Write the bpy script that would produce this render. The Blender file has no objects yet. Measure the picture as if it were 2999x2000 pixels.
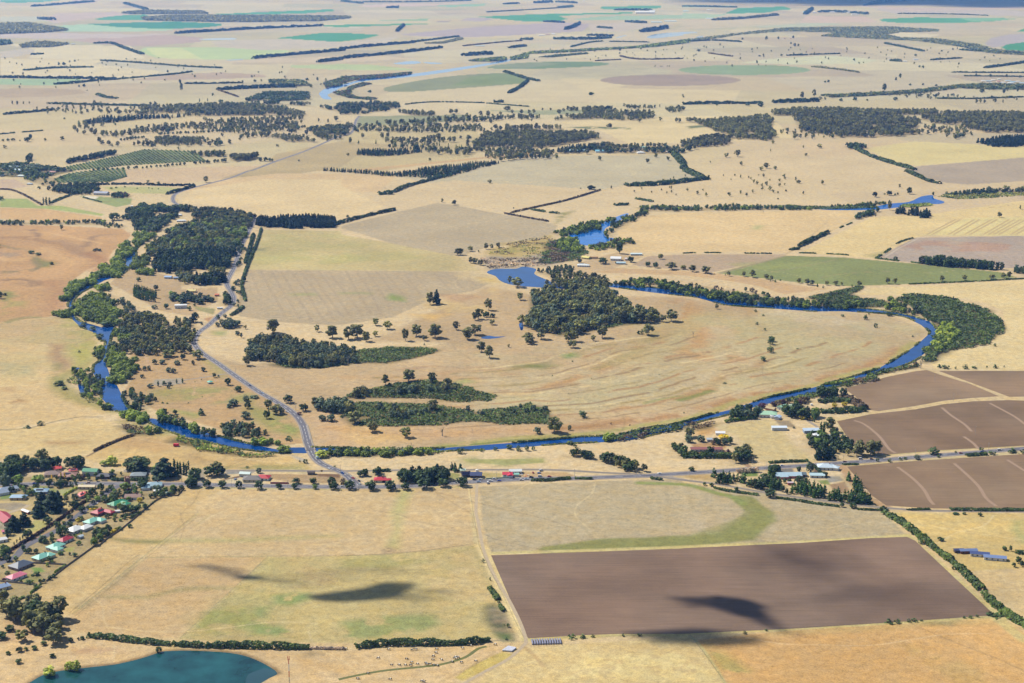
import bpy, bmesh, math, random
import numpy as np
from mathutils import Vector, Matrix, geometry
R = math.radians
random.seed(7); rng = np.random.default_rng(7)
scene = bpy.context.scene
# ---------------------------------------------------------------- camera, light, exposure
CAM_H, FOC, PITCH = 575.0, 4560.0, 13.9       # metres, photo pixels, degrees below the horizon
cd = bpy.data.cameras.new('camera'); cam = bpy.data.objects.new('camera', cd)
scene.collection.objects.link(cam); scene.camera = cam
cam.location = (0, 0, CAM_H); cam.rotation_euler = (R(90 - PITCH), 0, 0)
cd.sensor_width = 36; cd.lens = 36 * FOC / 2999; cd.clip_start = 5; cd.clip_end = 200000
SUN_EL = 50; SUN_AZ = -60                      # azimuth from +y (view direction), negative = to the left
world = bpy.data.worlds.new('World'); scene.world = world; world.use_nodes = True
wn = world.node_tree.nodes; wl = world.node_tree.links
sky = wn.new('ShaderNodeTexSky'); sky.sky_type = 'NISHITA'; sky.sun_disc = False
sky.sun_elevation = R(SUN_EL); sky.sun_rotation = R(SUN_AZ); sky.altitude = 300; sky.dust_density = 0.6
bg = wn['Background']; bg.inputs['Strength'].default_value = 0.088
wl.new(sky.outputs[0], bg.inputs['Color'])
sd = bpy.data.lights.new('sun', 'SUN'); sun = bpy.data.objects.new('sun', sd); scene.collection.objects.link(sun)
sd.energy = 5.0; sd.angle = R(0.53); sd.color = (1.0, 0.95, 0.87)
SUNV = Vector((math.sin(R(SUN_AZ)) * math.cos(R(SUN_EL)), math.cos(R(SUN_AZ)) * math.cos(R(SUN_EL)), math.sin(R(SUN_EL))))
sun.rotation_euler = SUNV.to_track_quat('Z', 'Y').to_euler(); sun.location = SUNV * 3000
vs = scene.view_settings; vs.view_transform = 'Standard'; vs.look = 'None'; vs.exposure = 0.36; vs.gamma = 1; vs.use_curve_mapping = False
scene.cycles.max_bounces = 6; scene.cycles.diffuse_bounces = 3; scene.cycles.glossy_bounces = 2
scene.cycles.transparent_max_bounces = 8; scene.cycles.volume_bounces = 0; scene.cycles.caustics_reflective = False
scene.cycles.use_denoising = True
HAZE_DENS = 3.4e-5; HAZE_COL = (0.18, 0.40, 1.0)

# ---------------------------------------------------------------- helpers
K = 1000 / 2351; KZ = 600 / 2351
TILES = {'F': (0, 0, 2999 / 2351)}
for i, c in enumerate('ABC'):
    for j in range(4): TILES[c + str(j)] = (1000 * i, 500 * j, K if i < 2 else 999 / 2351)
for nme, ox, oy in (('D1', 0, 1300), ('D2', 0, 1540), ('D3', 600, 1320), ('D4', 1300, 1340), ('D5', 1950, 1150), ('D6', 1100, 1830)):
    TILES[nme] = (ox, oy, KZ)
SP, CP = math.sin(R(PITCH)), math.cos(R(PITCH))
def gnd(px, py):                                # where the ground point seen in the survey picture lies, in metres
    u = (px - 1499.5) / FOC; v = (py - 1000) / FOC
    dz = -SP - v * CP; dy = CP - v * SP
    t = -CAM_H / dz
    return (u * t, dy * t)
def pxm(x, y):                                  # picture pixels per metre at a ground point
    return FOC / (y * CP + CAM_H * SP)
def P(s, n=0):
    t = 'F'; out = []
    for w in s.split():
        if ',' in w:
            q = [float(a) for a in w.split(',')]
            ox, oy, k = TILES[t]; g = gnd(ox + q[0] * k, oy + q[1] * k)
            out.append(tuple(g) + tuple(q[2:]))
        else: t = w
    return out
def lin(c):
    return tuple(((v / 255) / 12.92 if v / 255 <= .04045 else ((v / 255 + .055) / 1.055) ** 2.4) for v in c)
def link(o, parent=None):
    scene.collection.objects.link(o)
    if parent is not None: o.parent = parent
    return o
def tag(o, label=None, cat=None, group=None, kind=None):
    if label: o['label'] = label
    if cat: o['category'] = cat
    if group: o['group'] = group
    if kind: o['kind'] = kind
    return o
def mesh_np(name, V, Fc, mats, mi=None, tint=None, col=None):
    V = np.asarray(V, dtype=np.float32); Fc = np.asarray(Fc, dtype=np.int32)
    me = bpy.data.meshes.new(name); n = Fc.shape[1]
    me.vertices.add(len(V)); me.vertices.foreach_set('co', V.ravel())
    me.loops.add(Fc.size); me.loops.foreach_set('vertex_index', Fc.ravel())
    me.polygons.add(len(Fc)); me.polygons.foreach_set('loop_start', np.arange(0, Fc.size, n, dtype=np.int32))
    me.polygons.foreach_set('loop_total', np.full(len(Fc), n, dtype=np.int32))
    for m in mats: me.materials.append(m)
    if mi is not None: me.polygons.foreach_set('material_index', np.asarray(mi, dtype=np.int32))
    me.update(calc_edges=True)
    if tint is not None:
        a = me.attributes.new('tint', 'FLOAT', 'POINT'); a.data.foreach_set('value', np.asarray(tint, dtype=np.float32))
    if col is not None:
        a = me.attributes.new('cover', 'FLOAT_COLOR', 'POINT')
        a.data.foreach_set('color', np.concatenate([col, np.ones((len(col), 1))], 1).astype(np.float32).ravel())
    return me
def obj(name, me, parent=None): return link(bpy.data.objects.new(name, me), parent)
def empty(name, loc, rz=0, sc=1):
    o = link(bpy.data.objects.new(name, None)); o.location = loc; o.rotation_euler = (0, 0, rz)
    o.scale = (sc, sc, sc) if not isinstance(sc, tuple) else sc; o.empty_display_size = 1; return o
def bmobj(name, bm, mats, parent=None, smooth=False):
    bmesh.ops.recalc_face_normals(bm, faces=bm.faces)
    me = bpy.data.meshes.new(name); bm.to_mesh(me); bm.free()
    for m in (mats if isinstance(mats, (list, tuple)) else [mats]): me.materials.append(m)
    if smooth: me.polygons.foreach_set('use_smooth', [True] * len(me.polygons))
    return obj(name, me, parent)
def box(bm, x0, x1, y0, y1, z0, z1, mi=0):
    v = [bm.verts.new((x, y, z)) for z in (z0, z1) for y in (y0, y1) for x in (x0, x1)]
    for f in ((0, 2, 3, 1), (4, 5, 7, 6), (0, 1, 5, 4), (2, 6, 7, 3), (0, 4, 6, 2), (1, 3, 7, 5)):
        bm.faces.new([v[k] for k in f]).material_index = mi
def cyl(bm, p0, p1, r0, r1, n=8, mi=0, cap=True):
    p0 = Vector(p0); p1 = Vector(p1); q = (p1 - p0).to_track_quat('Z', 'Y'); A = []; B = []
    for k in range(n):
        d = Vector((math.cos(2 * math.pi * k / n), math.sin(2 * math.pi * k / n), 0))
        A.append(bm.verts.new(p0 + q @ (d * r0))); B.append(bm.verts.new(p1 + q @ (d * r1)))
    for k in range(n): bm.faces.new((A[k], A[(k + 1) % n], B[(k + 1) % n], B[k])).material_index = mi
    if cap: bm.faces.new(A[::-1]).material_index = mi; bm.faces.new(B).material_index = mi

# ---------------------------------------------------------------- materials
def newmat(name):
    m = bpy.data.materials.new(name); m.use_nodes = True; nt = m.node_tree
    return m, nt, nt.nodes['Principled BSDF']
def N(nt, t, **kw):
    n = nt.nodes.new(t)
    for k, v in kw.items():
        if k in n.inputs.keys(): n.inputs[k].default_value = v
        else: setattr(n, k, v)
    return n
def rampmul(nt, scale, lo, hi, det=4, vec=None, mapscale=None, rot=0, rough=.6, fmin=.3, fmax=.7):
    """noise in world metres turned into a brightness factor between lo and hi"""
    g = N(nt, 'ShaderNodeNewGeometry'); mp = N(nt, 'ShaderNodeMapping'); nt.links.new(g.outputs['Position'], mp.inputs[0])
    mp.inputs['Scale'].default_value = mapscale or (1, 1, 1); mp.inputs['Rotation'].default_value = (0, 0, rot)
    nz = N(nt, 'ShaderNodeTexNoise', Scale=scale, Detail=det, Roughness=rough); nt.links.new(mp.outputs[0], nz.inputs['Vector'])
    mr = N(nt, 'ShaderNodeMapRange'); nt.links.new(nz.outputs['Fac'], mr.inputs['Value'])
    mr.inputs['From Min'].default_value = fmin; mr.inputs['From Max'].default_value = fmax
    mr.inputs['To Min'].default_value = lo; mr.inputs['To Max'].default_value = hi
    return mr.outputs[0]
def mulcol(nt, col, fac):
    m = N(nt, 'ShaderNodeVectorMath', operation='SCALE'); 
    if isinstance(col, tuple): m.inputs[0].default_value = col[:3]
    else: nt.links.new(col, m.inputs[0])
    nt.links.new(fac, m.inputs['Scale']); return m.outputs[0]
def mixcol(nt, a, b, fac):
    m = N(nt, 'ShaderNodeMix', data_type='RGBA')
    for s, v in ((6, a), (7, b)):
        if isinstance(v, tuple): m.inputs[s].default_value = tuple(v[:3]) + (1,)
        else: nt.links.new(v, m.inputs[s])
    if isinstance(fac, float): m.inputs[0].default_value = fac
    else: nt.links.new(fac, m.inputs[0])
    return m.outputs[2]
GK = 0.61                                       # sunlit look -> base colour
def alb(c, k=None):
    k = GK if k is None else k
    return tuple(min(.9, v * k) for v in lin(c))
_mc = {}
def surf(name, c, rough=.8, k=None, scale=.5, lo=.88, hi=1.1, metal=0, spec=.3, mapscale=None, rot=0):
    if name in _mc: return _mc[name]
    m, nt, b = newmat(name); f = rampmul(nt, scale, lo, hi, mapscale=mapscale, rot=rot)
    nt.links.new(mulcol(nt, alb(c, k), f), b.inputs['Base Color'])
    b.inputs['Roughness'].default_value = rough; b.inputs['Metallic'].default_value = metal; b.inputs['Specular IOR Level'].default_value = spec
    _mc[name] = m; return m
LEAFK = 1.6
def leafmat(name, c, vary=.55):
    m, nt, b = newmat(name)
    at = N(nt, 'ShaderNodeAttribute', attribute_name='tint'); oi = N(nt, 'ShaderNodeObjectInfo')
    a = N(nt, 'ShaderNodeMath', operation='MULTIPLY'); nt.links.new(at.outputs['Fac'], a.inputs[0]); a.inputs[1].default_value = vary * 2
    s = N(nt, 'ShaderNodeMath', operation='MULTIPLY_ADD'); nt.links.new(oi.outputs['Random'], s.inputs[0]); s.inputs[1].default_value = .3; s.inputs[2].default_value = .85 - vary
    t = N(nt, 'ShaderNodeMath', operation='ADD'); nt.links.new(a.outputs[0], t.inputs[0]); nt.links.new(s.outputs[0], t.inputs[1])
    c = tuple(v * LEAFK for v in c); c1 = tuple(c); c2 = (c[0] * 1.45, c[1] * 1.2, c[2] * .85)
    col = mulcol(nt, mixcol(nt, c1, c2, at.outputs['Fac']), t.outputs[0])
    nt.links.new(col, b.inputs['Base Color']); b.inputs['Roughness'].default_value = .65; b.inputs['Specular IOR Level'].default_value = .25
    tr = N(nt, 'ShaderNodeBsdfTranslucent'); nt.links.new(col, tr.inputs['Color'])
    mx = N(nt, 'ShaderNodeMixShader'); mx.inputs[0].default_value = .22
    nt.links.new(b.outputs[0], mx.inputs[1]); nt.links.new(tr.outputs[0], mx.inputs[2])
    nt.links.new(mx.outputs[0], nt.nodes['Material Output'].inputs['Surface'])
    return m
LEAF = {
 'gum': leafmat('gum_leaf', (.100, .112, .046)), 'olive': leafmat('olive_leaf', (.115, .135, .045)),
 'oak': leafmat('dark_leaf', (.030, .056, .017)), 'pine': leafmat('pine_needle', (.014, .032, .016)),
 'hedge': leafmat('hedge_leaf', (.042, .072, .025)), 'poplar': leafmat('poplar_leaf', (.034, .075, .020)),
 'willow': leafmat('willow_leaf', (.125, .180, .032)), 'wattle': leafmat('bluegreen_leaf', (.056, .086, .056)),
 'green': leafmat('fresh_leaf', (.085, .14, .03)), 'yellow': leafmat('yellow_leaf', (.34, .29, .02)),
 'lime': leafmat('lime_leaf', (.20, .25, .045)), 'purple': leafmat('purple_leaf', (.045, .02, .03)),
 'brown': leafmat('brown_leaf', (.066, .052, .034)), 'scrub': leafmat('scrub_leaf', (.050, .082, .022)),
 'vine': leafmat('vine_leaf', (.075, .13, .055)), 'dead': leafmat('grey_twig', (.30, .26, .22)),
 'brownhedge': leafmat('clipped_brown_leaf', (.040, .024, .018)),
}
BARK = surf('bark', (120, 108, 95), k=.5, scale=2); PALEBARK = surf('pale_bark', (205, 195, 180), k=.6, scale=2)

# ---------------------------------------------------------------- value noise on the ground plane
def vnoise(x, y, s, seed):
    x = x / s + seed * 17.13; y = y / s + seed * 5.71
    xi = np.floor(x).astype(np.int64); yi = np.floor(y).astype(np.int64); fx = x - xi; fy = y - yi
    fx = fx * fx * (3 - 2 * fx); fy = fy * fy * (3 - 2 * fy)
    def h(a, b):
        n = (a * 374761393 + b * 668265263 + seed * 1442695041) & 0xffffffff
        n = ((n ^ (n >> 13)) * 1274126177) & 0xffffffff
        return ((n ^ (n >> 16)) & 0xffff) / 65535.0
    return (h(xi, yi) * (1 - fx) + h(xi + 1, yi) * fx) * (1 - fy) + (h(xi, yi + 1) * (1 - fx) + h(xi + 1, yi + 1) * fx) * fy
def fbm(x, y, s, seed, oct=3):
    t = 0; a = 1; w = 0
    for o in range(oct): t = t + a * vnoise(x, y, s / 2 ** o, seed + o); w += a; a *= .55
    return t / w
# ---------------------------------------------------------------- the ground: one sheet out to the horizon
pys = list(np.arange(2420, -20, -2.1)) + list(np.arange(-20, -90, -3))
ys = np.array([gnd(1499.5, p)[1] for p in pys]); ys = np.concatenate([[250, 450, 600, 700], ys])
rs = np.concatenate([[-2.2, -1.2, -.7, -.5], np.arange(-.44, .4401, .00071), [.5, .7, 1.2, 2.2]])
# columns fan out with distance so that the far plain is as finely described as the near paddocks
GX = (ys[:, None] + 140) * rs[None, :]; GY = np.repeat(ys[:, None], len(rs), 1)
gx = GX.ravel(); gy = GY.ravel(); NR, NC = GX.shape
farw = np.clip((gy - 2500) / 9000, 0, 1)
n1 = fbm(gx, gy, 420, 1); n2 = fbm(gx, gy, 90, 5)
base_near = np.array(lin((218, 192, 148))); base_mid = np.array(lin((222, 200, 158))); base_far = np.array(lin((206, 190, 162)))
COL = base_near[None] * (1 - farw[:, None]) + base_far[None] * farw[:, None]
COL = COL * (0.93 + .14 * n1[:, None])
# far paddocks: a mosaic of slightly different crops and soils
for (ca, su, sv, sd_, amp) in ((.12, 950, 1250, 3, 1.0), (-.2, 1500, 700, 9, .6)):
    u_ = gx * math.cos(ca) + gy * math.sin(ca) + 120 * (fbm(gx, gy, 2500, sd_, 1) - .5); v_ = -gx * math.sin(ca) + gy * math.cos(ca)
    vi = np.floor(v_ / sv).astype(np.int64); ui = np.floor(u_ / su + (vi * 37 % 11) / 11).astype(np.int64); hh = ((ui * 374761393 + vi * 668265263 + sd_ * 1013) & 0xffffffff); hh = ((hh ^ (hh >> 13)) * 1274126177) & 0xffffffff; hh = ((hh ^ (hh >> 15)) & 1023) / 1023
    pal = np.array([lin(c) for c in ((222, 202, 160), (196, 172, 142), (206, 184, 144), (176, 170, 136), (216, 190, 140), (190, 180, 130), (212, 198, 168), (178, 156, 138))]); cc_ = pal[(hh * 7.99).astype(int)]
    aa = np.maximum(np.clip((gy - 3200) / 2500, 0, 1) * .5 * amp, np.clip((np.abs(gx) / (gy + 140) - .31) * 30, 0, 1) * .8)[:, None]; COL = COL * (1 - aa) + cc_ * aa
wx = fbm(gx, gy, 60, 11, 2) - .5; wy = fbm(gx, gy, 60, 15, 2) - .5
def sel_bbox(pts, m):
    a = np.array([p[:2] for p in pts]); lo = a.min(0) - m; hi = a.max(0) + m
    return np.nonzero((gx > lo[0]) & (gx < hi[0]) & (gy > lo[1]) & (gy < hi[1]))[0]
def inside(px, py, pts):
    c = np.zeros(len(px), bool); n = len(pts)
    for i in range(n):
        x0, y0 = pts[i][:2]; x1, y1 = pts[(i + 1) % n][:2]
        if y0 == y1: continue
        k = ((y0 > py) != (y1 > py)) & (px < (x1 - x0) * (py - y0) / (y1 - y0) + x0); c ^= k
    return c
def segdist(px, py, pts, closed, asp=1):
    d = np.full(len(px), 1e9); n = len(pts) if closed else len(pts) - 1
    for i in range(n):
        x0, y0 = pts[i][:2]; x1, y1 = pts[(i + 1) % len(pts)][:2]; dx, dy = x1 - x0, y1 - y0
        L = dx * dx + dy * dy + 1e-9; t = np.clip(((px - x0) * dx + (py - y0) * dy) / L, 0, 1)
        d = np.minimum(d, np.hypot(px - x0 - t * dx, py - y0 - t * dy))
    return d
def nmask(i, noise):
    if not noise: return 1.0
    s, thr, sd = noise[:3]; v = fbm(gx[i], gy[i], s, sd, 4)
    return np.clip((v - thr) / .12 + .5, 0, 1)
def put(i, a, c):
    c = np.array(lin(c)); a = np.asarray(a)[:, None]; COL[i] = COL[i] * (1 - a) + c[None] * a
def paint(s, c, soft=0, a=1, warp=0, noise=None, tex=.10):
    pts = P(s) if isinstance(s, str) else s
    i = sel_bbox(pts, warp + soft + 5); x = gx[i] + wx[i] * warp * 2; y = gy[i] + wy[i] * warp * 2
    ins = inside(x, y, pts)
    if soft: d = segdist(x, y, pts, True); m = np.clip(.5 + np.where(ins, d, -d) / soft / 2, 0, 1)
    else: m = ins.astype(float)
    t = (1 + tex * (n2[i] - .5) * 2 + tex * (n1[i] - .5))[:, None]
    cc = np.array(lin(c))[None] * t; mm = (m * a * nmask(i, noise))[:, None]
    COL[i] = COL[i] * (1 - mm) + cc * mm
def smoothpts(pts, n=4, closed=False):
    out = []; m = len(pts)
    for i in range(m if closed else m - 1):
        p = [pts[(i + k) % m] if closed else pts[min(max(i + k, 0), m - 1)] for k in (-1, 0, 1, 2)]
        for k in range(n):
            t = k / n
            out.append(tuple(.5 * (2 * p[1][a] + (p[2][a] - p[0][a]) * t + (2 * p[0][a] - 5 * p[1][a] + 4 * p[2][a] - p[3][a]) * t * t + (3 * p[1][a] - p[0][a] - 3 * p[2][a] + p[3][a]) * t ** 3) for a in (0, 1)))
    if not closed: out.append(tuple(pts[-1][:2]))
    return out
def stroke(s, w, c, soft=2, a=1, warp=0, noise=None):
    pts = smoothpts(P(s) if isinstance(s, str) else s, 3); i = sel_bbox(pts, w + soft + warp + 5)
    x = gx[i] + wx[i] * warp * 2; y = gy[i] + wy[i] * warp * 2
    d = segdist(x, y, pts, False); m = np.clip((w / 2 + soft / 2 - d) / max(soft, .1), 0, 1)
    put(i, m * a * nmask(i, noise), c)
def ell(s, rx, ry, n=40):                        # an irrigation circle given by its centre and half axes in the survey picture
    t, q = s.split(); x, y = map(float, q.split(',')); ox, oy, k = TILES[t]
    return [gnd(ox + (x + rx * math.cos(2 * math.pi * j / n)) * k, oy + (y + ry * math.sin(2 * math.pi * j / n)) * k) for j in range(n)]
# -- far plain
for q, c in (
 ('A0 0,0 430,0 300,12 100,20 0,15', (95, 165, 130)), ('A0 640,132 800,105 1000,100 1050,125 960,140 700,139', (95, 165, 125)),
 ('A0 340,180 600,165 900,185 1200,195 1180,208 900,218 450,218', (180, 205, 172)),
 ('A0 600,165 900,155 1200,148 1525,162 1525,176 1380,192 1100,198 800,185', (75, 150, 115)),
 ('A0 1430,98 2290,63 2305,75 2100,92 1600,103', (85, 165, 120)), ('A0 1900,262 2200,228 2351,225 B0 0,225 270,240 150,268 0,285 A0 2150,283', (85, 160, 115)),
 ('A0 480,275 700,245 1100,235 1400,258 1380,290 1000,318 705,305', (196, 168, 158)), ('A0 1000,325 1500,325 2030,350 1750,400 1750,408 1400,408 1090,400 950,355', (192, 204, 148)),
 ('A0 1000,328 1250,328 1400,408 1090,400', (212, 212, 150)), ('A0 500,0 700,0 650,20 350,40 500,30', (205, 178, 168)),
 ('A0 0,115 200,112 420,120 330,150 0,145', (200, 195, 175)), ('A0 400,90 800,80 900,100 640,125 380,160 280,130', (205, 180, 170)),
 ('A0 0,235 300,225 900,235 1200,232 800,262 400,265 0,262', (205, 185, 180)),
 ('A0 1450,280 2000,268 2351,290 B0 0,290 400,250 300,300 0,325 A0 1800,345 1500,325', (205, 188, 170)),
 ('A0 0,355 250,330 320,350 100,392 0,398', (203, 186, 170)), ('A0 0,300 600,310 900,318 1000,400 960,405 700,410 200,400 240,340', (224, 205, 170)),
 ('A0 0,400 690,415 1150,470 1000,540 0,525', (224, 203, 165)), ('A0 690,420 820,418 1530,470 1400,490 1180,500 650,440', (204, 190, 166)),
 ('A0 0,542 560,545 550,562 370,588 0,582', (168, 188, 148)), ('A0 0,610 300,606 560,618 605,640 400,662 100,670 0,668', (190, 165, 135)),
 ('A0 870,555 1190,513 1500,498 1820,512 1835,530 1450,548', (192, 165, 142)), ('A0 1420,430 2351,430 B0 0,430 560,400 200,380 A0 1800,405', (214, 190, 160)),
 ('B0 0,440 200,445 480,475 500,485 0,480 A0 2000,465 2000,450', (190, 198, 142)),
 ('B0 620,38 990,26 985,40 750,48', (150, 188, 150)), ('B0 245,140 600,128 590,142', (150, 182, 140)), ('B0 600,148 760,139 740,153', (180, 160, 150)),
 ('B0 0,170 590,161 590,166 100,183 0,186 A0 2230,183 2230,172', (90, 165, 110)),
 ('B0 940,115 1350,97 2000,84 2010,94 1650,101 1500,110 1555,130 1480,150 1270,148 1080,129', (85, 162, 108)),
 ('B0 1600,130 1800,112 2351,102 2351,126 1900,140 1640,140', (168, 190, 155)), ('B0 400,235 880,190 1500,153 1720,165 1660,215 1200,242 900,256 500,248', (188, 168, 172)),
 ('B0 860,125 1000,122 1050,132 950,148 820,140', (190, 170, 175)), ('B0 100,40 300,25 900,20 600,40 200,50', (212, 185, 172)),
 ('B0 1790,45 2200,37 2200,55 1900,68 1780,60', (95, 165, 110)), ('B0 1700,170 2000,150 2200,170 1950,215 1720,215', (206, 186, 168)),
 ('C0 380,55 700,44 755,65 640,72 600,85 280,96', (90, 162, 112)), ('C0 0,90 300,100 200,125 0,130', (178, 196, 160)), ('C0 0,35 350,38 340,50 0,50', (165, 195, 160)),
 ('C0 1345,132 1600,120 2000,122 2320,127 2150,145 1900,158 1500,158 1380,148', (92, 165, 115)), ('C0 1900,122 2320,127 2150,143 1990,148', (135, 185, 140)),
 ('C0 2080,300 2120,262 2250,238 2351,232 2351,292 2230,312 2130,328', (188, 172, 175)), ('C0 2195,325 2230,306 2351,290 2400,290 2400,350 2230,346', (80, 155, 105)),
 ('C0 2300,215 2351,198 2400,198 2400,220', (90, 160, 110)), ('C0 1300,62 1900,52 2351,78 2351,112 1900,98 1480,96', (198, 182, 176)),
 ('C0 1380,235 1500,222 1780,240 1700,255 1500,260', (222, 204, 170)), ('C0 400,432 600,405 1000,382 1250,400 1345,415 1250,438 800,446', (212, 205, 170)),
 ('C0 360,180 1000,150 1100,170 700,190', (190, 192, 165)), ('C0 850,110 1250,112 1340,150 800,160', (214, 184, 166)), ('C0 1200,38 1700,55 2351,48 2351,62 1500,75', (208, 182, 172))):
    paint(q, c, tex=.05)
for q in ('B0 1200,345 1700,300 2351,300 2351,330 1700,360 1350,380', 'B0 500,300 1200,285 1500,270 1100,330 700,345', 'C0 0,140 800,130 800,165 300,190 0,200', 'B0 1900,220 2351,200 2351,290 1900,285'):
    paint(q, (212, 190, 160), soft=40, a=.7, tex=.08)
# -- irrigation circles
paint(smoothpts(P('B0 290,612 340,592 560,550 800,520 1060,504 1180,510 1240,535 1290,565 1150,582 750,612 450,632 320,630'), 4, True), (150, 152, 112), tex=.1)
paint('B0 760,590 880,530 1060,505 1180,510 1240,535 1288,564 1150,582', (140, 152, 98), soft=8)
paint(smoothpts(P('B0 1000,465 1150,440 1400,426 1650,423 1838,436 1780,452 1550,466 1200,475'), 4, True), (126, 146, 105))
paint('B0 1000,465 1150,440 1400,426 1500,440 1250,470', (160, 160, 130), soft=30, a=.6)
paint(smoothpts(P('B0 1365,500 1450,480 1800,463 2150,468 2268,482 2250,500 2100,518 1800,530 1500,522'), 4, True), (192, 178, 146), tex=.12)
paint(ell('F 1539,184', 161, 13), (172, 148, 132), tex=.08); paint(ell('F 1709,160.5', 151, 11.6), (150, 166, 122), tex=.08)
# -- middle distance
for q, c, tx in (
 ('B0 110,800 860,790 875,828 500,850 400,878 85,892', (158, 158, 118), .1), ('B0 1000,760 1800,755 1780,775 1350,792 1250,780', (168, 168, 130), .08),
 ('B0 150,860 900,860 1000,1000 900,1080 300,1176 A0 1800,1176 2351,960 B0 80,900', (198, 178, 130), .12),
 ('B0 1500,840 2351,800 C0 600,800 760,950 B0 2000,1000 1780,900', (224, 200, 150), .08),
 ('A0 1900,1060 2351,970 B0 400,1000 560,1010 540,1045 100,1075 0,1150 A1 1800,60 1500,55 A0 1850,1120', (190, 168, 122), .12),
 ('A1 1250,150 1500,60 1900,20 2351,20 B1 0,20 380,40 250,150 -100,140 A1 1500,120', (215, 185, 138), .1),
 ('B0 1000,1090 1400,1080 1300,1050 B1 0,0 200,0', (205, 170, 120), .1),
 ('B1 380,40 820,-40 1400,-100 2250,-110 2351,-40 C1 150,60 B1 1950,100 1790,130 800,68 600,80', (196, 182, 150), .07),
 ('C0 1250,1020 1600,975 2351,1010 2500,1010 2500,1060 2351,1090 1620,1140 1480,1130', (220, 200, 138), .08),
 ('C0 1620,1145 2351,1085 2500,1085 C1 2500,60 1960,96 1800,80 1540,5', (180, 162, 142), .07),
 ('B1 0,380 400,280 660,222 800,240 1000,280 1170,310 1400,350 1490,378 1460,430 1300,490 1000,525 810,590 400,520 250,470 0,395', (188, 170, 138), .07),
 ('A1 1800,405 2351,415 B1 0,440 250,482 810,592 960,690 700,690 0,685 A1 1710,680', (200, 182, 126), .12),
 ('A1 1710,682 B1 0,686 700,692 990,712 1060,760 900,830 650,870 350,1010 0,1060 A1 2200,1060 1900,1040 1650,1000 1620,960', (188, 168, 134), .07),
 ('A1 1330,130 1800,60 2351,60 B1 0,100 300,250 -50,350 A1 1700,330 1500,240 1250,220', (222, 196, 148), .08),
 ('A1 700,110 1130,110 1260,125 1150,160 800,150', (186, 182, 120), .1), ('A1 540,170 910,190 900,230 800,250 600,195', (150, 160, 100), .12),
 ('A1 0,190 180,190 260,240 420,240 720,300 700,310 300,260 0,250', (168, 178, 102), .14), ('A1 0,60 100,55 200,110 0,130', (205, 178, 150), .1),
 ('A1 0,255 300,262 700,320 700,345 300,350 0,330', (212, 172, 118), .12),
 ('A0 660,1170 1800,1140 A1 1500,60 1200,90 900,90 650,80', (208, 180, 142), .08),
 ('A1 0,372 400,378 850,400 900,440 880,470 780,550 720,640 600,680 480,770 420,860 380,950 380,1000 0,1045 -80,1045 -80,372', (208, 160, 108), .14),
 ('A1 -80,1046 0,1046 380,1005 480,1005 560,1090 660,1120 A2 660,0 600,110 480,200 380,260 0,610 -100,610', (205, 176, 126), .1),
 ('A2 -80,0 330,20 370,300 500,380 720,470 720,500 560,520 300,560 0,610 -80,610', (216, 186, 132), .08),
 ('A2 -80,620 300,580 560,530 700,530 830,600 840,650 700,730 560,790 300,800 0,820 -80,820', (218, 190, 132), .08),
 ('A2 840,640 1000,620 1150,640 1400,690 1700,760 2000,790 2100,830 2140,880 1500,880 800,870 560,800 700,730', (212, 180, 118), .14),
 ('A2 900,80 1340,60 1450,120 1700,300 1880,400 2050,540 2090,700 1900,720 1500,600 1080,480 850,350 900,270', (196, 162, 114), .16),
 ('C1 0,290 1100,270 1180,270 1180,330 1010,430 730,560 B1 1700,560 1950,520 1900,420 2000,320', (222, 192, 140), .08),
 ('C1 1300,320 1700,300 2351,205 2500,200 2500,320 2351,320 1900,350 1700,440 1600,460 1310,605 1150,590 800,570', (224, 198, 140), .08),
 ('C1 1650,445 1960,325 2351,318 2500,318 2500,450', (224, 205, 142), .04),
 ('C1 1330,605 1600,462 2351,448 2500,448 2500,670 2200,670 1650,640', (182, 164, 150), .1),
 ('C1 0,575 720,575 700,590 200,700 0,685 B1 2000,650 2100,590', (186, 162, 134), .05),
 ('C1 230,705 700,585 1100,597 1650,645 2200,700 2300,735 2000,760 1450,785 1150,795 800,770 500,735', (140, 148, 88), .12),
 ('C1 0,690 230,708 500,740 800,790 1000,815 700,850 500,790 200,740 0,720 B1 1700,700 1650,660', (206, 172, 126), .06),
 ('C1 1180,850 1300,810 1700,790 2351,750 2500,750 2500,1200 C2 2500,200 1750,195 1700,140 1850,60 2100,30 C1 2230,1070 2200,960 2050,900 1800,860 1500,860', (224, 200, 146), .08)):
    paint(q, c, soft=2, tex=tx)
paint('A0 450,1150 650,1110 830,1070 1000,1030 1340,1042 1420,1108 850,1140 480,1176', (150, 146, 98)); paint('A1 370,60 480,20 700,-10 860,-20 875,40 750,78 400,85', (150, 146, 98)); paint('B1 860,1130 1100,1120 1200,1140 B2 1000,10 860,10 800,0', (150, 148, 84), soft=10, warp=10, a=.8)
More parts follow.
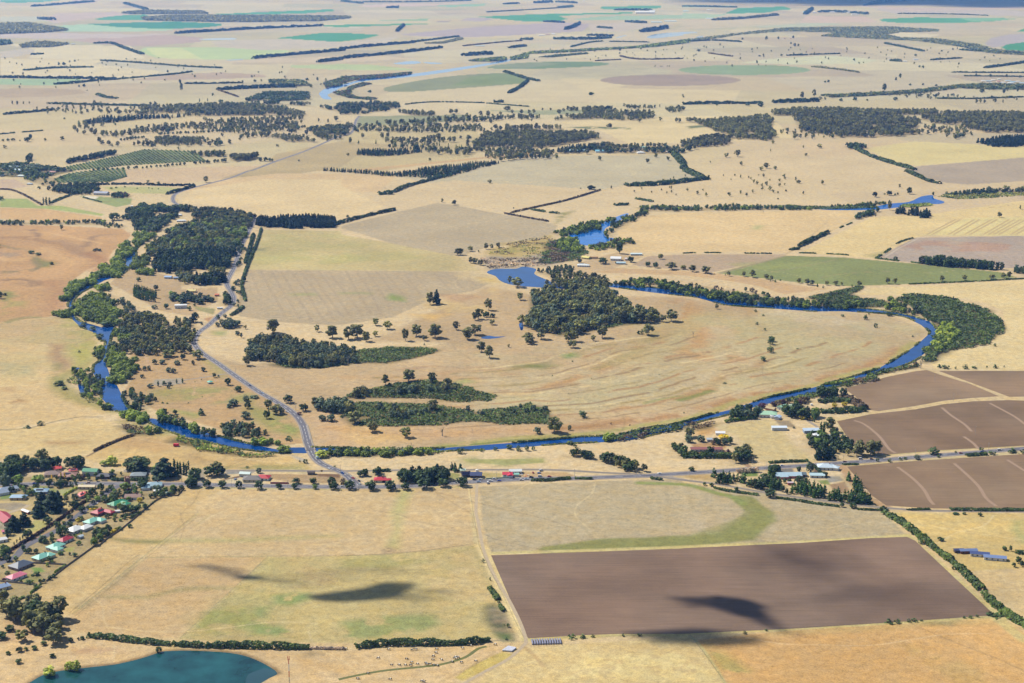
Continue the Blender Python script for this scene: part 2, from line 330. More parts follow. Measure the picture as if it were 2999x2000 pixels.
# -- land inside the river bend
paint('A2 1450,90 1650,150 2351,170 B2 0,170 700,30 700,0 B1 200,1176 1000,800 1300,850 2351,870 C1 0,870 400,935 1400,990 1700,1110 C2 1630,0 1480,110 1200,235 740,365 340,475 0,555 B2 1780,650 1000,720 0,740 A2 2160,740 2100,600 1980,450 1700,280', (196, 168, 126), soft=10, tex=.16)
paint('A2 2120,480 2351,500 B2 0,540 800,560 1400,600 1350,640 800,660 0,720 A2 2180,720', (206, 172, 128), soft=14, warp=8)
paint('B2 0,560 250,570 500,680 0,730', (218, 180, 112), soft=14, a=.7, warp=14, noise=(60, .48, 3))
for q, c in (('B2 950,200 1300,180 1700,200 2100,60 2351,-100 C1 300,1100 700,1000 1300,1040 1600,1100 C2 1300,160 400,380 0,430 B2 1400,560 900,480', (198, 178, 136)), ('C1 450,940 1100,970 1400,1050 1200,1120 500,1000', (214, 194, 158))):
    paint(q, c, soft=30, warp=30, a=.8, tex=.15)
for q, w, c, a in (
 ('B2 380,190 600,170 900,175 1040,178', 12, (176, 140, 106), .6), ('B2 700,210 950,190 1150,200 1400,120 1650,80', 26, (190, 148, 98), .55),
 ('B2 1180,190 1350,170 1500,110 1650,80', 14, (150, 142, 76), .6), ('B2 1000,375 1200,360 1400,310 1600,265', 20, (196, 148, 92), .75),
 ('B2 1600,265 1800,190 1950,120 2100,30 C1 -100,1100 50,1000 0,900', 34, (192, 142, 86), .6), ('B2 1700,200 1900,130 2050,60 2150,-60', 18, (160, 146, 82), .6),
 ('B2 0,240 200,250 500,245 900,262', 22, (204, 160, 104), .45), ('B2 200,330 700,360 1100,380', 14, (214, 190, 140), .7),
 ('C1 0,960 60,1040 130,1176 C2 0,50 100,110 250,110 350,130', 28, (206, 148, 84), .75), ('C1 200,960 350,1060 420,1176', 18, (186, 158, 98), .5),
 ('C1 430,940 480,1010 520,1100 600,1176 C2 600,100 500,180 300,240 200,310 50,370 0,400', 22, (184, 148, 98), .8),
 ('B2 1900,470 2351,380 C2 0,385 200,330', 16, (198, 150, 96), .8), ('B2 1300,560 1600,520 1700,500', 20, (196, 160, 112), .5),
 ('B2 1500,600 1900,560 2351,500 C2 0,500 300,430 700,310 1000,260 1300,160 1500,60', 24, (190, 134, 82), .85),
 ('B2 -50,590 400,640 900,630 1300,610', 24, (206, 156, 100), .5), ('B2 0,460 50,500 0,560', 30, (208, 168, 120), .6)):
    stroke(q, w, c, soft=w * .8, a=a, warp=10, noise=(35, .38, 9))
def resamp(pts, n):
    L = np.concatenate([[0], np.cumsum([math.dist(a, b_) for a, b_ in zip(pts, pts[1:])])]); t = np.linspace(0, L[-1], n); a = np.array(pts)[:, :2]; return np.stack([np.interp(t, L, a[:, 0]), np.interp(t, L, a[:, 1])], 1)
for q, c, a_ in (('C1 0,1000 400,1000 900,1000 1300,1060 1600,1120 C2 1400,100 900,230 400,330 200,300 400,160 300,0 C1 100,1120', (190, 178, 130), .6), ('B2 700,60 1200,0 1700,20 1900,60 1300,170 800,170', (188, 172, 132), .5), ('B1 1900,1000 2351,960 C1 300,980 200,1176 B2 2351,100 2000,200 1800,120 B1 2100,1100', (192, 176, 120), .5), ('B2 1000,400 2000,250 2351,200 2351,330 1600,470 1100,520', (196, 184, 138), .6), ('C1 900,1000 1300,1020 1500,1090 1200,1130 900,1080', (206, 190, 148), .6), ('A1 -50,1050 480,1010 600,1110 A2 500,100 300,250 0,300', (196, 180, 124), .5)):
    paint(q, c, soft=40, warp=30, a=a_, noise=(80, .42, 61))
c_in = resamp(smoothpts(P('B2 250,200 500,180 800,170 1150,150 1400,80 1600,10 B1 1900,1150 2150,1110')), 24); c_out = resamp(smoothpts(P('B2 500,640 1000,610 1500,580 1900,540 2351,470 C2 0,470 300,400 700,285 1000,225 1300,120 1500,20')), 24)
for k in range(1, 17):                            # old channel scrolls left on the floor of the bend
    f = k / 17; crv = c_in * (1 - f) + c_out * f; crv = crv + np.array([math.sin(k * 2.1) * 8, math.cos(k * 1.3) * 6]); j0 = random.randint(0, 5); crv = crv[j0:24 - random.randint(0, 5)]
    stroke([tuple(p) for p in crv], random.uniform(4, 10), [(158, 128, 88), (222, 198, 146), (170, 148, 92), (184, 140, 92)][k % 4], soft=4, a=.8, warp=12, noise=(28, .46, k + 50))
for q, w, c, a in (('B2 650,720 1000,690 1300,660 1700,640 2100,580 2351,540 C2 0,540 300,450 500,390 740,340 900,300 1200,215 1350,170 1500,90 1620,0', 15, (178, 168, 96), .9), ('B2 650,728 1000,702 1400,670 1600,655', 7, (128, 138, 60), .9),
 ('A2 600,130 480,210 380,290 450,350 620,430 760,480', 26, (170, 158, 88), .85), ('A1 480,1010 620,1130 A2 600,80', 30, (186, 172, 96), .8), ('A2 1000,590 1300,640 1700,740 2000,770', 18, (186, 168, 98), .7),
 ('A2 850,560 1000,600 1150,620', 30, (160, 150, 80), .7), ('C2 0,400 150,350 200,340', 12, (130, 142, 70), .8), ('B2 2100,420 2351,370', 9, (146, 150, 76), .6)):
    stroke(q, w, c, soft=w * .6, a=a, warp=8, noise=(22, .3, 4))
for q, c, a, nz in (
 ('B2 1530,90 1600,80 1650,100 1560,112', (120, 152, 76), .9, None), ('B2 780,275 880,262 890,280 800,288', (150, 165, 80), .8, None), ('B2 1200,175 1300,160 1500,165 1400,190', (118, 130, 62), .8, None),
 ('B1 320,870 360,850 440,875 430,895 330,892', (140, 165, 75), .85, None), ('B1 0,838 200,840 200,850 0,850', (150, 160, 90), .7, None), ('A1 1980,845 2180,840 2180,856 2000,860', (160, 165, 90), .7, None),
 ('B1 400,920 700,860 1050,800 1100,860 1000,1000 500,1010', (214, 184, 124), .8, (70, .45, 21)), ('B1 650,850 850,850 1000,870 760,900', (186, 148, 108), .7, None), ('B1 480,990 760,985 600,1030', (226, 184, 104), .8, (30, .4, 7)),
 ('B1 800,590 900,600 1000,700 1150,760 1100,790 800,740', (212, 188, 138), .6, None), ('B1 930,735 1080,740 1080,765 980,760', (216, 184, 104), .8, None),
 ('B1 1010,560 1100,500 1300,480 1450,430 1500,500 1400,600 1250,640 1000,610', (190, 166, 98), .9, (60, .35, 3)), ('B1 1080,550 1250,510 1300,550 1100,570', (168, 160, 80), .7, (30, .4, 8)),
 ('B1 950,620 1000,590 1250,590 1500,560 1560,620 1450,660 1200,670 1010,690', (172, 158, 138), .9, (40, .3, 2)),
 ('A1 1790,430 2351,440 B1 0,460 300,520 600,600 0,640 A1 1720,640', (182, 174, 110), .55, (120, .5, 31)), ('A1 1760,540 1840,530 1840,548 1770,548', (138, 138, 100), .8, None),
 ('A1 1720,600 2351,580 B1 0,560 200,600 0,640 A1 1720,640', (184, 178, 108), .6, (60, .45, 12)),
 ('A1 0,560 100,560 140,580 60,600 0,590', (172, 150, 122), .8, None), ('A1 0,745 120,740 300,760 300,785 200,800 100,780 0,760', (150, 120, 92), .7, (30, .35, 5)),
 ('A1 250,570 300,600 370,640 340,665 270,665', (138, 140, 80), .9, None), ('A1 0,810 80,820 180,900 150,960 0,1000', (168, 160, 92), .7, (40, .4, 6)),
 ('A1 0,830 60,830 100,870 0,900', (120, 140, 70), .7, None), ('A1 180,1090 480,1010 650,1150 640,1176 450,1176', (178, 168, 100), .75, (50, .45, 3)),
 ('A2 330,20 440,20 480,150 400,200 370,140', (170, 134, 98), .7, None), ('A2 350,160 380,150 400,300 360,330', (130, 142, 74), .6, (20, .4, 3)), ('A2 450,20 640,10 640,110 500,160', (178, 172, 88), .9, (30, .3, 14)),
 ('A2 0,130 200,160 250,230 0,250', (178, 172, 128), .5, None), ('A2 70,390 170,385 170,415 80,420', (168, 126, 78), .8, (15, .4, 3)), ('A2 0,320 60,320 60,340 0,340', (175, 130, 80), .7, None),
 ('A2 340,680 560,680 520,695 350,695', (170, 128, 80), .8, (14, .4, 2)), ('A2 0,720 300,700 500,760 100,800 0,800', (225, 198, 140), .6, None),
 ('A2 1100,330 1400,310 1700,330 1750,420 1300,430 1050,420', (158, 160, 88), .7, (50, .45, 17)), ('A2 1180,470 1350,500 1340,520 1220,500', (128, 158, 66), .7, (25, .4, 4)),
 ('A2 1700,430 1950,500 2080,600 2060,660 1850,620 1700,500', (156, 158, 82), .75, (50, .42, 27)), ('A2 1900,560 2000,560 2020,620 1960,610', (128, 158, 64), .6, None), ('A2 1430,100 1550,190 1540,240 1420,160', (172, 168, 98), .8, None),
 ('A2 1060,340 1200,300 1400,380 1300,420 1100,400', (172, 158, 92), .6, (40, .4, 8)), ('A2 900,640 1400,700 1100,760 800,720', (200, 160, 106), .7, (50, .45, 38)),
 ('A2 1450,860 2100,850 2130,880 1500,885', (104, 128, 60), .6, (18, .45, 7)), ('A2 1200,760 1700,770 1800,820 1300,840', (176, 146, 100), .5, (20, .5, 6)),
 ('B2 830,800 1000,790 1380,800 1400,835 1150,855 850,850', (152, 156, 88), .8, (40, .35, 3)), ('A1 1450,1100 1530,1100 1520,1125 1460,1120', (140, 160, 72), .8, None),
 ('C1 480,380 550,378 530,405 470,400', (182, 180, 118), .8, None), ('C1 1480,520 1700,480 2200,500 2351,520 2300,560 1700,560', (184, 144, 120), .7, (50, .45, 8)),
 ('C1 1250,580 1400,550 1320,600', (150, 150, 80), .6, None), ('C1 300,640 700,610 1000,640 500,690', (160, 165, 90), .45, (60, .45, 23)), ('B1 1500,290 1600,275 1540,330 1490,365', (138, 138, 78), .8, (20, .35, 4)),
 ('C0 800,960 1400,1000 1100,1080 700,1060', (215, 185, 145), .4, None), ('C1 1800,500 1950,455 1990,460 1900,520', (190, 180, 160), .4, None),
 ('B0 1540,875 1700,870 1990,880 1980,890 1700,888', (105, 120, 72), .9, (18, .4, 5)), ('C0 30,870 200,858 160,875 50,885', (100, 115, 70), .9, None)):
    paint(q, c, soft=10, warp=10, a=a, noise=nz)
# swales in the rough grazing west of the river
for q, w, c in (('A1 0,455 250,470 500,540 700,600', 22, (176, 132, 92)), ('A1 230,410 250,460 200,470', 16, (150, 120, 98)), ('A1 560,520 650,460 750,440', 18, (160, 128, 100)), ('A1 400,480 560,560 620,590', 24, (186, 146, 108)),
 ('A1 0,515 130,540 240,580 270,660 120,690 0,700', 14, (150, 136, 96)), ('A1 0,690 200,690 260,660', 10, (140, 130, 90)), ('A1 650,450 880,430', 12, (196, 156, 116)), ('A1 40,1040 150,1010 260,1005', 12, (150, 150, 90)),
 ('A1 340,760 420,820 380,950', 40, (196, 140, 98)), ('A1 640,560 720,630 640,680', 30, (190, 132, 92)), ('A1 180,420 400,440 700,500', 12, (224, 178, 120)), ('A1 0,600 150,620 300,540 420,600 500,640', 26, (222, 176, 118))):
    stroke(q, w, c, soft=w * .8, a=.75, warp=14, noise=(30, .3, 6))
# -- paddocks south of the highway
for q, c, tx, rest in (
 ('A2 -100,1010 2351,1020 B2 2351,960 C2 0,960 1300,1130 2351,1165 2600,1165 C3 2600,1300 A3 -400,1300 -400,0', (214, 186, 136), .08, {}),
 ('A2 1270,1005 1560,1010 1350,1110 A3 1350,20 960,310 500,700 220,610 200,560 680,220 980,0 A2 1000,1176 1130,1060', (210, 180, 124), .12, {}),
 ('A2 1570,1015 2351,1015 B2 0,1020 870,1000 905,1176 B3 920,200 600,265 300,290 0,300 A3 2351,300 1850,305 1000,310 1350,30', (208, 180, 132), .07, {}),
 ('A3 1020,315 1840,308 1240,870 900,850 600,830 430,790 500,700', (206, 174, 124), .09, {}),
 ('A3 1850,310 2351,300 B3 0,300 300,290 600,265 925,225 1000,400 1080,600 1160,870 1000,870 100,900 0,900 A3 1500,890 1250,870', (196, 176, 116), .14, {}),
 ('B2 950,1000 1800,960 2351,945 C2 0,975 250,1010 1000,1090 1390,1176 C3 1540,160 1000,190 0,240 B3 1430,270 1030,290 975,100', (188, 170, 134), .08, {}),
 ('C3 1420,0 2351,10 2600,10 2600,350 2351,385 1900,410 1600,130', (212, 184, 116), .12, {}), ('C3 1960,410 2351,385 2600,385 2600,800 2351,780 2100,560', (214, 186, 134), .08, {}),
 ('C3 100,880 800,810 2190,720 2351,830 2700,1176 2700,1500 300,1500 260,1140', (222, 170, 104), .10, {}),
 ('B3 1280,930 2351,860 C3 50,860 290,1176 400,1500 B3 700,1500 1000,1110 1250,950', (214, 188, 130), .12, {}),
 ('A3 430,880 600,850 1200,930 2351,950 B3 0,950 600,935 1030,890 1180,900 1100,1000 800,1150 700,1500 -2351,1500 A3 -200,800', (216, 184, 134), .08, {}),
 ('B3 780,1140 900,1050 1110,960 1190,980 1100,1040 900,1130 830,1160', (204, 180, 96), .12, {})):
    paint(q, c, soft=1.5, tex=tx)
paint('A3 1900,450 2000,560 1750,760 1400,850 1250,870 1840,310', (178, 170, 108), soft=25, warp=20, a=.6, noise=(60, .42, 3))
for q, c, a, nz in (('A3 1880,560 2100,560 2130,600 1980,640 1880,620', (140, 158, 90), .9, (18, .35, 4)), ('A3 1760,650 1850,640 1820,730 1740,720', (142, 158, 92), .8, (16, .4, 8)), ('A3 1680,770 1950,790 2000,860 1720,850', (140, 158, 90), .85, (18, .38, 5)),
 ('A3 1400,700 1700,640 1800,800 1500,850 1350,820', (150, 158, 78), .6, (22, .45, 6)), ('B3 0,750 300,720 620,710 660,770 500,840 300,860 0,870', (146, 158, 92), .8, (24, .42, 9)), ('B3 0,320 350,300 600,340 300,400 0,380', (160, 158, 92), .6, (26, .42, 3)),
 ('B3 500,320 900,260 1010,450 1050,620 800,800 700,700', (212, 184, 128), .6, (50, .4, 5)), ('A3 1850,460 2000,330 2351,380 2300,480 2000,520', (196, 164, 116), .5, (40, .4, 5)),
 ('B3 960,650 1020,630 1100,690 1150,800 1160,860 1110,870 1030,810 960,730', (94, 98, 74), .95, None), ('B3 1000,668 1060,665 1070,682 1010,686', (170, 150, 120), .95, None), ('B3 1010,700 1075,698 1080,712 1020,716', (170, 150, 120), .95, None),
 ('B3 1035,738 1110,732 1110,750 1040,752', (170, 145, 118), .95, None), ('B3 1050,800 1130,797 1110,820 1060,815', (172, 150, 120), .95, None), ('B3 1060,820 1140,830 1150,870 1090,865', (86, 118, 56), .8, (10, .4, 3)),
 ('B3 350,0 420,0 400,150 400,260 300,250 360,130', (184, 178, 112), .7, None), ('B2 390,1010 470,1010 430,1176 360,1176', (180, 180, 108), .7, None), ('B3 290,240 350,260 360,285 290,290', (150, 128, 100), .8, (9, .35, 2)),
 ('A3 100,190 900,190 1140,180 1120,215 850,215', (160, 156, 92), .0, None), ('A3 760,185 900,190 1150,190 1110,215 870,212', (128, 132, 74), .85, None), ('A3 1150,180 1700,170 2351,150 2351,165 1700,205 1150,205', (176, 170, 104), .6, None),
 ('A3 700,585 1000,580 1250,520 1700,500 1650,520 1200,550 1000,600 720,600', (156, 150, 96), .7, None), ('A3 480,660 620,600 720,540 860,420 960,320 880,440 640,610 540,680', (150, 138, 100), .7, None),
 ('C3 150,900 300,980 400,1060 600,1176 300,1176 200,1000', (168, 162, 84), .7, (30, .42, 7)), ('C3 1500,900 1900,1000 2100,1100 2200,1176 1900,1176 1600,1000', (184, 160, 96), .5, (40, .45, 8)),
 ('C3 600,820 1400,780 2190,730 2200,760 1400,810 600,850', (192, 172, 108), .7, None), ('C3 1600,760 1900,750 1850,790 1650,785', (150, 140, 92), .8, (14, .35, 3)), ('C3 770,838 820,836 825,855 780,856', (150, 120, 86), .8, None),
 ('B3 1700,1000 2351,950 C3 200,1100 250,1176 B3 1500,1176', (232, 208, 140), .7, (10, .45, 8)), ('C3 1500,0 1700,80 2300,60 2351,120 1900,200 1650,140', (228, 196, 120), .5, (40, .45, 3)),
 ('C3 2280,60 2351,60 2400,200 2330,220', (168, 172, 110), .7, None), ('B3 0,960 100,950 100,1000 0,1010', (206, 168, 108), .0, None), ('A3 2050,1000 2351,1080 2351,1110 2100,1060', (206, 168, 108), .7, None), ('A3 2080,970 2200,965 2200,985 2100,995', (150, 130, 90), .7, (10, .4, 3)),
 ('A3 0,740 430,780 430,830 100,880 0,900', (190, 150, 108), .7, (30, .4, 3)), ('A3 500,930 800,940 900,940 700,960 520,970', (188, 136, 96), .6, (14, .45, 3)),
 ('B2 1900,440 2351,370 2351,420 1950,470', (150, 150, 84), .0, None), ('D5 550,380 1200,290 1600,700 1780,800 1150,800 960,720 820,500', (198, 180, 120), .6, None),
 ('D5 330,390 520,365 600,440 460,500 350,480', (206, 156, 92), .9, None), ('D5 80,960 560,930 600,1030 300,1000', (176, 142, 72), .7, None)):
    if a: paint(q, c, soft=6, warp=6, a=a, noise=nz)
# green arc left by the irrigator in the grey paddock
stroke('B3 1440,262 1800,215 2100,205 2351,190 C3 0,215 150,180 330,130 450,60 500,0 C2 480,1150 420,1090', 26, (148, 146, 84), soft=5, warp=3)
paint('B3 1440,262 1440,240 2351,172 C3 0,180 500,0 640,60 500,200 0,240 B3 2351,250', (148, 148, 84), soft=4, warp=4)
paint('C2 430,1120 570,1150 620,1176 C3 640,60 600,50 480,10 C2 480,1176', (148, 148, 86), soft=4, warp=4)
stroke('C2 -300,975 0,985 120,1010 250,1050 340,1070 420,1120', 10, (146, 154, 84), soft=5)
paint('C3 0,0 450,0 300,90 250,130 0,160 B3 2200,150 2351,100', (196, 176, 142), soft=8, a=.5)
# pale verges, tracks and edges
for q, w, c, a in (
 ('B3 1000,285 1430,270 2351,240 C3 0,238 800,205 1540,160', 7, (216, 198, 130), .95), ('B3 960,230 1030,360 1120,560 1220,770 1270,870', 12, (226, 202, 142), .9),
 ('B3 1270,872 1650,855 1950,838 2351,845 C3 0,835 800,795 1500,755 2150,715 2230,730', 9, (206, 188, 120), .9), ('C3 1540,165 1850,440 2160,720 2351,880', 12, (206, 190, 124), .8),
 ('A3 500,700 980,312 1370,5', 1.6, (192, 178, 122), .7), ('A3 520,712 1000,320 1390,5', .9, (140, 128, 92), .5), ('A3 1240,872 1845,305', 2, (196, 180, 120), .7),
 ('A3 480,690 700,510 900,330 960,290', 1.2, (140, 122, 88), .6), ('B2 875,1000 905,1176 B3 905,0 945,230 1010,380 1110,560 1210,760 1262,860', 1.6, (230, 208, 150), .9),
 ('B3 900,0 925,215', 5, (210, 190, 138), .8), ('A3 1000,312 1850,305', 1.4, (196, 180, 120), .8), ('B3 0,298 300,290 600,262 925,212', 1.2, (140, 128, 92), .6),
 ('C3 50,850 130,930 220,1060 290,1176', 3, (190, 178, 118), .8), ('B3 1260,925 1330,990 1390,1060', 4, (188, 156, 108), .6), ('B3 990,920 1050,950 1000,1000 700,1160', 3, (196, 168, 120), .7),
 ('B3 1030,885 1180,880', 1.5, (150, 134, 108), .9), ('A3 1440,20 1350,90', 2, (190, 170, 110), .7), ('B2 0,1015 870,1000', 3, (188, 186, 116), .8), ('A2 1300,1005 2351,1020', 3, (188, 186, 116), .8),
 ('C2 1690,195 1800,235 1980,290 2180,370 2240,385', 8, (206, 182, 138), 1), ('C2 1120,320 1400,240 1630,195 2351,200', 4, (212, 192, 150), 1), ('C2 1040,545 1300,490 1600,455 1800,420 2000,400 2250,392 2450,400', 10, (214, 188, 138), 1),
 ('C2 1070,545 1110,640 1200,760 1350,785', 4, (200, 180, 130), .9), ('C2 1340,785 1800,750 2351,720', 6, (196, 178, 122), .9), ('C2 1100,850 1220,850 2351,765', 6, (200, 180, 128), .9), ('C2 1100,860 1200,1000 1300,1090 1400,1140', 12, (186, 144, 106), .8),
 ('A1 180,175 240,215 300,235 480,175', 3, (120, 100, 80), .0), ('C1 260,705 700,588', 8, (168, 150, 116), .9), ('C1 1060,610 880,650 600,700', 3, (170, 150, 116), .7), ('C1 1500,690 1150,705 950,735', 3, (168, 150, 112), .7),
 ('C1 500,575 700,582 1000,350', 4, (200, 176, 134), .8), ('C1 720,572 1180,330', 3, (190, 168, 120), .7), ('C1 1400,590 1480,540 1620,465', 3, (204, 190, 172), .8),
 ('A1 560,185 680,185', 1, (230, 215, 190), .0), ('A2 600,790 760,710 940,640', 3, (110, 88, 70), .8), ('A2 -50,612 200,595 400,545 560,520 700,520', 3, (130, 122, 88), .8),
 ('B2 60,430 400,440 600,560', 3, (190, 160, 124), .0), ('A2 1050,420 1300,425 1700,430', 3, (178, 150, 108), .7), ('A2 980,75 1010,130 1050,190', 3, (206, 166, 130), .7), ('A2 1380,430 1500,500', 2, (196, 160, 116), .6),
 ('A2 1310,280 1340,330 1330,370', 3, (206, 170, 124), .6), ('A2 1330,1140 1500,1160', 1, (200, 180, 130), .0), ('B0 85,900 0,960', 2, (200, 175, 130), .0),
 ('B1 400,80 600,68 800,66 1950,100', 2, (214, 188, 138), .8), ('B1 880,235 1000,255 1180,262', 2, (150, 128, 100), .5), ('C0 1650,470 1850,520', 12, (192, 172, 140), .7)):
    if a: stroke(q, w, c, soft=max(1.2, w * .35), a=a, warp=.6)
for k in range(90):                               # stock pads and old wheel tracks wandering over the paddocks
    yy = random.uniform(1250, 4200); xx = random.uniform(-.34, .34) * yy; an = random.uniform(0, 6.28); q = []
    for j in range(random.randint(4, 9)): q.append((xx, yy)); an += random.uniform(-.5, .5); xx += math.cos(an) * 38; yy += math.sin(an) * 38
    stroke(q, random.uniform(.8, 1.8), (150, 126, 92) if k % 2 else (230, 208, 162), soft=1.5, a=.55)
stroke('A3 200,1176 300,1118 430,1086 600,1066 780,1046 900,1021 1000,994 1100,961 1300,949 1500,958 1620,971 1720,996 1830,1046 1915,1108', 7, (146, 122, 86), soft=4, a=.85, warp=1.5)
# town ground: gardens, lawns and drives
paint('D1 -100,400 1000,330 1760,300 2100,400 2110,500 2040,590 1890,600 D2 1120,220 350,790 100,1000 -200,1000', (178, 158, 112), soft=4, tex=.2)
for q, c in (('D1 0,650 780,640 800,740 700,790 420,870 640,900 300,1100 100,1176 -100,1176 -100,700', (206, 182, 122)), ('D1 400,870 620,900 420,1000 300,1010', (186, 180, 110)), ('D1 0,600 120,570 350,600 0,640', (130, 148, 80)), ('D1 320,470 520,480 700,540 560,560 330,520', (150, 160, 96)),
 ('D1 1460,680 1600,660 1700,690 1640,720 1500,740', (176, 170, 108)), ('D1 1280,800 1500,790 1520,900 1100,960 1180,880', (196, 172, 124)), ('D2 700,260 860,240 820,300 740,300', (170, 166, 92)), ('D2 340,480 460,480 500,530 380,540', (128, 156, 70)), ('D2 240,560 420,560 480,620 340,660 220,640', (158, 150, 88)),
 ('D1 1760,390 2050,400 2080,430 1700,430', (196, 164, 116)), ('D1 250,440 2150,430 2150,440 250,455', (172, 128, 98)), ('D1 630,1060 760,1070 700,1110', (200, 164, 110)), ('D1 680,520 900,490 760,600 690,580', (170, 170, 110)),
 ('D1 -50,680 200,670 330,700 160,760 0,740', (172, 158, 136)), ('D1 0,860 60,900 80,980 -50,980', (170, 160, 140)), ('D3 170,340 420,280 400,310 180,350', (128, 92, 66)), ('D3 720,265 1560,270 1560,370 1000,370 750,320', (176, 148, 108)), ('D3 1280,262 1560,268 1540,310 1300,290', (138, 100, 72)),
 ('D3 300,320 640,300 700,385 430,385 130,365', (214, 196, 160)), ('D3 1600,330 1700,370 1660,400 1560,380', (150, 160, 84)), ('D4 40,170 190,190 180,250 50,250', (160, 158, 96)), ('D4 430,170 680,180 650,230 460,235', (184, 168, 110)),
 ('D4 860,165 1400,170 1500,205 1500,225 900,225', (196, 164, 116)), ('D4 200,20 1150,10 1150,60 700,85 300,60', (168, 166, 102)), ('D5 290,590 640,560 720,600 640,690 360,690', (196, 150, 104)), ('D5 360,665 640,655 640,690 370,700', (170, 110, 84)),
 ('D5 1300,880 1420,850 1470,910 1310,920', (128, 124, 122)), ('D5 1410,850 1440,850 1470,905 1440,912', (128, 124, 122)), ('D5 1830,960 2000,960 2050,1010 1880,1035', (158, 152, 142)), ('D5 1740,1010 1860,1000 1900,1060 1800,1050', (140, 150, 84)), ('D5 1880,1060 2060,1020 2130,1160 1960,1150', (168, 138, 106)),
 ('D5 850,910 1060,900 1060,960 880,960', (118, 140, 70)), ('D5 1250,310 1420,320 1500,410 1300,380', (160, 140, 110)), ('A1 560,180 600,172 685,180 650,196', (232, 222, 205)), ('D5 880,810 960,820 1000,865 940,860', (176, 130, 96)), ('D5 1690,850 1750,900 1760,950 1700,930', (120, 92, 72)),
 ('A2 1060,262 1250,250 1270,290 1130,305 1050,300', (172, 160, 142)), ('A2 1550,885 1750,882 1750,905 1560,915', (160, 156, 150)), ('A2 1340,880 1420,880 1390,1000 1320,990', (172, 160, 140)), ('A2 2000,780 2100,810 2130,850 2060,820', (178, 166, 148)), ('B1 1620,640 1900,560 2080,590 1900,660 1700,720 1560,740', (204, 176, 134)),
 ('A1 1060,700 1240,740 1250,820 1500,800 1500,900 1300,1000 1100,960 880,840 760,780 830,700 950,670', (192, 164, 124)), ('A1 1330,930 1480,950 1470,990 1360,960', (158, 150, 100)), ('A1 1400,1020 1470,1000 1440,1040', (196, 146, 100)), ('A1 980,540 1130,440 1130,480 1020,560', (204, 174, 124)), ('A1 1160,340 1260,310 1250,350', (214, 190, 140)), ('A1 1350,275 1460,280 1440,305 1340,300', (206, 180, 130))):
    paint(q, c, soft=1.5, warp=1.5, tex=.14)
# wheel marks and soil bands keep to the land
COL = COL * np.array([[1.0, 1.02, .98]])
rg_ = COL[:, 0] / COL[:, 1]; COL[:, 0] = COL[:, 1] * np.where(rg_ > 1.5, 1.5 + (rg_ - 1.5) * .55, rg_)      # dry soil here is straw to tan, seldom orange
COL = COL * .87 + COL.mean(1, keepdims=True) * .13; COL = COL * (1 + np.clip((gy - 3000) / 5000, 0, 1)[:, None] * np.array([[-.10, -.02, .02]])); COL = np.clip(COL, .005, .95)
GI = np.arange(NR * NC).reshape(NR, NC)
GF = np.stack([GI[:-1, :-1], GI[:-1, 1:], GI[1:, 1:], GI[1:, :-1]], -1).reshape(-1, 4)
gm, nt, b = newmat('farmland')
at = N(nt, 'ShaderNodeAttribute', attribute_name='cover')
c = mulcol(nt, at.outputs['Color'], rampmul(nt, .12, GK * .76, GK * 1.2, det=7, rough=.8, fmin=.36, fmax=.64))
c = mulcol(nt, c, rampmul(nt, .6, .82, 1.16, det=3, rough=.75, fmin=.36, fmax=.64)); c = mulcol(nt, c, rampmul(nt, .006, .93, 1.06, det=3))
hu = N(nt, 'ShaderNodeVectorMath', operation='MULTIPLY'); nt.links.new(c, hu.inputs[0]); hu.inputs[1].default_value = (1.04, .98, .86); c = mixcol(nt, c, hu.outputs[0], rampmul(nt, .05, 0, 1, det=5, rough=.7, fmin=.42, fmax=.6))
dk = rampmul(nt, .03, 0, 1, det=5, rough=.75, fmin=.56, fmax=.72)
c = mixcol(nt, c, mulcol(nt, c, rampmul(nt, .1, .74, .86)), dk)
c = mulcol(nt, c, rampmul(nt, .33, 1.04, .74, det=3, rough=.6, fmin=.58, fmax=.74)); nt.links.new(c, b.inputs['Base Color']); b.inputs['Roughness'].default_value = .95; b.inputs['Specular IOR Level'].default_value = .05
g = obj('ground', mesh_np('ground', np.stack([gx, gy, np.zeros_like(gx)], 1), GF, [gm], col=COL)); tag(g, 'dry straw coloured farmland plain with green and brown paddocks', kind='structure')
# ---------------------------------------------------------------- sheets on the ground
def poly(name, pts, z, mat, label=None, kind='structure'):
    me = bpy.data.meshes.new(name); v = [Vector((p[0], p[1], 0)) for p in pts]
    tri = geometry.tessellate_polygon([v]); me.from_pydata([(p[0], p[1], z) for p in pts], [], [tuple(t) for t in tri]); me.materials.append(mat)
    for q in me.polygons:
        if q.normal.z < 0: q.flip()
    o = obj(name, me); tag(o, label, kind=kind); return o
def ribbon_arr(pts, w, z, off=0):
    pts = [Vector(p[:2]) for p in pts]; V = []; F_ = []
    for i, p in enumerate(pts):
        d = (pts[min(i + 1, len(pts) - 1)] - pts[max(i - 1, 0)]); d = d.normalized() if d.length else Vector((1, 0)); n = Vector((-d.y, d.x))
        a = p + n * (off + w / 2); b_ = p + n * (off - w / 2); V += [(a.x, a.y, z), (b_.x, b_.y, z)]
    for i in range(len(pts) - 1): F_.append((2 * i, 2 * i + 1, 2 * i + 3, 2 * i + 2))
    return V, F_
def ribbon(name, s, w, z, mat, label=None, smooth=4, off=0, kind='structure'):
    pts = s if not isinstance(s, str) else P(s); pts = smoothpts(pts, smooth)
    V, F_ = ribbon_arr(pts, w, z, off); o = obj(name, mesh_np(name, V, F_, [mat])); tag(o, label, kind=kind); return o
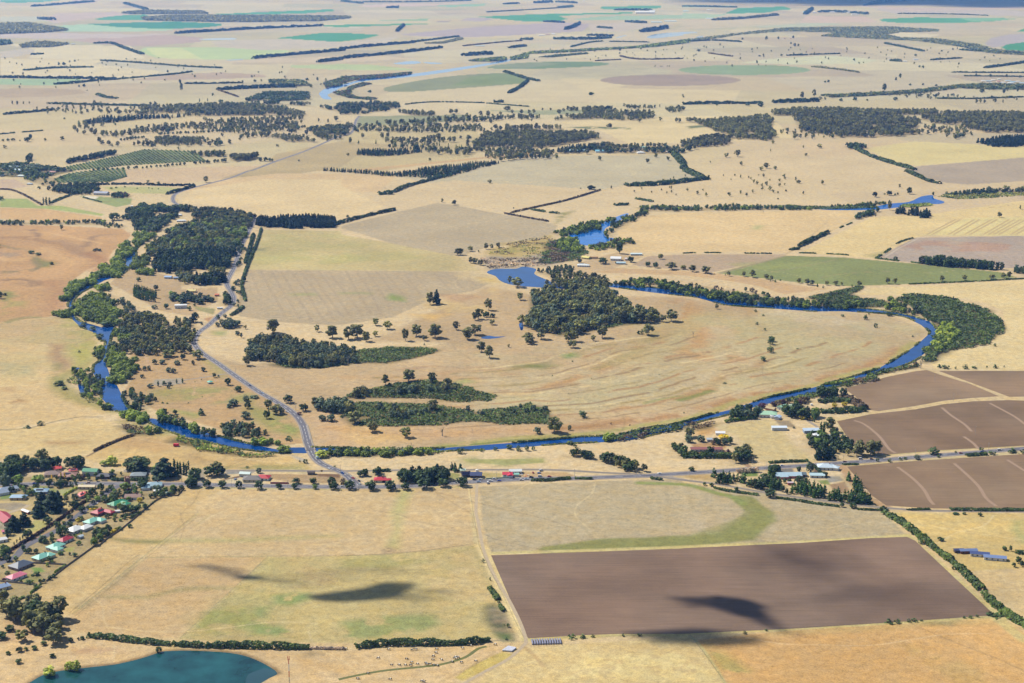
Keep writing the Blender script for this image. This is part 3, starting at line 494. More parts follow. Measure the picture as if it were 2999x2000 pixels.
def dashes(name, s, w, z, mat, on, gap, offs=(0,), label=None):
    pts = smoothpts(P(s), 5); V = []; F_ = []; 
    L = [0]
    for a, b_ in zip(pts, pts[1:]): L.append(L[-1] + math.dist(a, b_))
    def at_(t):
        k = max(0, min(len(pts) - 2, int(np.searchsorted(L, t)) - 1)); f = (t - L[k]) / max(1e-6, L[k + 1] - L[k])
        return (pts[k][0] + (pts[k + 1][0] - pts[k][0]) * f, pts[k][1] + (pts[k + 1][1] - pts[k][1]) * f)
    for off in offs:
        t = 0
        while t < L[-1] - on:
            n = max(2, int(on / 8) + 1); v, f = ribbon_arr([at_(t + on * k / (n - 1)) for k in range(n)], w, z, off)
            F_ += [tuple(q + len(V) for q in ff) for ff in f]; V += v; t += on + gap
    o = obj(name, mesh_np(name, V, F_, [mat])); tag(o, label, kind='structure'); return o
def watermat(name, c, rough=.08, lo=.8, hi=1.15, k=1.0):
    m, nt, b = newmat(name); nt.links.new(mulcol(nt, tuple(v * k for v in lin(c)), rampmul(nt, .03, lo, hi)), b.inputs['Base Color'])
    b.inputs['Roughness'].default_value = rough; b.inputs['IOR'].default_value = 1.33; b.inputs['Specular IOR Level'].default_value = .5
    bp = N(nt, 'ShaderNodeBump', Strength=.25, Distance=.05); g_ = N(nt, 'ShaderNodeNewGeometry'); nz = N(nt, 'ShaderNodeTexNoise', Scale=.8, Detail=3)
    nt.links.new(g_.outputs['Position'], nz.inputs['Vector']); nt.links.new(nz.outputs['Fac'], bp.inputs['Height']); nt.links.new(bp.outputs[0], b.inputs['Normal'])
    return m
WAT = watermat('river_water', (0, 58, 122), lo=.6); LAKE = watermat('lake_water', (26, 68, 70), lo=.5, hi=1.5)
left_bank = ('A1 960,500 890,555 862,600 865,640 880,665 800,715 700,735 600,775 520,840 465,915 480,960 485,1010 560,1080 640,1110 700,1176 A2 725,0 700,120 645,160 640,210 665,270 690,330 700,390 735,430 760,470 860,492 940,510 1000,540 1080,590 1250,650 1450,700 1650,742 1900,768 2100,770 2351,762 '
 'B2 300,768 650,760 800,752 1000,748 1200,733 1400,715 1600,702 1780,695 2000,678 2200,630 2351,598 C2 0,586 100,558 200,533 340,499 420,470 500,450 620,421 740,390 850,372 1000,328 1090,306 1240,255 1330,229 1480,180 1600,134 1680,70 1745,0 C1 1755,1150 1748,1090 1700,1040 1600,1008 1480,980 1300,955 1000,935 700,920 500,900 300,875 100,845 0,830 B1 2200,810 2000,790 1840,772 1700,770')
right_bank = ('B1 1700,800 1850,800 2000,820 2200,845 2351,862 C1 100,875 270,922 400,936 600,948 900,970 1100,968 1400,988 1540,1012 1640,1062 1700,1110 1685,1135 1640,1176 C2 1630,0 1590,38 1480,110 1350,185 1200,232 1050,275 900,318 740,355 620,378 500,412 420,440 340,468 200,500 60,540 0,556 '
 'B2 2280,572 2100,600 1900,640 1780,652 1650,657 1400,682 1050,707 640,738 300,745 0,735 A2 2150,728 2010,730 1900,742 1700,700 1650,690 1500,650 1300,590 1150,552 1050,530 1010,530 935,485 880,450 830,350 800,290 760,240 738,180 745,60 760,0 A1 770,1130 800,1050 700,1078 640,1060 560,1040 512,1000 500,950 510,890 560,840 650,795 720,755 830,720 895,670 900,650 942,590 935,545 990,500')
poly('river', P(left_bank) + P(right_bank)[::1], .06, WAT, 'blue river winding round the grassy bend')
def mkwater(q, lab, mat=WAT, sm=True, name='pond'):
    pts = P(q); poly(name, smoothpts(pts, 3, True) if sm else pts, .07, mat, lab)
mkwater('B1 1000,700 1060,676 1200,674 1250,660 1340,676 1328,710 1400,745 1500,785 1640,800 1600,812 1400,805 1250,795 1150,780 1090,755 1060,725', 'blue backwater beside the river wood')
mkwater('B1 1560,445 1700,400 1880,322 1965,293 1968,312 1870,368 1815,400 1815,450 1885,468 1830,490 1700,515 1620,495', 'broad blue pool beyond the farmyard')
mkwater('B1 1222,1055 1245,1042 1252,1070 1248,1095 1234,1096', 'small blue waterhole at the edge of the wood')
mkwater('B1 960,1150 1010,1135 1060,1142 1130,1140 1070,1152 1000,1158', 'reedy waterhole in the bend paddock')
mkwater('C1 940,258 1100,250 1300,248 1430,226 1560,214 1640,178 1720,168 1730,190 1800,212 1790,225 1740,230 1640,222 1500,250 1300,270 1000,270', 'blue river reach past the dark pines', name='river_reach')
mkwater('C1 1960,150 2080,138 2160,140 2100,152', 'thin blue reach in the far reeds', name='river_reach')
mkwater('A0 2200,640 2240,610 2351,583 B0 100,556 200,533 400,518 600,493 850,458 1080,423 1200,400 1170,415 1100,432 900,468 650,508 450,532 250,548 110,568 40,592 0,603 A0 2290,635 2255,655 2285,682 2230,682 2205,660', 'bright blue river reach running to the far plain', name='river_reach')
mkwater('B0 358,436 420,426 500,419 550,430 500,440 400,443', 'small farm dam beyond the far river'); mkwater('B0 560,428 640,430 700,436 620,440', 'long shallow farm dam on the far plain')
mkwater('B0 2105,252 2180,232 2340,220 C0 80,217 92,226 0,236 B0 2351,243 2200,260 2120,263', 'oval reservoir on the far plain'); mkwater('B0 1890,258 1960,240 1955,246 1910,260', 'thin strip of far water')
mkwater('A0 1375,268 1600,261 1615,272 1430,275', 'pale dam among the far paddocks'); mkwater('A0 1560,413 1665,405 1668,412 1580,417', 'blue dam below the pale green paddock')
mkwater('A2 505,185 540,180 545,190 520,194', 'backwater pool in the reeds'); mkwater('A2 540,290 600,305 625,345 590,385 552,350', 'larger reed pool west of the river'); mkwater('A2 520,225 560,240 560,262 535,262', 'reed pool west of the river'); mkwater('C0 90,255 140,245 120,275 85,278', 'distant bend of the river')
mkwater('A3 100,1230 200,1176 300,1120 430,1090 600,1070 780,1050 900,1025 1000,998 1100,965 1150,957 1300,953 1500,962 1620,975 1720,1000 1830,1050 1910,1108 1860,1140 1800,1176 1740,1260 1500,1400 400,1420', 'teal farm lake at the bottom left', LAKE, name='lake')
SILT = watermat('silt_shallows', (46, 74, 80)); mkwater('A3 1700,1130 1760,1095 1840,1075 1905,1108 1850,1145 1790,1180 1700,1220', 'brown silt shallows at the end of the lake', SILT, name='shallows')
for o_ in scene.objects:
    if o_.name == 'shallows': o_.location.z = .03
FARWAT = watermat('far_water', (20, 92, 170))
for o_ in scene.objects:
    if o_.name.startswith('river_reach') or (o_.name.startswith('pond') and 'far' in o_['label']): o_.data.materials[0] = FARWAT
# ploughed paddocks with furrows
def plough(name, q, c, ang, lab, sc=.35, lo=.87, hi=1.10):
    m, nt, b = newmat(name); base = alb(c)
    f1 = rampmul(nt, sc, lo, hi, det=3, mapscale=(.05, 1, 1), rot=-ang); f2 = rampmul(nt, .009, .74, 1.16, det=5); f3 = rampmul(nt, .5, .93, 1.07)
    c2 = mixcol(nt, base, tuple(v * k for v, k in zip(base, (1.16, 1.06, .98))), rampmul(nt, .006, 0, 1))
    nt.links.new(mulcol(nt, mulcol(nt, mulcol(nt, c2, f1), f2), f3), b.inputs['Base Color']); b.inputs['Roughness'].default_value = .95; b.inputs['Specular IOR Level'].default_value = .05
    poly('ploughed_field', P(q), .05, m, lab)
plough('soil_foreground', 'B3 1030,297 1430,283 2351,250 C3 0,248 800,212 1300,178 1545,170 1600,195 1850,430 2150,710 1500,755 800,800 0,838 B3 1900,838 1600,850 1285,868 1200,690 1110,480', (137, 117, 101), R(2), 'large ploughed brown paddock at the bottom right')
plough('soil_bank', 'C2 1110,325 1250,290 1400,245 1600,205 1680,196 1800,238 1980,292 2180,378 2000,388 1800,408 1600,445 1350,480 1270,470 1190,380', (148, 128, 104), R(62), 'brown tilled paddock beside the river and farm garden')
plough('soil_east', 'C2 1760,202 2351,203 2600,203 2600,380 2351,380 2250,382 1990,285 1850,235', (147, 127, 103), R(62), 'brown tilled paddock at the right edge')
plough('soil_north', 'C2 1062,550 1300,500 1600,468 1800,432 2000,412 2240,404 2450,410 2600,410 2600,720 2351,718 1800,748 1400,780 1340,770 1200,740 1120,640', (140, 119, 96), R(8), 'brown tilled paddock north of the highway')
plough('soil_south', 'C2 1130,862 1500,830 2351,775 2600,760 2600,1150 2351,1158 1700,1150 1400,1130 1300,1060 1180,920', (146, 125, 101), R(4), 'brown tilled paddock south of the highway')
SOILBANK = surf('bare_bank', (172, 144, 118), scale=.3)
for q in ('C2 1180,545 1250,570 1350,650 1420,740 1465,768', 'C2 1785,455 1850,510 1940,570 1990,620', 'C2 1935,655 2000,700 2035,740', 'C2 2115,425 2200,470 2290,520 2370,580', 'C2 1480,865 1580,940 1660,1020 1700,1090 1730,1125', 'C2 1870,840 1960,920 2040,1000 2090,1080 2160,1135', 'C2 2235,815 2290,850 2370,900'):
    ribbon('contour_bank', q, 4, .075, SOILBANK, 'pale contour bank across a tilled paddock')
# striped stubble paddock
STRIPE = surf('stubble_stripe', (194, 170, 118), scale=.2)
for x0, x1, k in ((1700, 1880, 0), (1850, 2010, 1), (1960, 2130, 0), (2090, 2250, 1), (2160, 2330, 0), (2280, 2430, 1)):
    for s_ in (0, 36): ribbon('windrow_strip', 'C1 %d,440 %d,335' % (x0 - 20 + s_, x1 + s_), 5, .05, STRIPE, 'darker mown strip in the striped straw paddock')
TRAM = surf('wheel_mark', (150, 128, 100))
for t in ('A1 1730,700 1760,790 1800,870', 'A1 1800,690 1850,800 1910,900 1960,1000', 'A1 1870,690 1930,800 2000,910 2060,1020', 'A1 1935,690 2010,820 2090,930 2150,1040', 'A1 2000,690 2100,820 2160,920 2230,1030', 'A1 2065,690 2160,810 2260,950 2300,1030', 'A1 2130,690 2230,830 2351,1000', 'A1 2195,690 2290,820 B1 60,1000', 'A1 2260,690 2351,810 B1 150,1000', 'B1 30,690 120,850 210,990', 'B1 100,690 190,820 280,1000', 'B1 170,690 260,810 340,960', 'B1 235,690 320,790 420,930', 'B1 300,700 400,820 440,860', 'B1 370,710 480,800 500,820', 'B1 440,715 550,860', 'B1 510,720 600,830', 'B1 640,700 720,790', 'B1 770,720 830,810', 'B1 870,730 920,790'):
    for s_ in (-1.3, 1.3): ribbon('wheel_track', t, .55, .05, TRAM, 'thin tractor wheel marks across the grey paddock', off=s_)
# ---------------------------------------------------------------- roads
ASPH = surf('asphalt', (112, 110, 118), k=.62, scale=.15, lo=.85, hi=1.15); GRAV = surf('gravel', (168, 156, 140), scale=.3, lo=.85, hi=1.12); PAINT = surf('road_paint', (235, 235, 235), k=.8, lo=.8, hi=1)
DIRT = surf('dirt_track', (196, 176, 144), scale=.3, lo=.85, hi=1.1); SHO = surf('road_shoulder', (170, 154, 134), scale=.2, lo=.85, hi=1.1)
main_n = 'B0 125,797 100,830 68,915 A0 2320,945 2250,975 2100,1040 1900,1110 1750,1168 A1 1700,5 1585,50 1450,85 1300,125 1215,155 1190,190 1210,225 1300,255 1450,265 1650,290 1752,325 1750,350 1720,400 1670,500 1640,580 1610,670 1572,740 1562,780 1590,830 1610,880 1590,930 1520,985 1440,1060 1360,1120 1335,1176 A2 1352,40 1400,85 1500,150 1600,222 1720,305 1800,357 1880,402 1980,462 2050,522 2088,580'
bridge = 'A2 2088,580 2105,640 2120,700 2140,750'
main_s = 'A2 2140,750 2165,795 2220,845 2351,900 B2 60,945 110,985 125,1003'
for k_, q in enumerate((main_n, bridge, main_s)):
    ribbon('road', q, 8.2, .34 if k_ == 1 else .12, ASPH, ('grey country road curving down to the bridge', 'grey road deck over the river bridge', 'grey road from the bridge to the highway junction')[k_])
    ribbon('road_shoulder', q, 12, .30 if k_ == 1 else .09, SHO, 'pale gravel shoulder of the country road')
    dashes('road_marking', q, .35, .37 if k_ == 1 else .14, PAINT, 9, 5 if k_ else 9, (0,), 'white centre line of the country road'); dashes('road_marking', q, .22, .375 if k_ == 1 else .145, PAINT, 60, .1, (-3.6, 3.6), 'white edge lines of the country road')
highway = 'D1 -200,470 270,462 900,456 1400,457 2050,462 D3 100,392 800,406 1600,415 2351,407 D4 0,297 500,268 1000,243 1500,238 2200,212 2351,208 D5 0,938 500,908 1000,873 1500,843 2000,808 2351,783 C2 1400,815 1600,798 2100,758 2351,738 2600,715'
ribbon('highway', highway, 9.5, .16, ASPH, 'grey highway running across the foreground of the valley'); ribbon('highway_shoulder', highway, 15, .10, SHO, 'gravel shoulder of the highway')
dashes('highway_marking', highway, .35, .18, PAINT, 9, 12, (0,), 'white dashed centre line of the highway'); dashes('highway_marking', highway, .25, .185, PAINT, 80, .1, (-4.1, 4.1), 'white edge lines of the highway')
rail = 'A2 1560,890 1900,890 2200,892 D3 1350,232 1650,232 2351,222 D4 400,140 1000,138 1400,148 1800,172 2200,190 2351,205 C2 0,955 250,985 500,1030 800,1075 1000,1100 1300,1138 1500,1155 1700,1166 2351,1172 2600,1172'
ribbon('railway', rail, 6.5, .08, GRAV, 'gravel railway bed running beside the highway'); RUST = surf('rail_steel', (95, 82, 74), k=.5)
ribbon('railway_rails', rail, .3, .22, RUST, 'rusty rails on the gravel bed', off=.8); ribbon('railway_rails', rail, .3, .22, RUST, 'rusty rails on the gravel bed', off=-.8)
ribbon('street', 'D1 1390,470 1250,540 1130,640 1060,690 860,850 640,1000 300,1170 D2 190,345 50,410 -200,520', 8, .13, ASPH, 'grey village street running down past the houses')
ribbon('footpath', 'D1 980,700 850,800 600,980 340,1120 D2 240,230 120,310', 2, .10, surf('footpath_clay', (176, 138, 108)), 'clay footpath beside the village street')
ribbon('village_lane', 'D1 330,700 270,740 200,760 60,800 -100,830', 5, .10, DIRT, 'gravel lane beside the dark trees'); ribbon('parkside_lane', 'A2 1050,295 1200,275 1450,240 1540,225 1600,222', 4, .10, GRAV, 'pale gravel lane through the riverside park')
ribbon('station_road', 'D1 1420,310 1560,300 1720,310 1720,350', 9, .10, GRAV, 'grey gravel yard behind the large trees')
ribbon('farm_track', 'B2 932,985 930,1080 926,1176 B3 940,60 965,200 990,290 1060,450 1150,600 1230,760 1270,880 1250,920 1150,1010 1000,1090 850,1176 700,1260', 3.4, .07, DIRT, 'pale farm track running down between the paddocks')
ribbon('drain_grass', 'B3 -20,1152 100,1125 300,1090 600,1060 700,1045 850,1000 940,940 1000,925', 3.4, .06, surf('drain_reed', (116, 118, 62), scale=.4, lo=.8, hi=1.2), 'dark green grassy drain across the cattle paddock')
ribbon('farm_track', 'C2 860,545 930,590', 5, .07, GRAV, 'gravel drive to the farm sheds'); ribbon('side_road', 'C2 -120,915 -60,940 0,950 60,965', 5, .11, GRAV, 'gravel side road meeting the highway')
# bridge sides, piers
CONC = surf('concrete', (200, 195, 185), scale=.4)
bt = empty('road_bridge', (P('A2 2115,690')[0][0], P('A2 2115,690')[0][1], 0)); tag(bt, 'concrete road bridge carrying the curving road over the river', 'bridge')
bp_ = smoothpts(P(bridge), 5)
def wallstrip(name, pts, off, th, z0, z1, mat, parent, base=(0, 0)):
    pts = [Vector(p[:2]) for p in pts]; bm = bmesh.new(); prev = None
    for i, p in enumerate(pts):
        d = (pts[min(i + 1, len(pts) - 1)] - pts[max(i - 1, 0)]).normalized(); n = Vector((-d.y, d.x)); c_ = p + n * off - Vector(base)
        q = [bm.verts.new((c_.x + n.x * s * th / 2, c_.y + n.y * s * th / 2, z)) for s, z in ((-1, z0), (1, z0), (1, z1), (-1, z1))]
        if prev:
            for k in range(4): bm.faces.new((prev[k], prev[(k + 1) % 4], q[(k + 1) % 4], q[k]))
        else: bm.faces.new(q[::-1])
        prev = q
    bm.faces.new(prev); return bmobj(name, bm, mat, parent)
for s_ in (-5.4, 5.4): wallstrip('parapet', bp_, s_, .4, .02, 1.4, CONC, bt, tuple(bt.location[:2]))
for k in (6, 10, 14):
    bm = bmesh.new(); box(bm, -5, 5, -.5, .5, -.5, .28); o = bmobj('pier', bm, CONC, bt); o.location = (bp_[k][0] - bt.location.x, bp_[k][1] - bt.location.y, 0)
# ---------------------------------------------------------------- tree models
# kind: (nominal height, crown radius, crown bottom, leaf, bark, shape)
KINDS = {
 'gum': (15, 5.4, .13, 'gum', 1, 'open'), 'olive': (13, 4.9, .12, 'olive', 1, 'open'), 'oak': (9, 4.2, .14, 'oak', 0, 'round'), 'broad': (13, 7.5, .06, 'oak', 0, 'round'),
 'pine': (16, 4.6, .05, 'pine', 0, 'cone'), 'cedar': (18, 8.5, .04, 'pine', 0, 'layer'), 'poplar': (15, 1.9, .04, 'poplar', 0, 'column'), 'willow': (9, 5.6, .0, 'willow', 0, 'round'),
 'shrub': (4, 2.5, .0, 'hedge', 0, 'round'), 'wattle': (7, 3.2, .05, 'wattle', 0, 'round'), 'green': (7, 3.2, .08, 'green', 0, 'round'), 'yellow': (6, 3.2, .08, 'yellow', 0, 'round'),
 'lime': (10, 5.0, .0, 'lime', 0, 'round'), 'purple': (6, 3.0, .08, 'purple', 0, 'round'), 'brown': (5, 3.0, .0, 'brown', 0, 'round'), 'dead': (11, 3.4, .3, 'dead', 1, 'bare'),
 'slim': (9, 2.4, .06, 'poplar', 0, 'cone'), 'belt': (12, 3.6, .06, 'oak', 0, 'tall'), 'yewcol': (7, .9, .02, 'yellow', 0, 'column'), 'euro': (11, 4.2, .03, 'hedge', 0, 'round'),
}
CAT = {'gum': 'gum tree', 'olive': 'gum tree', 'oak': 'tree', 'broad': 'tree', 'pine': 'pine tree', 'cedar': 'cypress tree', 'poplar': 'poplar tree', 'willow': 'willow tree', 'shrub': 'bush', 'wattle': 'wattle tree', 'green': 'tree',
 'yellow': 'tree', 'lime': 'willow tree', 'purple': 'tree', 'brown': 'bush', 'dead': 'dead tree', 'slim': 'tree', 'belt': 'pine tree', 'yewcol': 'tree', 'euro': 'tree'}
ONAME = {'gum': 'gum_tree', 'olive': 'gum_tree', 'oak': 'round_tree', 'broad': 'broad_tree', 'pine': 'pine_tree', 'cedar': 'cypress_tree', 'poplar': 'poplar_tree', 'willow': 'willow_tree', 'shrub': 'bush', 'wattle': 'wattle_tree', 'green': 'garden_tree',
 'yellow': 'yellow_tree', 'lime': 'lime_willow', 'purple': 'purple_tree', 'brown': 'brown_bush', 'dead': 'dead_tree', 'slim': 'slim_tree', 'belt': 'shelter_pine', 'yewcol': 'golden_column_tree', 'euro': 'riverside_tree'}
def cards(cen, nor, size, rg):
    n = len(cen); nor = nor / (np.linalg.norm(nor, axis=1, keepdims=True) + 1e-6)
    a = rg.normal(size=(n, 3)); u = np.cross(nor, a); u /= np.linalg.norm(u, axis=1, keepdims=True) + 1e-6; v = np.cross(nor, u)
    s = size[:, None] * rg.uniform(.7, 1.3, (n, 1)); u = u * s; v = v * s * rg.uniform(.55, 1, (n, 1)); k = nor * s * .28
    return np.stack([cen - u - v - k * rg.uniform(0, 1, (n, 1)), cen + u - v + k * .4, cen + u + v - k * rg.uniform(0, 1, (n, 1)), cen - u + v + k * .4], 1).reshape(-1, 3), np.arange(4 * n).reshape(n, 4)
def tube(p0, p1, r0, r1, n):
    p0 = np.array(p0, float); p1 = np.array(p1, float); d = p1 - p0; d /= np.linalg.norm(d) + 1e-9
    a = np.array([1, 0, 0]) if abs(d[0]) < .8 else np.array([0, 1, 0]); u = np.cross(d, a); u /= np.linalg.norm(u); v = np.cross(d, u); t = np.arange(n) * 2 * np.pi / n
    c = np.cos(t)[:, None] * u + np.sin(t)[:, None] * v; V = np.concatenate([p0 + c * r0, p1 + c * r1]); i = np.arange(n); return V, np.stack([i, (i + 1) % n, (i + 1) % n + n, i + n], 1)
_tm = {}
def tree_arrays(kind, lod, var):
    """(crown verts, crown quads, tints), (trunk verts, trunk quads) for one tree of nominal height"""
    key = (kind, lod, var)
    if key in _tm: return _tm[key]
    h, r, cb, leaf, bark, shape = KINDS[kind]; rg = np.random.default_rng(abs(hash(kind)) % 1 + sum(map(ord, kind)) * 7 + lod * 31 + var * 101)
    n = {0: 620, 1: 210, 2: 66}[lod]; 
    if kind in ('broad', 'cedar', 'willow'): n = int(n * 1.5)
    if kind in ('shrub', 'brown', 'slim', 'poplar'): n = int(n * .6)
    cs = {0: .082, 1: .125, 2: .21}[lod] * (r * 2 + h) / 2 * .62
    ncl = {0: 17, 1: 12, 2: 7}[lod]; C = []; RR = []
    z0 = cb * h
    for k in range(ncl):
        f = (k + rg.uniform(.1, .9)) / ncl; ang = k * 2.4 + rg.uniform(-.5, .5)
        if shape in ('cone', 'layer'):
            rad = r * (1 - f) ** .75; cr = rad * .42 + r * .13; z = z0 + (h - z0) * (f * .93 + .02); rr = rad * .62
        elif shape == 'column': rad = r * math.sin(math.pi * min(1, .15 + f * .85)) ** .6; cr = rad * .6; z = z0 + (h - z0) * f * .94; rr = rad * .35
        elif shape == 'tall': rad = r * (1 - max(0, f - .6)) ; cr = r * .45; z = z0 + (h - z0) * f * .9; rr = r * .5
        elif shape == 'round':
            q = f * 2 - 1; rad = r * math.sqrt(max(.05, 1 - (q * .92 + .08) ** 2)) ; cr = r * rg.uniform(.34, .48); z = z0 + (h - z0) * (.14 + .72 * f); rr = rad * .66
        else:
            rad = r * (.55 + .45 * math.sin(math.pi * f)); cr = r * rg.uniform(.24, .38); z = z0 + (h - z0) * (.15 + .75 * f) ; rr = rad * rg.uniform(.3, .85)
        C.append((rr * math.cos(ang), rr * math.sin(ang), z)); RR.append(cr)
    C = np.array(C); RR = np.array(RR); w = RR ** 2 / (RR ** 2).sum(); pk = rg.choice(ncl, n, p=w); d = rg.normal(size=(n, 3)); d /= np.linalg.norm(d, axis=1, keepdims=True)
    sq = np.array([1, 1, .45 if shape == 'layer' else .8]); cen = C[pk] + d * sq * (RR[pk] * rg.uniform(.55, 1.0, n) ** .5)[:, None]
    cen[:, 2] = np.maximum(cen[:, 2], .25)
    if kind == 'dead': n = n // 5; cen = cen[:n]; d = d[:n]; pk = pk[:n]
    rr_ = np.quantile(np.hypot(cen[:, 0], cen[:, 1]), .96); cen[:, :2] *= r * .97 / rr_; zt = np.quantile(cen[:, 2], .995); cen[:, 2] *= h * .98 / zt
    nor = d + rg.normal(size=d.shape) * .3 + np.array([0, 0, .55]); V, Fq = cards(cen, nor, np.full(n, cs), rg)
    ct = rg.uniform(.25, .75, ncl); T = np.repeat(np.clip(ct[pk] + rg.uniform(-.25, .25, n), 0, 1), 4)
    if kind == 'dead': V = V[:0]; Fq = Fq[:0]; T = T[:0]
    TV = []; TF = []; off = 0
    def addt(a):
        nonlocal off
        TV.append(a[0]); TF.append(a[1] + off); off += len(a[0])
    ns = 7 if lod == 0 else 4; tr = h * (.026 if shape != 'round' else .03); lean = rg.uniform(-.03, .03, 2) * h
    top = np.array([lean[0], lean[1], h * (.62 if shape in ('open', 'bare') else .55)])
    addt(tube((0, 0, -.3), top * .55, tr * 1.3, tr * .8, ns)); addt(tube(top * .55, top, tr * .8, tr * .35, ns))
    if shape in ('open', 'bare') or lod == 0:
        for k in range({0: 9, 1: 5, 2: 2}[lod] + (4 if kind == 'dead' else 0)):
            c = C[rg.integers(len(C))]; s = top * rg.uniform(.35, .8); addt(tube(s, c * np.array([1.1, 1.1, 1]), tr * .5, tr * .12, 4 if lod == 0 else 3))
            if kind == 'dead': e = c + rg.normal(size=3) * r * .4; addt(tube(c * np.array([1.1, 1.1, 1]), e, tr * .16, tr * .05, 3))
    TV = np.concatenate(TV); 
    TF4 = []
    for f in TF: TF4.append(f)
    _tm[key] = ((V, Fq, T), (TV, np.concatenate(TF4))); return _tm[key]
TREES = []                                       # every tree: x, y, height, width factor, kind, phrase, rank text, wood id, explicit
def ADD(x, y, h, kind, wood, wf=1.0, explicit=False, own=None):
    TREES.append(dict(x=x, y=y, h=h, k=kind, w=wood, wf=wf, e=explicit, own=own))
def G(kind, phrase, s, own=None, rough=.04):
    for q in P(s):
        h = q[2] if len(q) > 2 else KINDS[kind][0]; hh = h; kh, kr = KINDS[kind][:2]
        wf = (q[3] / 2) / (kr * h / kh) if len(q) > 3 else random.uniform(.92, 1.1)
        ADD(q[0], q[1], hh, kind, phrase, wf, True, own)
def inside1(x, y, pts): return inside(np.array([x]), np.array([y]), pts)[0]
def wood(s, kinds, phrase, space, hr, warp=1.0, hole=0):
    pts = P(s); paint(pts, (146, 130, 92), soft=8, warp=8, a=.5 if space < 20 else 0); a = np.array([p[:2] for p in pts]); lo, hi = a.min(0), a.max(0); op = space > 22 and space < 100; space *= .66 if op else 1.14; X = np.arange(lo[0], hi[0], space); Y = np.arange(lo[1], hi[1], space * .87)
    if len(X) * len(Y) == 0: X = np.array([a[:, 0].mean()]); Y = np.array([a[:, 1].mean()])
    gx_, gy_ = np.meshgrid(X, Y); gx_ = gx_ + (np.arange(len(Y)) % 2)[:, None] * space / 2; px = (gx_ + rng.uniform(-.38, .38, gx_.shape) * space).ravel(); py = (gy_ + rng.uniform(-.38, .38, gx_.shape) * space).ravel()
    ok = inside(px + (fbm(px, py, space * 4, 13, 2) - .5) * space * 3.2, py + (fbm(px, py, space * 4, 23, 2) - .5) * space * 4.5, pts) if len(px) > 60 else inside(px, py, pts)
    if len(px) > 60: ok &= fbm(px, py, space * 3.2, 3, 2) > .26 + hole * .7
    if op: ok &= fbm(px, py, 170, 77, 2) > .49
    ks = list(kinds); ws = np.array([kinds[k] for k in ks], float); ws /= ws.sum()
    cl = fbm(px, py, space * 5, 44, 2)
    for x, y, o, c in zip(px, py, ok, cl):
        if not o: continue
        k = rng.choice(ks, p=ws); f = KINDS[k][0] / 12 if k in ('shrub',) else 1
        ADD(x, y, rng.uniform(*hr) * (.85 + .3 * c) * (min(f, .6) if k == 'shrub' else 1), k, phrase, rng.uniform(.78, 1.22))
def row(s, kind, phrase, space, hr, jit=.25, exp=False, wf=1.0):
    pts = P(s); L = [0]
    for a, b_ in zip(pts, pts[1:]): L.append(L[-1] + math.dist(a[:2], b_[:2]))
    t = space * .3
    while t < L[-1]:
        k = min(len(pts) - 2, max(0, int(np.searchsorted(L, t)) - 1)); f = (t - L[k]) / max(1e-6, L[k + 1] - L[k])
        ADD(pts[k][0] + (pts[k + 1][0] - pts[k][0]) * f + random.uniform(-1, 1) * jit * space, pts[k][1] + (pts[k + 1][1] - pts[k][1]) * f + random.uniform(-1, 1) * jit * space, random.uniform(*hr), kind if isinstance(kind, str) else random.choice(kind), phrase, wf * random.uniform(.9, 1.15), exp); t += space * random.uniform(.85, 1.15)
# hedges and far belts: bushy strips
def strip(name, s, w, h, leaf, label, cat='hedge', card=None, kind=None, dens=1.0, gap=0, parent=None):
    pts = smoothpts(P(s), 3) if isinstance(s, str) else s; L = np.concatenate([[0], np.cumsum([math.dist(a, b_) for a, b_ in zip(pts, pts[1:])])]); tot = L[-1]
    ppm = pxm(*pts[len(pts) // 2]) * .3414; card = card or max(.55, .75 / ppm, w * .13)
    n = int(min(16000, dens * 2.1 * tot * (w * .8 + 2 * h) / card ** 2 / 3.2)) + 20
    t = rng.uniform(0, tot, n); pa = np.array([p[:2] for p in pts]); x = np.interp(t, L, pa[:, 0]); y = np.interp(t, L, pa[:, 1])
    x2 = np.interp(t + 1, L, pa[:, 0]); y2 = np.interp(t + 1, L, pa[:, 1]); x1 = np.interp(t - 1, L, pa[:, 0]); y1 = np.interp(t - 1, L, pa[:, 1]); dx, dy = x2 - x1, y2 - y1; m = np.hypot(dx, dy) + 1e-6; dx /= m; dy /= m
    th = rng.uniform(0, math.pi, n); wob = (.5 + .72 * vnoise(t, t * 0, max(3.5, w * .9), 3)) * (.86 + .28 * vnoise(t, t * 0, w * 4 + 9, 4)) if h > 3 else .72 + .38 * vnoise(t, t * 0, max(2.5, w), 3) ; r = rng.uniform(.75, 1.0, n) * wob * 1.1
    o = np.cos(th) * w / 2 * np.minimum(r, 1.05); z = np.sin(th) ** .6 * h * np.minimum(r, 1.15) + .1
    if gap:
        keep = vnoise(t, t * 0 + 9, w * 6 + 8, 5) > gap; t, x, y, dx, dy, o, z, th = (q[keep] for q in (t, x, y, dx, dy, o, z, th)); n = len(t)
    cen = np.stack([x - dy * o, y + dx * o, z], 1); nor = np.stack([-dy * np.cos(th), dx * np.cos(th), np.sin(th)], 1) + rng.normal(size=(n, 3)) * .4
    V, Fq = cards(cen, nor, np.full(n, card), rng); c0 = pa.mean(0); V[:, 0] -= c0[0]; V[:, 1] -= c0[1]
    T = np.repeat(np.clip(vnoise(t, t * 0, 6, 8) * .8 + rng.uniform(-.2, .3, n), 0, 1), 4)
    ob = obj(name, mesh_np(name, V, Fq, [LEAF[leaf]], tint=T), parent); ob.location = (c0[0], c0[1], 0); tag(ob, label, cat, None, kind); return ob
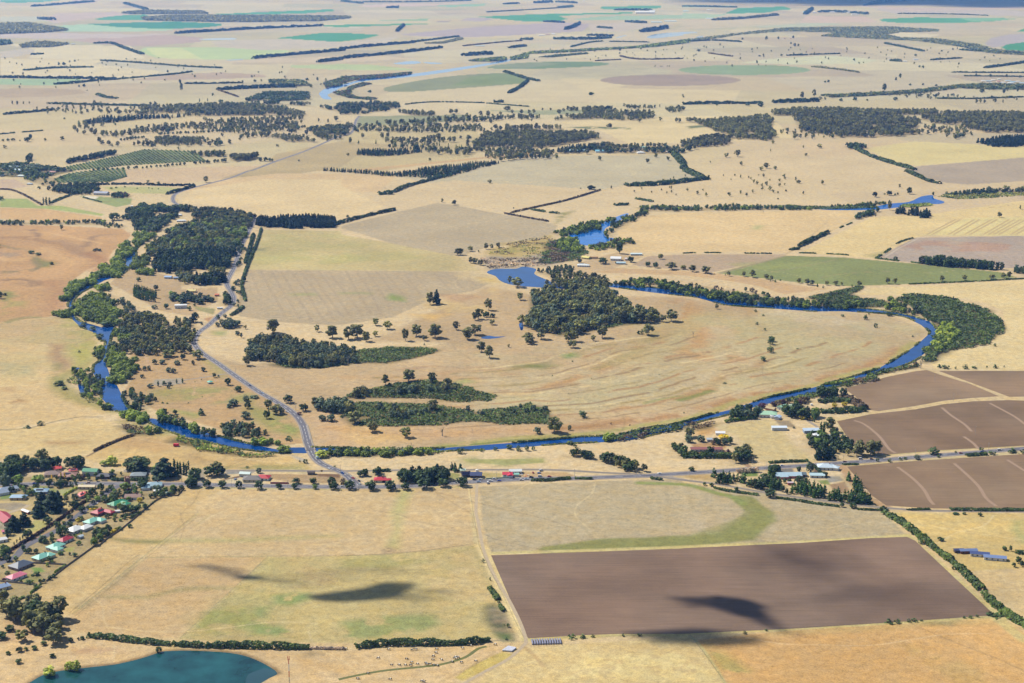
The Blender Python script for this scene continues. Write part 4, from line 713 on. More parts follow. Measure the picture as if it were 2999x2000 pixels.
def cover(name, s, h, leaf, label, size=1.6, dens=1.0, hole=.0, leaf2=None):
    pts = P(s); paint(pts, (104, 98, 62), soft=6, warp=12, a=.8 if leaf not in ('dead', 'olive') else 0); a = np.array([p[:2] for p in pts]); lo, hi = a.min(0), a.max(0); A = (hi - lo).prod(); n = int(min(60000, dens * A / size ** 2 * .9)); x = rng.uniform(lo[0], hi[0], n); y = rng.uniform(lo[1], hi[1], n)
    x_ = x + (fbm(x, y, 30, 6, 2) - .5) * 24; y_ = y + (fbm(x, y, 30, 16, 2) - .5) * 24; ok = inside(x_, y_, pts); b_ = fbm(x, y, 11, 9, 2)
    if hole: ok &= fbm(x, y, 26, 19, 3) > hole
    x, y, b_ = x[ok], y[ok], b_[ok]; n = len(x); z = rng.uniform(.15, 1, n) ** .5 * h * (.35 + .9 * b_); nor = np.stack([rng.normal(size=n) * .7, rng.normal(size=n) * .7, np.ones(n)], 1)
    V, Fq = cards(np.stack([x, y, z], 1), nor, np.full(n, size * .62), rng); c0 = a.mean(0); V[:, 0] -= c0[0]; V[:, 1] -= c0[1]
    T = np.repeat(np.clip(b_ + rng.uniform(-.3, .3, n), 0, 1), 4); mats = [LEAF[leaf]]; mi = np.zeros(n, int)
    if leaf2: mats.append(LEAF[leaf2]); mi = (fbm(x, y, 20, 29, 2) > .55).astype(int)
    ob = obj(name, mesh_np(name, V, Fq, mats, mi=mi, tint=T)); ob.location = (c0[0], c0[1], 0); tag(ob, label, None, None, 'stuff'); return ob

# ---------------------------------------------------------------- woods (traced at their feet)
wood('B1 1310,870 1400,830 1600,805 1850,830 1900,900 1990,950 2150,985 2190,1030 2050,1055 1850,1060 1700,1115 1640,1145 1500,1140 1250,1075 1280,1020 1380,960', {'gum': 6, 'olive': 3, 'wattle': 2, 'dead': .8}, 'the open gum wood beside the blue backwater', 8.5, (11, 17), hole=.14)
cover('scrub', 'B1 1310,870 1600,820 1850,850 1980,960 2060,1050 1700,1100 1500,1130 1290,1070', 2.2, 'scrub', 'dark undergrowth below the open gum wood', 1.8, .7, .42)
wood('B1 1400,760 1560,740 1800,745 1860,790 1840,830 1600,830 1400,800', {'gum': 5, 'olive': 3, 'dead': 1.5}, 'the thin gums on the point of the backwater', 10, (10, 15))
cover('scrub', 'B1 1500,755 1750,745 1870,790 1750,800 1550,790', 2.2, 'scrub', 'olive scrub along the backwater point', 1.8, .8, .3)
wood('A2 1690,110 1750,90 1850,60 2351,90 B2 0,90 100,80 100,150 0,165 A2 2200,175 2000,180 1880,165 1760,120', {'gum': 5, 'wattle': 4, 'olive': 2, 'dead': .5}, 'the dense gum thicket right of the road', 7.5, (9, 14), hole=.1)
wood('A1 1740,1176 1800,1170 2000,1176 A2 2351,60 B2 60,60 60,100 A2 2000,110 1760,110', {'wattle': 4, 'gum': 3}, 'the dense gum thicket right of the road', 8, (9, 14))
cover('scrub', 'A2 1880,150 2351,110 B2 100,60 300,45 650,40 700,58 560,100 420,130 200,150 0,172 A2 2200,185 2000,185', 2.6, 'scrub', 'dark green scrub bank right of the thicket', 1.7, 1.0, .2)
cover('scrub', 'B2 30,385 200,330 400,280 600,270 750,280 900,330 1110,378 1000,400 850,415 720,420 560,385 400,395 200,390', 2.4, 'scrub', 'upper dark bush island in the bend paddock', 1.7, 1.1, .2)
cover('scrub', 'B2 0,470 150,420 400,430 700,450 900,475 1150,460 1300,430 1420,470 1430,540 1400,575 1150,570 900,550 850,560 600,585 350,585 100,585 0,520', 2.4, 'scrub', 'lower dark bush island in the bend paddock', 1.7, 1.1, .3)
wood('B2 30,395 120,370 300,345 520,335 700,330 760,360 560,370 400,380 200,395', {'gum': 4, 'wattle': 4, 'olive': 1, 'dead': 1}, 'the upper bush island in the bend paddock', 9, (8, 13), hole=.2)
wood('B2 0,500 100,450 350,450 650,480 700,500 500,520 200,520 20,540', {'wattle': 5, 'gum': 2}, 'the lower bush island in the bend paddock', 10, (6, 11), hole=.25)
wood('A2 2130,470 2200,440 2351,430 B2 60,430 60,500 0,505 A2 2351,500 2200,480', {'gum': 4, 'wattle': 4}, 'the gum clump at the left end of the bush islands', 8.5, (11, 16))
wood('B2 800,480 1150,470 1300,440 1420,470 1400,510 1200,510 1000,520', {'wattle': 5}, 'the lower bush island in the bend paddock', 17, (4, 8), hole=.2)
# village wood west of the road
wood('A1 880,290 1000,245 1180,270 1300,250 1300,278 1150,292 1010,300 900,330', {'oak': 4, 'broad': 2, 'green': 1}, 'the dark garden trees north of the village', 9, (9, 13))
wood('A1 900,360 1100,320 1230,300 1130,400 1060,430 940,400', {'oak': 4, 'wattle': 3, 'green': 1}, 'the mixed trees above the river willows', 9, (7, 12))
wood('A1 1150,440 1250,390 1420,340 1480,300 1600,320 1700,340 1725,360 1695,430 1640,520 1600,560 1400,560 1250,580 1040,590 1000,560 1060,520', {'gum': 4, 'oak': 4, 'wattle': 3, 'olive': 3, 'willow': 1, 'green': .7}, 'the dark village wood west of the road', 8.2, (6, 15), hole=.1)
wood('A1 1310,272 1450,280 1650,300 1735,338 1700,380 1480,340 1340,330', {'gum': 4, 'oak': 3}, 'the gums under the top road of the village', 9, (11, 15))
wood('A1 1060,600 1300,570 1500,560 1620,590 1590,650 1540,690 1300,690 1100,710 1070,660', {'pine': 6, 'belt': 4}, 'the dark pine block in the village wood', 8.5, (13, 18), hole=.1)
wood('A1 1310,760 1450,740 1540,740 1520,790 1400,800 1340,790', {'pine': 4, 'oak': 2}, 'the pines by the road bend', 9, (12, 17))
wood('A1 1140,860 1250,850 1480,880 1500,900 1380,920 1180,900', {'oak': 3, 'wattle': 3, 'green': 1}, 'the garden trees around the cream roofed house', 10, (7, 11), hole=.3)
wood('A1 1210,700 1320,680 1320,780 1240,790', {'olive': 3, 'wattle': 2}, 'the pale trees below the pine block', 10, (8, 12))
# willows
for q, ph, sp in (('A1 880,500 930,540 900,580 860,600 850,680 900,670 860,700 780,745 700,750 600,790 540,830 470,910 430,880 440,820 560,770 640,720 760,650 800,590 840,530', 'the willow belt along the left bank', 8.5), ('A1 930,440 1000,430 1060,450 1010,510 950,520', 'the willows upstream of the narrow pool', 8.5),
 ('A1 520,900 640,860 740,880 820,940 860,1010 850,1060 760,1080 650,1050 570,1030 505,990', 'the willow island between the river channels', 8.5), ('A1 930,610 1010,590 1020,650 910,680', 'the willows right of the narrow pool', 9),
 ('A1 370,990 470,985 480,1010 380,1015', 'the willows at the outer river bend', 8), ('A1 660,810 760,800 760,830 670,830', 'the willows at the island top', 8), ('A2 770,40 870,70 900,150 910,260 830,300 790,260 750,200', 'the willow belt right of the wide reach', 8.5), ('A1 780,1120 930,1110 930,1176 800,1176', 'the willow belt right of the wide reach', 8.5),
 ('A1 950,690 1050,690 1050,720 960,725', 'the willows beside the hillside track', 8)):
    wood(q, {'willow': 7, 'euro': 1}, ph, sp, (7, 10.5))
wood('A1 880,1010 1100,1030 1300,1100 1340,1176 A2 1330,70 1100,110 960,90 760,40 A1 900,1176 820,1110', {'gum': 5, 'olive': 3, 'wattle': 2}, 'the brown green gums above the riverside park', 8.5, (9, 14), hole=.05)
wood('A1 900,1000 1080,1000 1100,1030 950,1040', {'oak': 3, 'wattle': 1}, 'the dark trees below the white house', 10, (8, 12)); wood('A1 1200,1030 1320,1040 1340,1080 1220,1080', {'wattle': 3, 'olive': 2}, 'the blue green trees by the country road', 9, (7, 11))
wood('A1 770,860 830,880 930,960 930,1000 860,960 800,910', {'wattle': 4, 'gum': 2}, 'the grey green trees east of the willow island', 9, (7, 10))
wood('A2 820,370 950,350 1040,390 1060,430 1000,480 900,500 840,440', {'oak': 3, 'euro': 4, 'wattle': 2}, 'the dark trees on the inside of the river fork', 9, (6, 10)); wood('A2 830,500 930,480 940,540 860,560', {'willow': 5, 'lime': 2}, 'the light willows at the river fork', 8, (6, 9)); wood('A2 960,520 1020,510 1030,560 960,565', {'willow': 5}, 'the light willows at the river fork', 8, (6, 8))
wood('A2 480,200 560,210 640,290 720,370 700,400 620,330 560,280', {'euro': 3, 'wattle': 2, 'dead': 1, 'willow': 1}, 'the drowned willows on the reedy left bank', 9, (4.5, 7.5)); wood('A2 640,60 720,30 720,110 650,130', {'willow': 3, 'euro': 2}, 'the bushes on the left bank of the wide reach', 8, (6, 8)); wood('A2 650,420 780,450 770,490 720,480', {'willow': 3, 'euro': 3}, 'the bushes at the river corner', 8, (6, 8))
wood('A2 1060,530 1100,510 1250,560 1400,620 1500,650 1480,660 1300,605 1120,560', {'poplar': 0, 'euro': 6, 'willow': 3}, 'the even row of trees along the lower river', 7, (8, 11)); wood('A2 1500,600 1600,580 1850,620 1860,660 1760,680 1640,670 1520,640', {'wattle': 5, 'euro': 3, 'gum': 1}, 'the blue green trees near the bridge', 9, (7, 10))
wood('A2 1700,700 1760,690 1950,700 1940,725 1840,722 1720,710', {'willow': 4, 'euro': 3}, 'the green willows just upstream of the bridge', 7, (6, 8.5)); wood('A2 1000,620 1110,620 1110,640 1010,640', {'willow': 1}, 'the yellow green willow by the fork', 9, (7, 9))
cover('scrub', 'A2 1190,680 1250,650 1450,720 1700,780 1880,790 1900,800 1700,800 1400,750', 3.6, 'scrub', 'green scrub along the near bank left of the bridge', 1.5, 1.1, .25, 'willow'); cover('scrub', 'A2 820,580 900,575 1000,620 1060,640 900,640', 2.4, 'brown', 'brown bramble bank by the river fork', 1.4, .9, .3, 'scrub')
cover('reeds', 'A2 480,200 640,300 740,420 700,450 560,390 500,260', 2, 'olive', 'pale drowned reeds beside the left bank', 1.5, .5, .45, 'willow')
wood('A2 2170,780 2240,770 2351,760 B2 100,760 300,770 600,760 650,775 300,795 0,790 A2 2300,785 2200,795', {'willow': 4, 'euro': 4, 'oak': 1}, 'the green river trees right of the bridge', 7, (6, 9)); cover('scrub', 'B2 0,750 600,735 690,765 300,790 0,790', 3, 'euro' if 'euro' in LEAF else 'hedge', 'green river bank scrub right of the bridge', 1.5, 1.1, .2, 'willow')
cover('scrub', 'B2 1800,680 1900,650 2100,615 2351,575 C2 0,582 100,560 120,575 0,600 B2 2351,612 2100,655 1860,690', 4.5, 'scrub', 'dense green bank scrub on the near side of the river', 1.7, 1.3, .1, 'brown'); wood('B2 1790,690 1850,660 1900,660 1860,695', {'willow': 2}, 'the green bush at the river bank scrub end', 8, (6, 8))
cover('scrub', 'C2 60,600 200,568 260,558 200,590 80,618', 2.6, 'brown', 'brown bank bushes below the farm paddock', 1.5, 1.1, .1, 'scrub')
wood('C2 300,540 340,480 450,470 540,500 530,535 400,540', {'oak': 4, 'wattle': 3, 'belt': 2}, 'the dark trees west of the green roofed farm', 7.5, (8, 12)); row('C2 290,560 400,543 510,530', 'green', 'the clipped light green conifer row below the farm trees', 3.4, (4, 5), .05)
wood('C2 560,450 700,430 860,400 900,420 850,440 700,450', {'brown': 3, 'oak': 3, 'purple': 2, 'wattle': 1}, 'the purple and dark trees behind the farm', 8, (6, 9)); wood('C2 700,500 780,470 900,500 940,525 850,545 760,545', {'oak': 5, 'cedar': 1, 'green': 1}, 'the dark garden trees in front of the farmhouse', 8, (8, 13))
wood('C2 925,370 1000,360 1110,370 1110,390 930,395', {'broad': 4, 'oak': 3}, 'the tall dark trees on the river bank above the farm', 8.5, (11, 14)); strip('shelter_hedge', 'C2 950,425 1030,410 1150,420', 14, 5, 'hedge', 'thick dark shelter hedge north of the farm'); strip('shelter_hedge', 'C2 950,490 1050,490 1150,485 1250,475', 13, 5.5, 'hedge', 'broad clipped shelter hedge in front of the farm garden'); strip('shelter_hedge', 'C2 1110,380 1180,420 1250,470', 12, 5.5, 'brown', 'brown green shelter hedge at the edge of the tilled paddock')
wood('C2 940,470 1000,450 1150,450 1200,470 1050,470', {'oak': 3, 'green': 1, 'yellow': .5}, 'the garden trees inside the farm hedges', 11, (5, 8), hole=.3)
cover('scrub', 'C2 640,432 740,400 900,360 1000,335 1080,315 1000,360 900,390 720,420', 2.6, 'scrub', 'green bank scrub above the farm sheds', 1.8, 1.1, .25, 'willow')
cover('scrub', 'C2 1090,300 1180,262 1250,250 1420,200 1600,150 1630,175 1500,205 1300,260 1120,315', 4, 'scrub', 'scrub strip between the river and the tilled paddock', 1.8, 1.3, .1, 'brown'); strip('willow_bank', 'C2 980,295 1080,292 1200,262 1300,235', 7, 3.6, 'willow', 'light willow bushes along the river above the farm', None, kind='stuff', gap=.35)
cover('scrub', 'C1 1740,1176 1740,1060 1700,1020 1600,960 1450,880 1560,855 1750,870 1850,880 1950,920 2100,960 2200,1040 2230,1100 2150,1150 C2 2050,30 1850,60 1700,140 1620,150 1660,90', 4.2, 'scrub', 'dark scrub filling the outside of the right hand bend', 2.2, 1.25, .05, 'hedge')
wood('C1 1740,1060 1850,1060 1900,1120 1850,1176 C2 1800,20 1740,60 1700,90 1690,60 1760,0 C1 1750,1150', {'willow': 5, 'lime': 1.2}, 'the bright willows outside the right hand bend', 8.5, (6, 9)); wood('C1 1420,880 1600,960 1700,1010 1640,1020 1500,980 1400,950', {'euro': 5, 'willow': 3, 'wattle': 1}, 'the mixed trees above the right hand bend', 9, (6, 9))
cover('scrub', 'C1 870,880 1000,840 1160,800 1250,800 1180,850 1200,880 1400,900 1450,940 1200,940 1000,930', 3.2, 'scrub', 'dark green scrub corner above the river', 2, 1.1, .1, 'hedge')
wood('B1 1860,790 2000,790 2351,850 C1 0,850 200,900 450,930 900,955 1300,955 1280,925 900,915 500,880 250,840 0,800 B1 2300,770 2000,750', {'euro': 6, 'willow': 3, 'oak': 2}, 'the green tree belt on the far river bank', 8, (6, 9.5)); wood('C1 60,780 400,830 600,860 580,880 400,850 60,800', {'brown': 4, 'oak': 2}, 'the rusty bushes behind the river belt', 15, (6, 9), hole=.2)
cover('scrub', 'B1 1440,480 1560,470 1700,560 1600,620 1450,640 1350,640 1400,560', 3, 'scrub', 'olive swamp scrub between the two pools', 1.9, .9, .3, 'brown'); wood('B1 1480,500 1560,470 1680,540 1650,570 1540,560', {'willow': 5, 'euro': 2}, 'the bright willows between the two pools', 8.5, (6, 9)); wood('B1 1450,430 1600,400 1700,370 1880,330 1870,350 1750,400 1600,440 1500,450', {'willow': 5, 'euro': 3}, 'the willow belt on the left of the broad pool', 8.5, (6, 9)); wood('B1 1820,430 1850,390 1980,330 2100,270 2120,285 2000,350 1880,420 1860,470', {'euro': 4, 'willow': 2}, 'the tree belt on the right of the broad pool', 8.5, (6, 9)); wood('B1 1700,530 1860,500 2000,480 2010,500 1880,530 1760,550', {'euro': 4, 'willow': 2, 'brown': 1}, 'the bank trees below the broad pool', 9, (6, 9))
wood('B1 1330,700 1500,680 1560,660 1600,670 1540,710 1420,730', {'euro': 4, 'oak': 1}, 'the bank trees right of the backwater', 8.5, (5, 8)); wood('B1 2000,250 2351,255 C1 0,255 400,245 780,255 900,270 400,272 0,278 B1 2351,285 2100,280', {'euro': 6, 'willow': 1, 'wattle': 1}, 'the long tree belt along the upper reach', 8.5, (6, 9)); wood('C1 980,245 1150,240 1380,210 1380,230 1300,250 1120,250', {'euro': 4, 'willow': 2}, 'the bank trees by the upper reach', 9, (5, 8)); cover('reeds', 'C1 1750,180 1850,155 2100,150 2400,150 2400,165 2100,190 1900,195', 1.6, 'olive', 'grey green reed beds on the far right reach', 3, .9, .1, 'scrub')
wood('C1 1800,165 1950,145 2200,135 2400,130 2400,150 2150,155 1900,170', {'wattle': 4, 'euro': 3}, 'the trees along the far right reach', 11, (6, 10)); cover('scrub', 'C1 700,238 1000,250 1300,238 1350,255 1000,268 700,262', 2.6, 'scrub', 'low bank scrub along the upper reach', 2.5, 1, .2); cover('scrub', 'C1 1500,235 1700,225 1730,240 1600,255 1500,255', 3, 'willow', 'light bank scrub by the upper reach bend', 2.4, 1, .2)
cover('heath', 'B1 950,600 1200,600 1450,600 1400,650 1200,668 1020,680', 1.2, 'dead', 'grey dead swamp heath beside the backwater', 1.8, .45, .3, 'brown'); cover('heath', 'B1 1010,570 1150,500 1450,440 1500,500 1350,600', 1.3, 'olive', 'yellow olive marsh grass tussocks', 1.7, .25, .45, 'brown')
for q, lab in ((left_bank, 'reeds and sedge along the outer river bank'), (right_bank, 'reeds and sedge along the inner river bank')):
    strip('bank_reeds', smoothpts(P(q), 2), 4, .7, 'olive', lab, None, card=1.1, kind='stuff', dens=1.3, gap=.42); q is right_bank and strip('bank_scrub', smoothpts(P(q), 2), 4, 1.6, 'hedge', lab.replace('reeds and sedge', 'dark scrub pieces'), None, card=1.2, kind='stuff', dens=1.3, gap=.66)
wood('A2 500,190 560,180 640,200 680,300 710,400 640,410 560,390 530,300', {'willow': 3, 'euro': 4, 'dead': 1}, 'the drowned willows in the reed pools', 9, (5, 8))
# mid distance
wood('B0 920,990 960,930 1300,920 1500,920 1760,930 1770,950 1700,960 1500,1010 1300,1030 1100,1010 940,1020', {'gum': 6, 'olive': 3}, 'the big gum wood in the middle distance', 13, (13, 19), hole=.12); wood('B0 980,900 1200,890 1250,880 1520,880 1520,900 1250,915', {'gum': 6}, 'the thin gums behind the middle wood', 16, (12, 17), hole=.3)
wood('B0 1480,830 1800,820 1950,830 2100,820 2140,810 2150,790 1800,790 1500,810', {'gum': 5, 'olive': 2}, 'the gum strip behind the golden paddock', 15, (12, 17), hole=.25); wood('B0 2160,830 2300,840 2351,850 C0 0,840 350,830 560,800 600,830 630,960 600,970 480,960 340,960 280,930 100,850', {'gum': 6, 'olive': 2}, 'the square gum wood right of centre', 14, (13, 18), hole=.1)
wood('C0 0,1010 60,970 200,940 310,960 320,1000 100,1020', {'gum': 6}, 'the gums below the square wood', 14, (13, 17)); wood('B0 1480,1060 1700,1055 2200,1060 2351,1055 2351,1010 2100,1000 1960,1000 1800,1000 1500,1045', {'gum': 5, 'oak': 3}, 'the trees around the long white farm sheds', 14, (10, 15), hole=.25); wood('B0 1470,1050 1560,1020 1740,1010 1740,1035 1600,1045', {'pine': 4}, 'the dark pine clump left of the white sheds', 11, (11, 15))
wood('C0 760,800 900,780 1050,780 1080,800 1300,800 1600,830 1620,860 1600,930 1300,950 1100,950 1000,930 830,910 780,860', {'gum': 7, 'olive': 2}, 'the large gum forest on the right', 14, (13, 18), hole=.08); wood('C0 580,790 760,760 1050,760 1400,770 1770,770 1780,790 1400,800 1050,800 900,790 700,800', {'gum': 7, 'olive': 2}, 'the long gum belt across the right', 14, (13, 17)); wood('C0 1620,820 1800,800 1780,790 2000,780 2400,790 2400,920 2100,915 1900,870 1750,850', {'gum': 7, 'olive': 1}, 'the gum forest at the right edge', 14, (13, 18), hole=.06)
wood('C0 2050,990 2150,960 2400,950 2400,1010 2170,1015', {'pine': 1}, 'the dark pine plantation at the right edge', 10, (13, 15)); strip('shelter_belt', 'C0 1180,1020 1300,1080 1450,1130 1600,1172', 16, 8, 'hedge', 'bushy shelter belt curving down from the gum forest', 'shelter belt'); wood('C0 1120,1010 1180,1000 1260,1020 1150,1030', {'oak': 3}, 'the dark clump at the top of the curving belt', 11, (10, 13))
wood('A0 540,860 690,820 860,815 1260,800 1260,810 900,832 600,858', {'pine': 5, 'belt': 3}, 'the dark pine belt on the far left', 13, (12, 15)); wood('A0 1030,740 1400,730 1700,720 2000,760 2100,780 2100,800 1600,800 1280,800 1240,780 900,790 1000,760', {'gum': 7, 'oak': 1}, 'the long gum wood on the left', 15, (12, 17), hole=.14); wood('A0 850,760 1040,740 1030,720 1100,720 900,765', {'gum': 3}, 'the long gum wood on the left', 17, (12, 16), hole=.2)
wood('A0 1660,710 1900,710 2100,720 2351,780 B0 0,790 150,785 400,745 380,720 200,715 0,720 A0 2300,750 2100,730', {'oak': 5, 'gum': 2, 'pine': 1}, 'the dark trees of the river homestead', 15, (11, 15), hole=.1); wood('B0 400,770 600,770 650,800 500,800', {'gum': 3}, 'the gums beside the far road', 14, (12, 15)); wood('A0 2140,890 2351,880 B0 80,850 60,900 A0 2351,960 2200,960 2150,920', {'gum': 5, 'oak': 2}, 'the gums left of the far road', 14, (12, 16), hole=.12)
wood('A0 1880,940 2000,980 2200,980 2100,950', {'gum': 5}, 'the gums left of the far road', 15, (12, 16), hole=.2); wood('A0 1040,990 1230,1000 1430,990 1400,960 1200,960 1060,970', {'gum': 5, 'olive': 2}, 'the gum clump above the vineyard', 14, (12, 16), hole=.18); wood('A0 450,1130 620,1110 780,1070 780,1058 600,1090 450,1118', {'oak': 4, 'pine': 2}, 'the dark shelter trees left of the vineyard', 10, (11, 15))
wood('A0 1310,1060 1550,1060 1540,1080 1400,1080', {'gum': 4, 'oak': 1}, 'the trees right of the vineyard top', 12, (11, 15)); wood('A0 1580,1090 1770,1080 1770,1100 1600,1115', {'gum': 4}, 'the square gum clump right of the vineyard', 10, (14, 18)); row('A0 1790,1110 1895,1110', 'oak', 'the dark trees below the square gum clump', 12, (8, 13)); row('A0 1340,1130 1570,1115', 'oak', 'the dark trees right of the vineyard', 11, (7, 12)); row('A0 630,1176 800,1170 1000,1160 1300,1135', 'oak', 'the tree row along the vineyard foot', 13, (6, 10), .2)
row('A0 830,970 1000,950', 'oak', 'the dark row above the vineyard', 12, (8, 11)); row('A0 1080,930 1400,915 1700,895 2120,880', 'oak', 'the long thin row of dark trees', 13, (8, 11), .3); row('A0 800,920 910,918', 'oak', 'the short dark row', 11, (6, 8))
wood('B0 95,1070 130,1040 550,1035 548,1050 400,1070 250,1078', {'slim': 2, 'pine': 2}, 'the square young pine plantation', 9, (9, 11)); wood('A1 2200,0 2351,0 B1 380,30 560,-10 1060,-60 1080,-50 900,0 700,55 500,45 400,40', {'slim': 2, 'pine': 2}, 'the long young pine plantation', 8.5, (8, 10))
strip('shelter_belt', 'B1 255,165 350,160', 16, 9, 'hedge', 'rounded bush clump at the end of the pine plantation belt', 'shelter belt'); strip('shelter_belt', 'B1 360,150 450,110 600,70 700,40 800,10', 13, 6.5, 'hedge', 'bushy shelter belt running up beside the young pines', 'shelter belt'); strip('shelter_belt', 'B1 -60,380 0,360 150,320 280,290 370,272', 11, 6, 'oak', 'bushy shelter belt right of the dark pine block', 'shelter belt', gap=.1)
wood('A1 1770,395 1790,350 2200,330 2310,350 2310,385 2100,398', {'pine': 1}, 'the dark rectangular pine block beside the road', 6.2, (13, 15)); wood('C1 1640,640 1800,625 2000,650 2200,680 2200,690 1900,672 1650,648', {'belt': 1}, 'the tall dark tree row beside the green paddock', 7, (13, 16)); wood('C1 2270,710 2400,715 2400,690 2290,690', {'belt': 1}, 'the dark trees at the right edge', 8, (11, 13))
wood('C1 1180,330 1340,275 1340,290 1220,335', {'euro': 1}, 'the pale green clump above the straw paddock', 6.5, (9, 11)); wood('C1 1460,300 1530,300 1530,285 1470,280', {'pine': 1}, 'the left one of the dark pine clumps', 9, (14, 16)); wood('C1 1550,310 1620,312 1620,290 1560,285', {'pine': 1}, 'the middle one of the dark pine clumps', 9, (14, 16)); wood('C1 1630,330 1700,325 1700,300 1640,300', {'pine': 1}, 'the right one of the dark pine clumps', 9, (14, 16))
strip('shelter_belt', 'C1 735,548 800,540', 9, 4.5, 'hedge', 'short bushy clump on the lane', 'shelter belt'); strip('shelter_belt', 'C1 800,525 900,475 1000,430', 10, 7, 'oak', 'dark shelter belt beside the diagonal lane', 'shelter belt'); strip('shelter_belt', 'B1 1955,105 2150,100 2351,80 C1 20,75 170,60', 20, 9, 'oak', 'dark shelter belt along the grey paddock foot', 'shelter belt'); strip('shelter_belt', 'B0 2290,1060 2351,1130 C1 10,-10 60,20 150,60', 22, 9, 'hedge', 'diagonal shelter belt right of the grey paddock', 'shelter belt')
strip('shelter_belt', 'C1 1540,5 1620,40 1700,75 1770,90', 14, 7, 'hedge', 'lower end of the curving shelter belt', 'shelter belt')
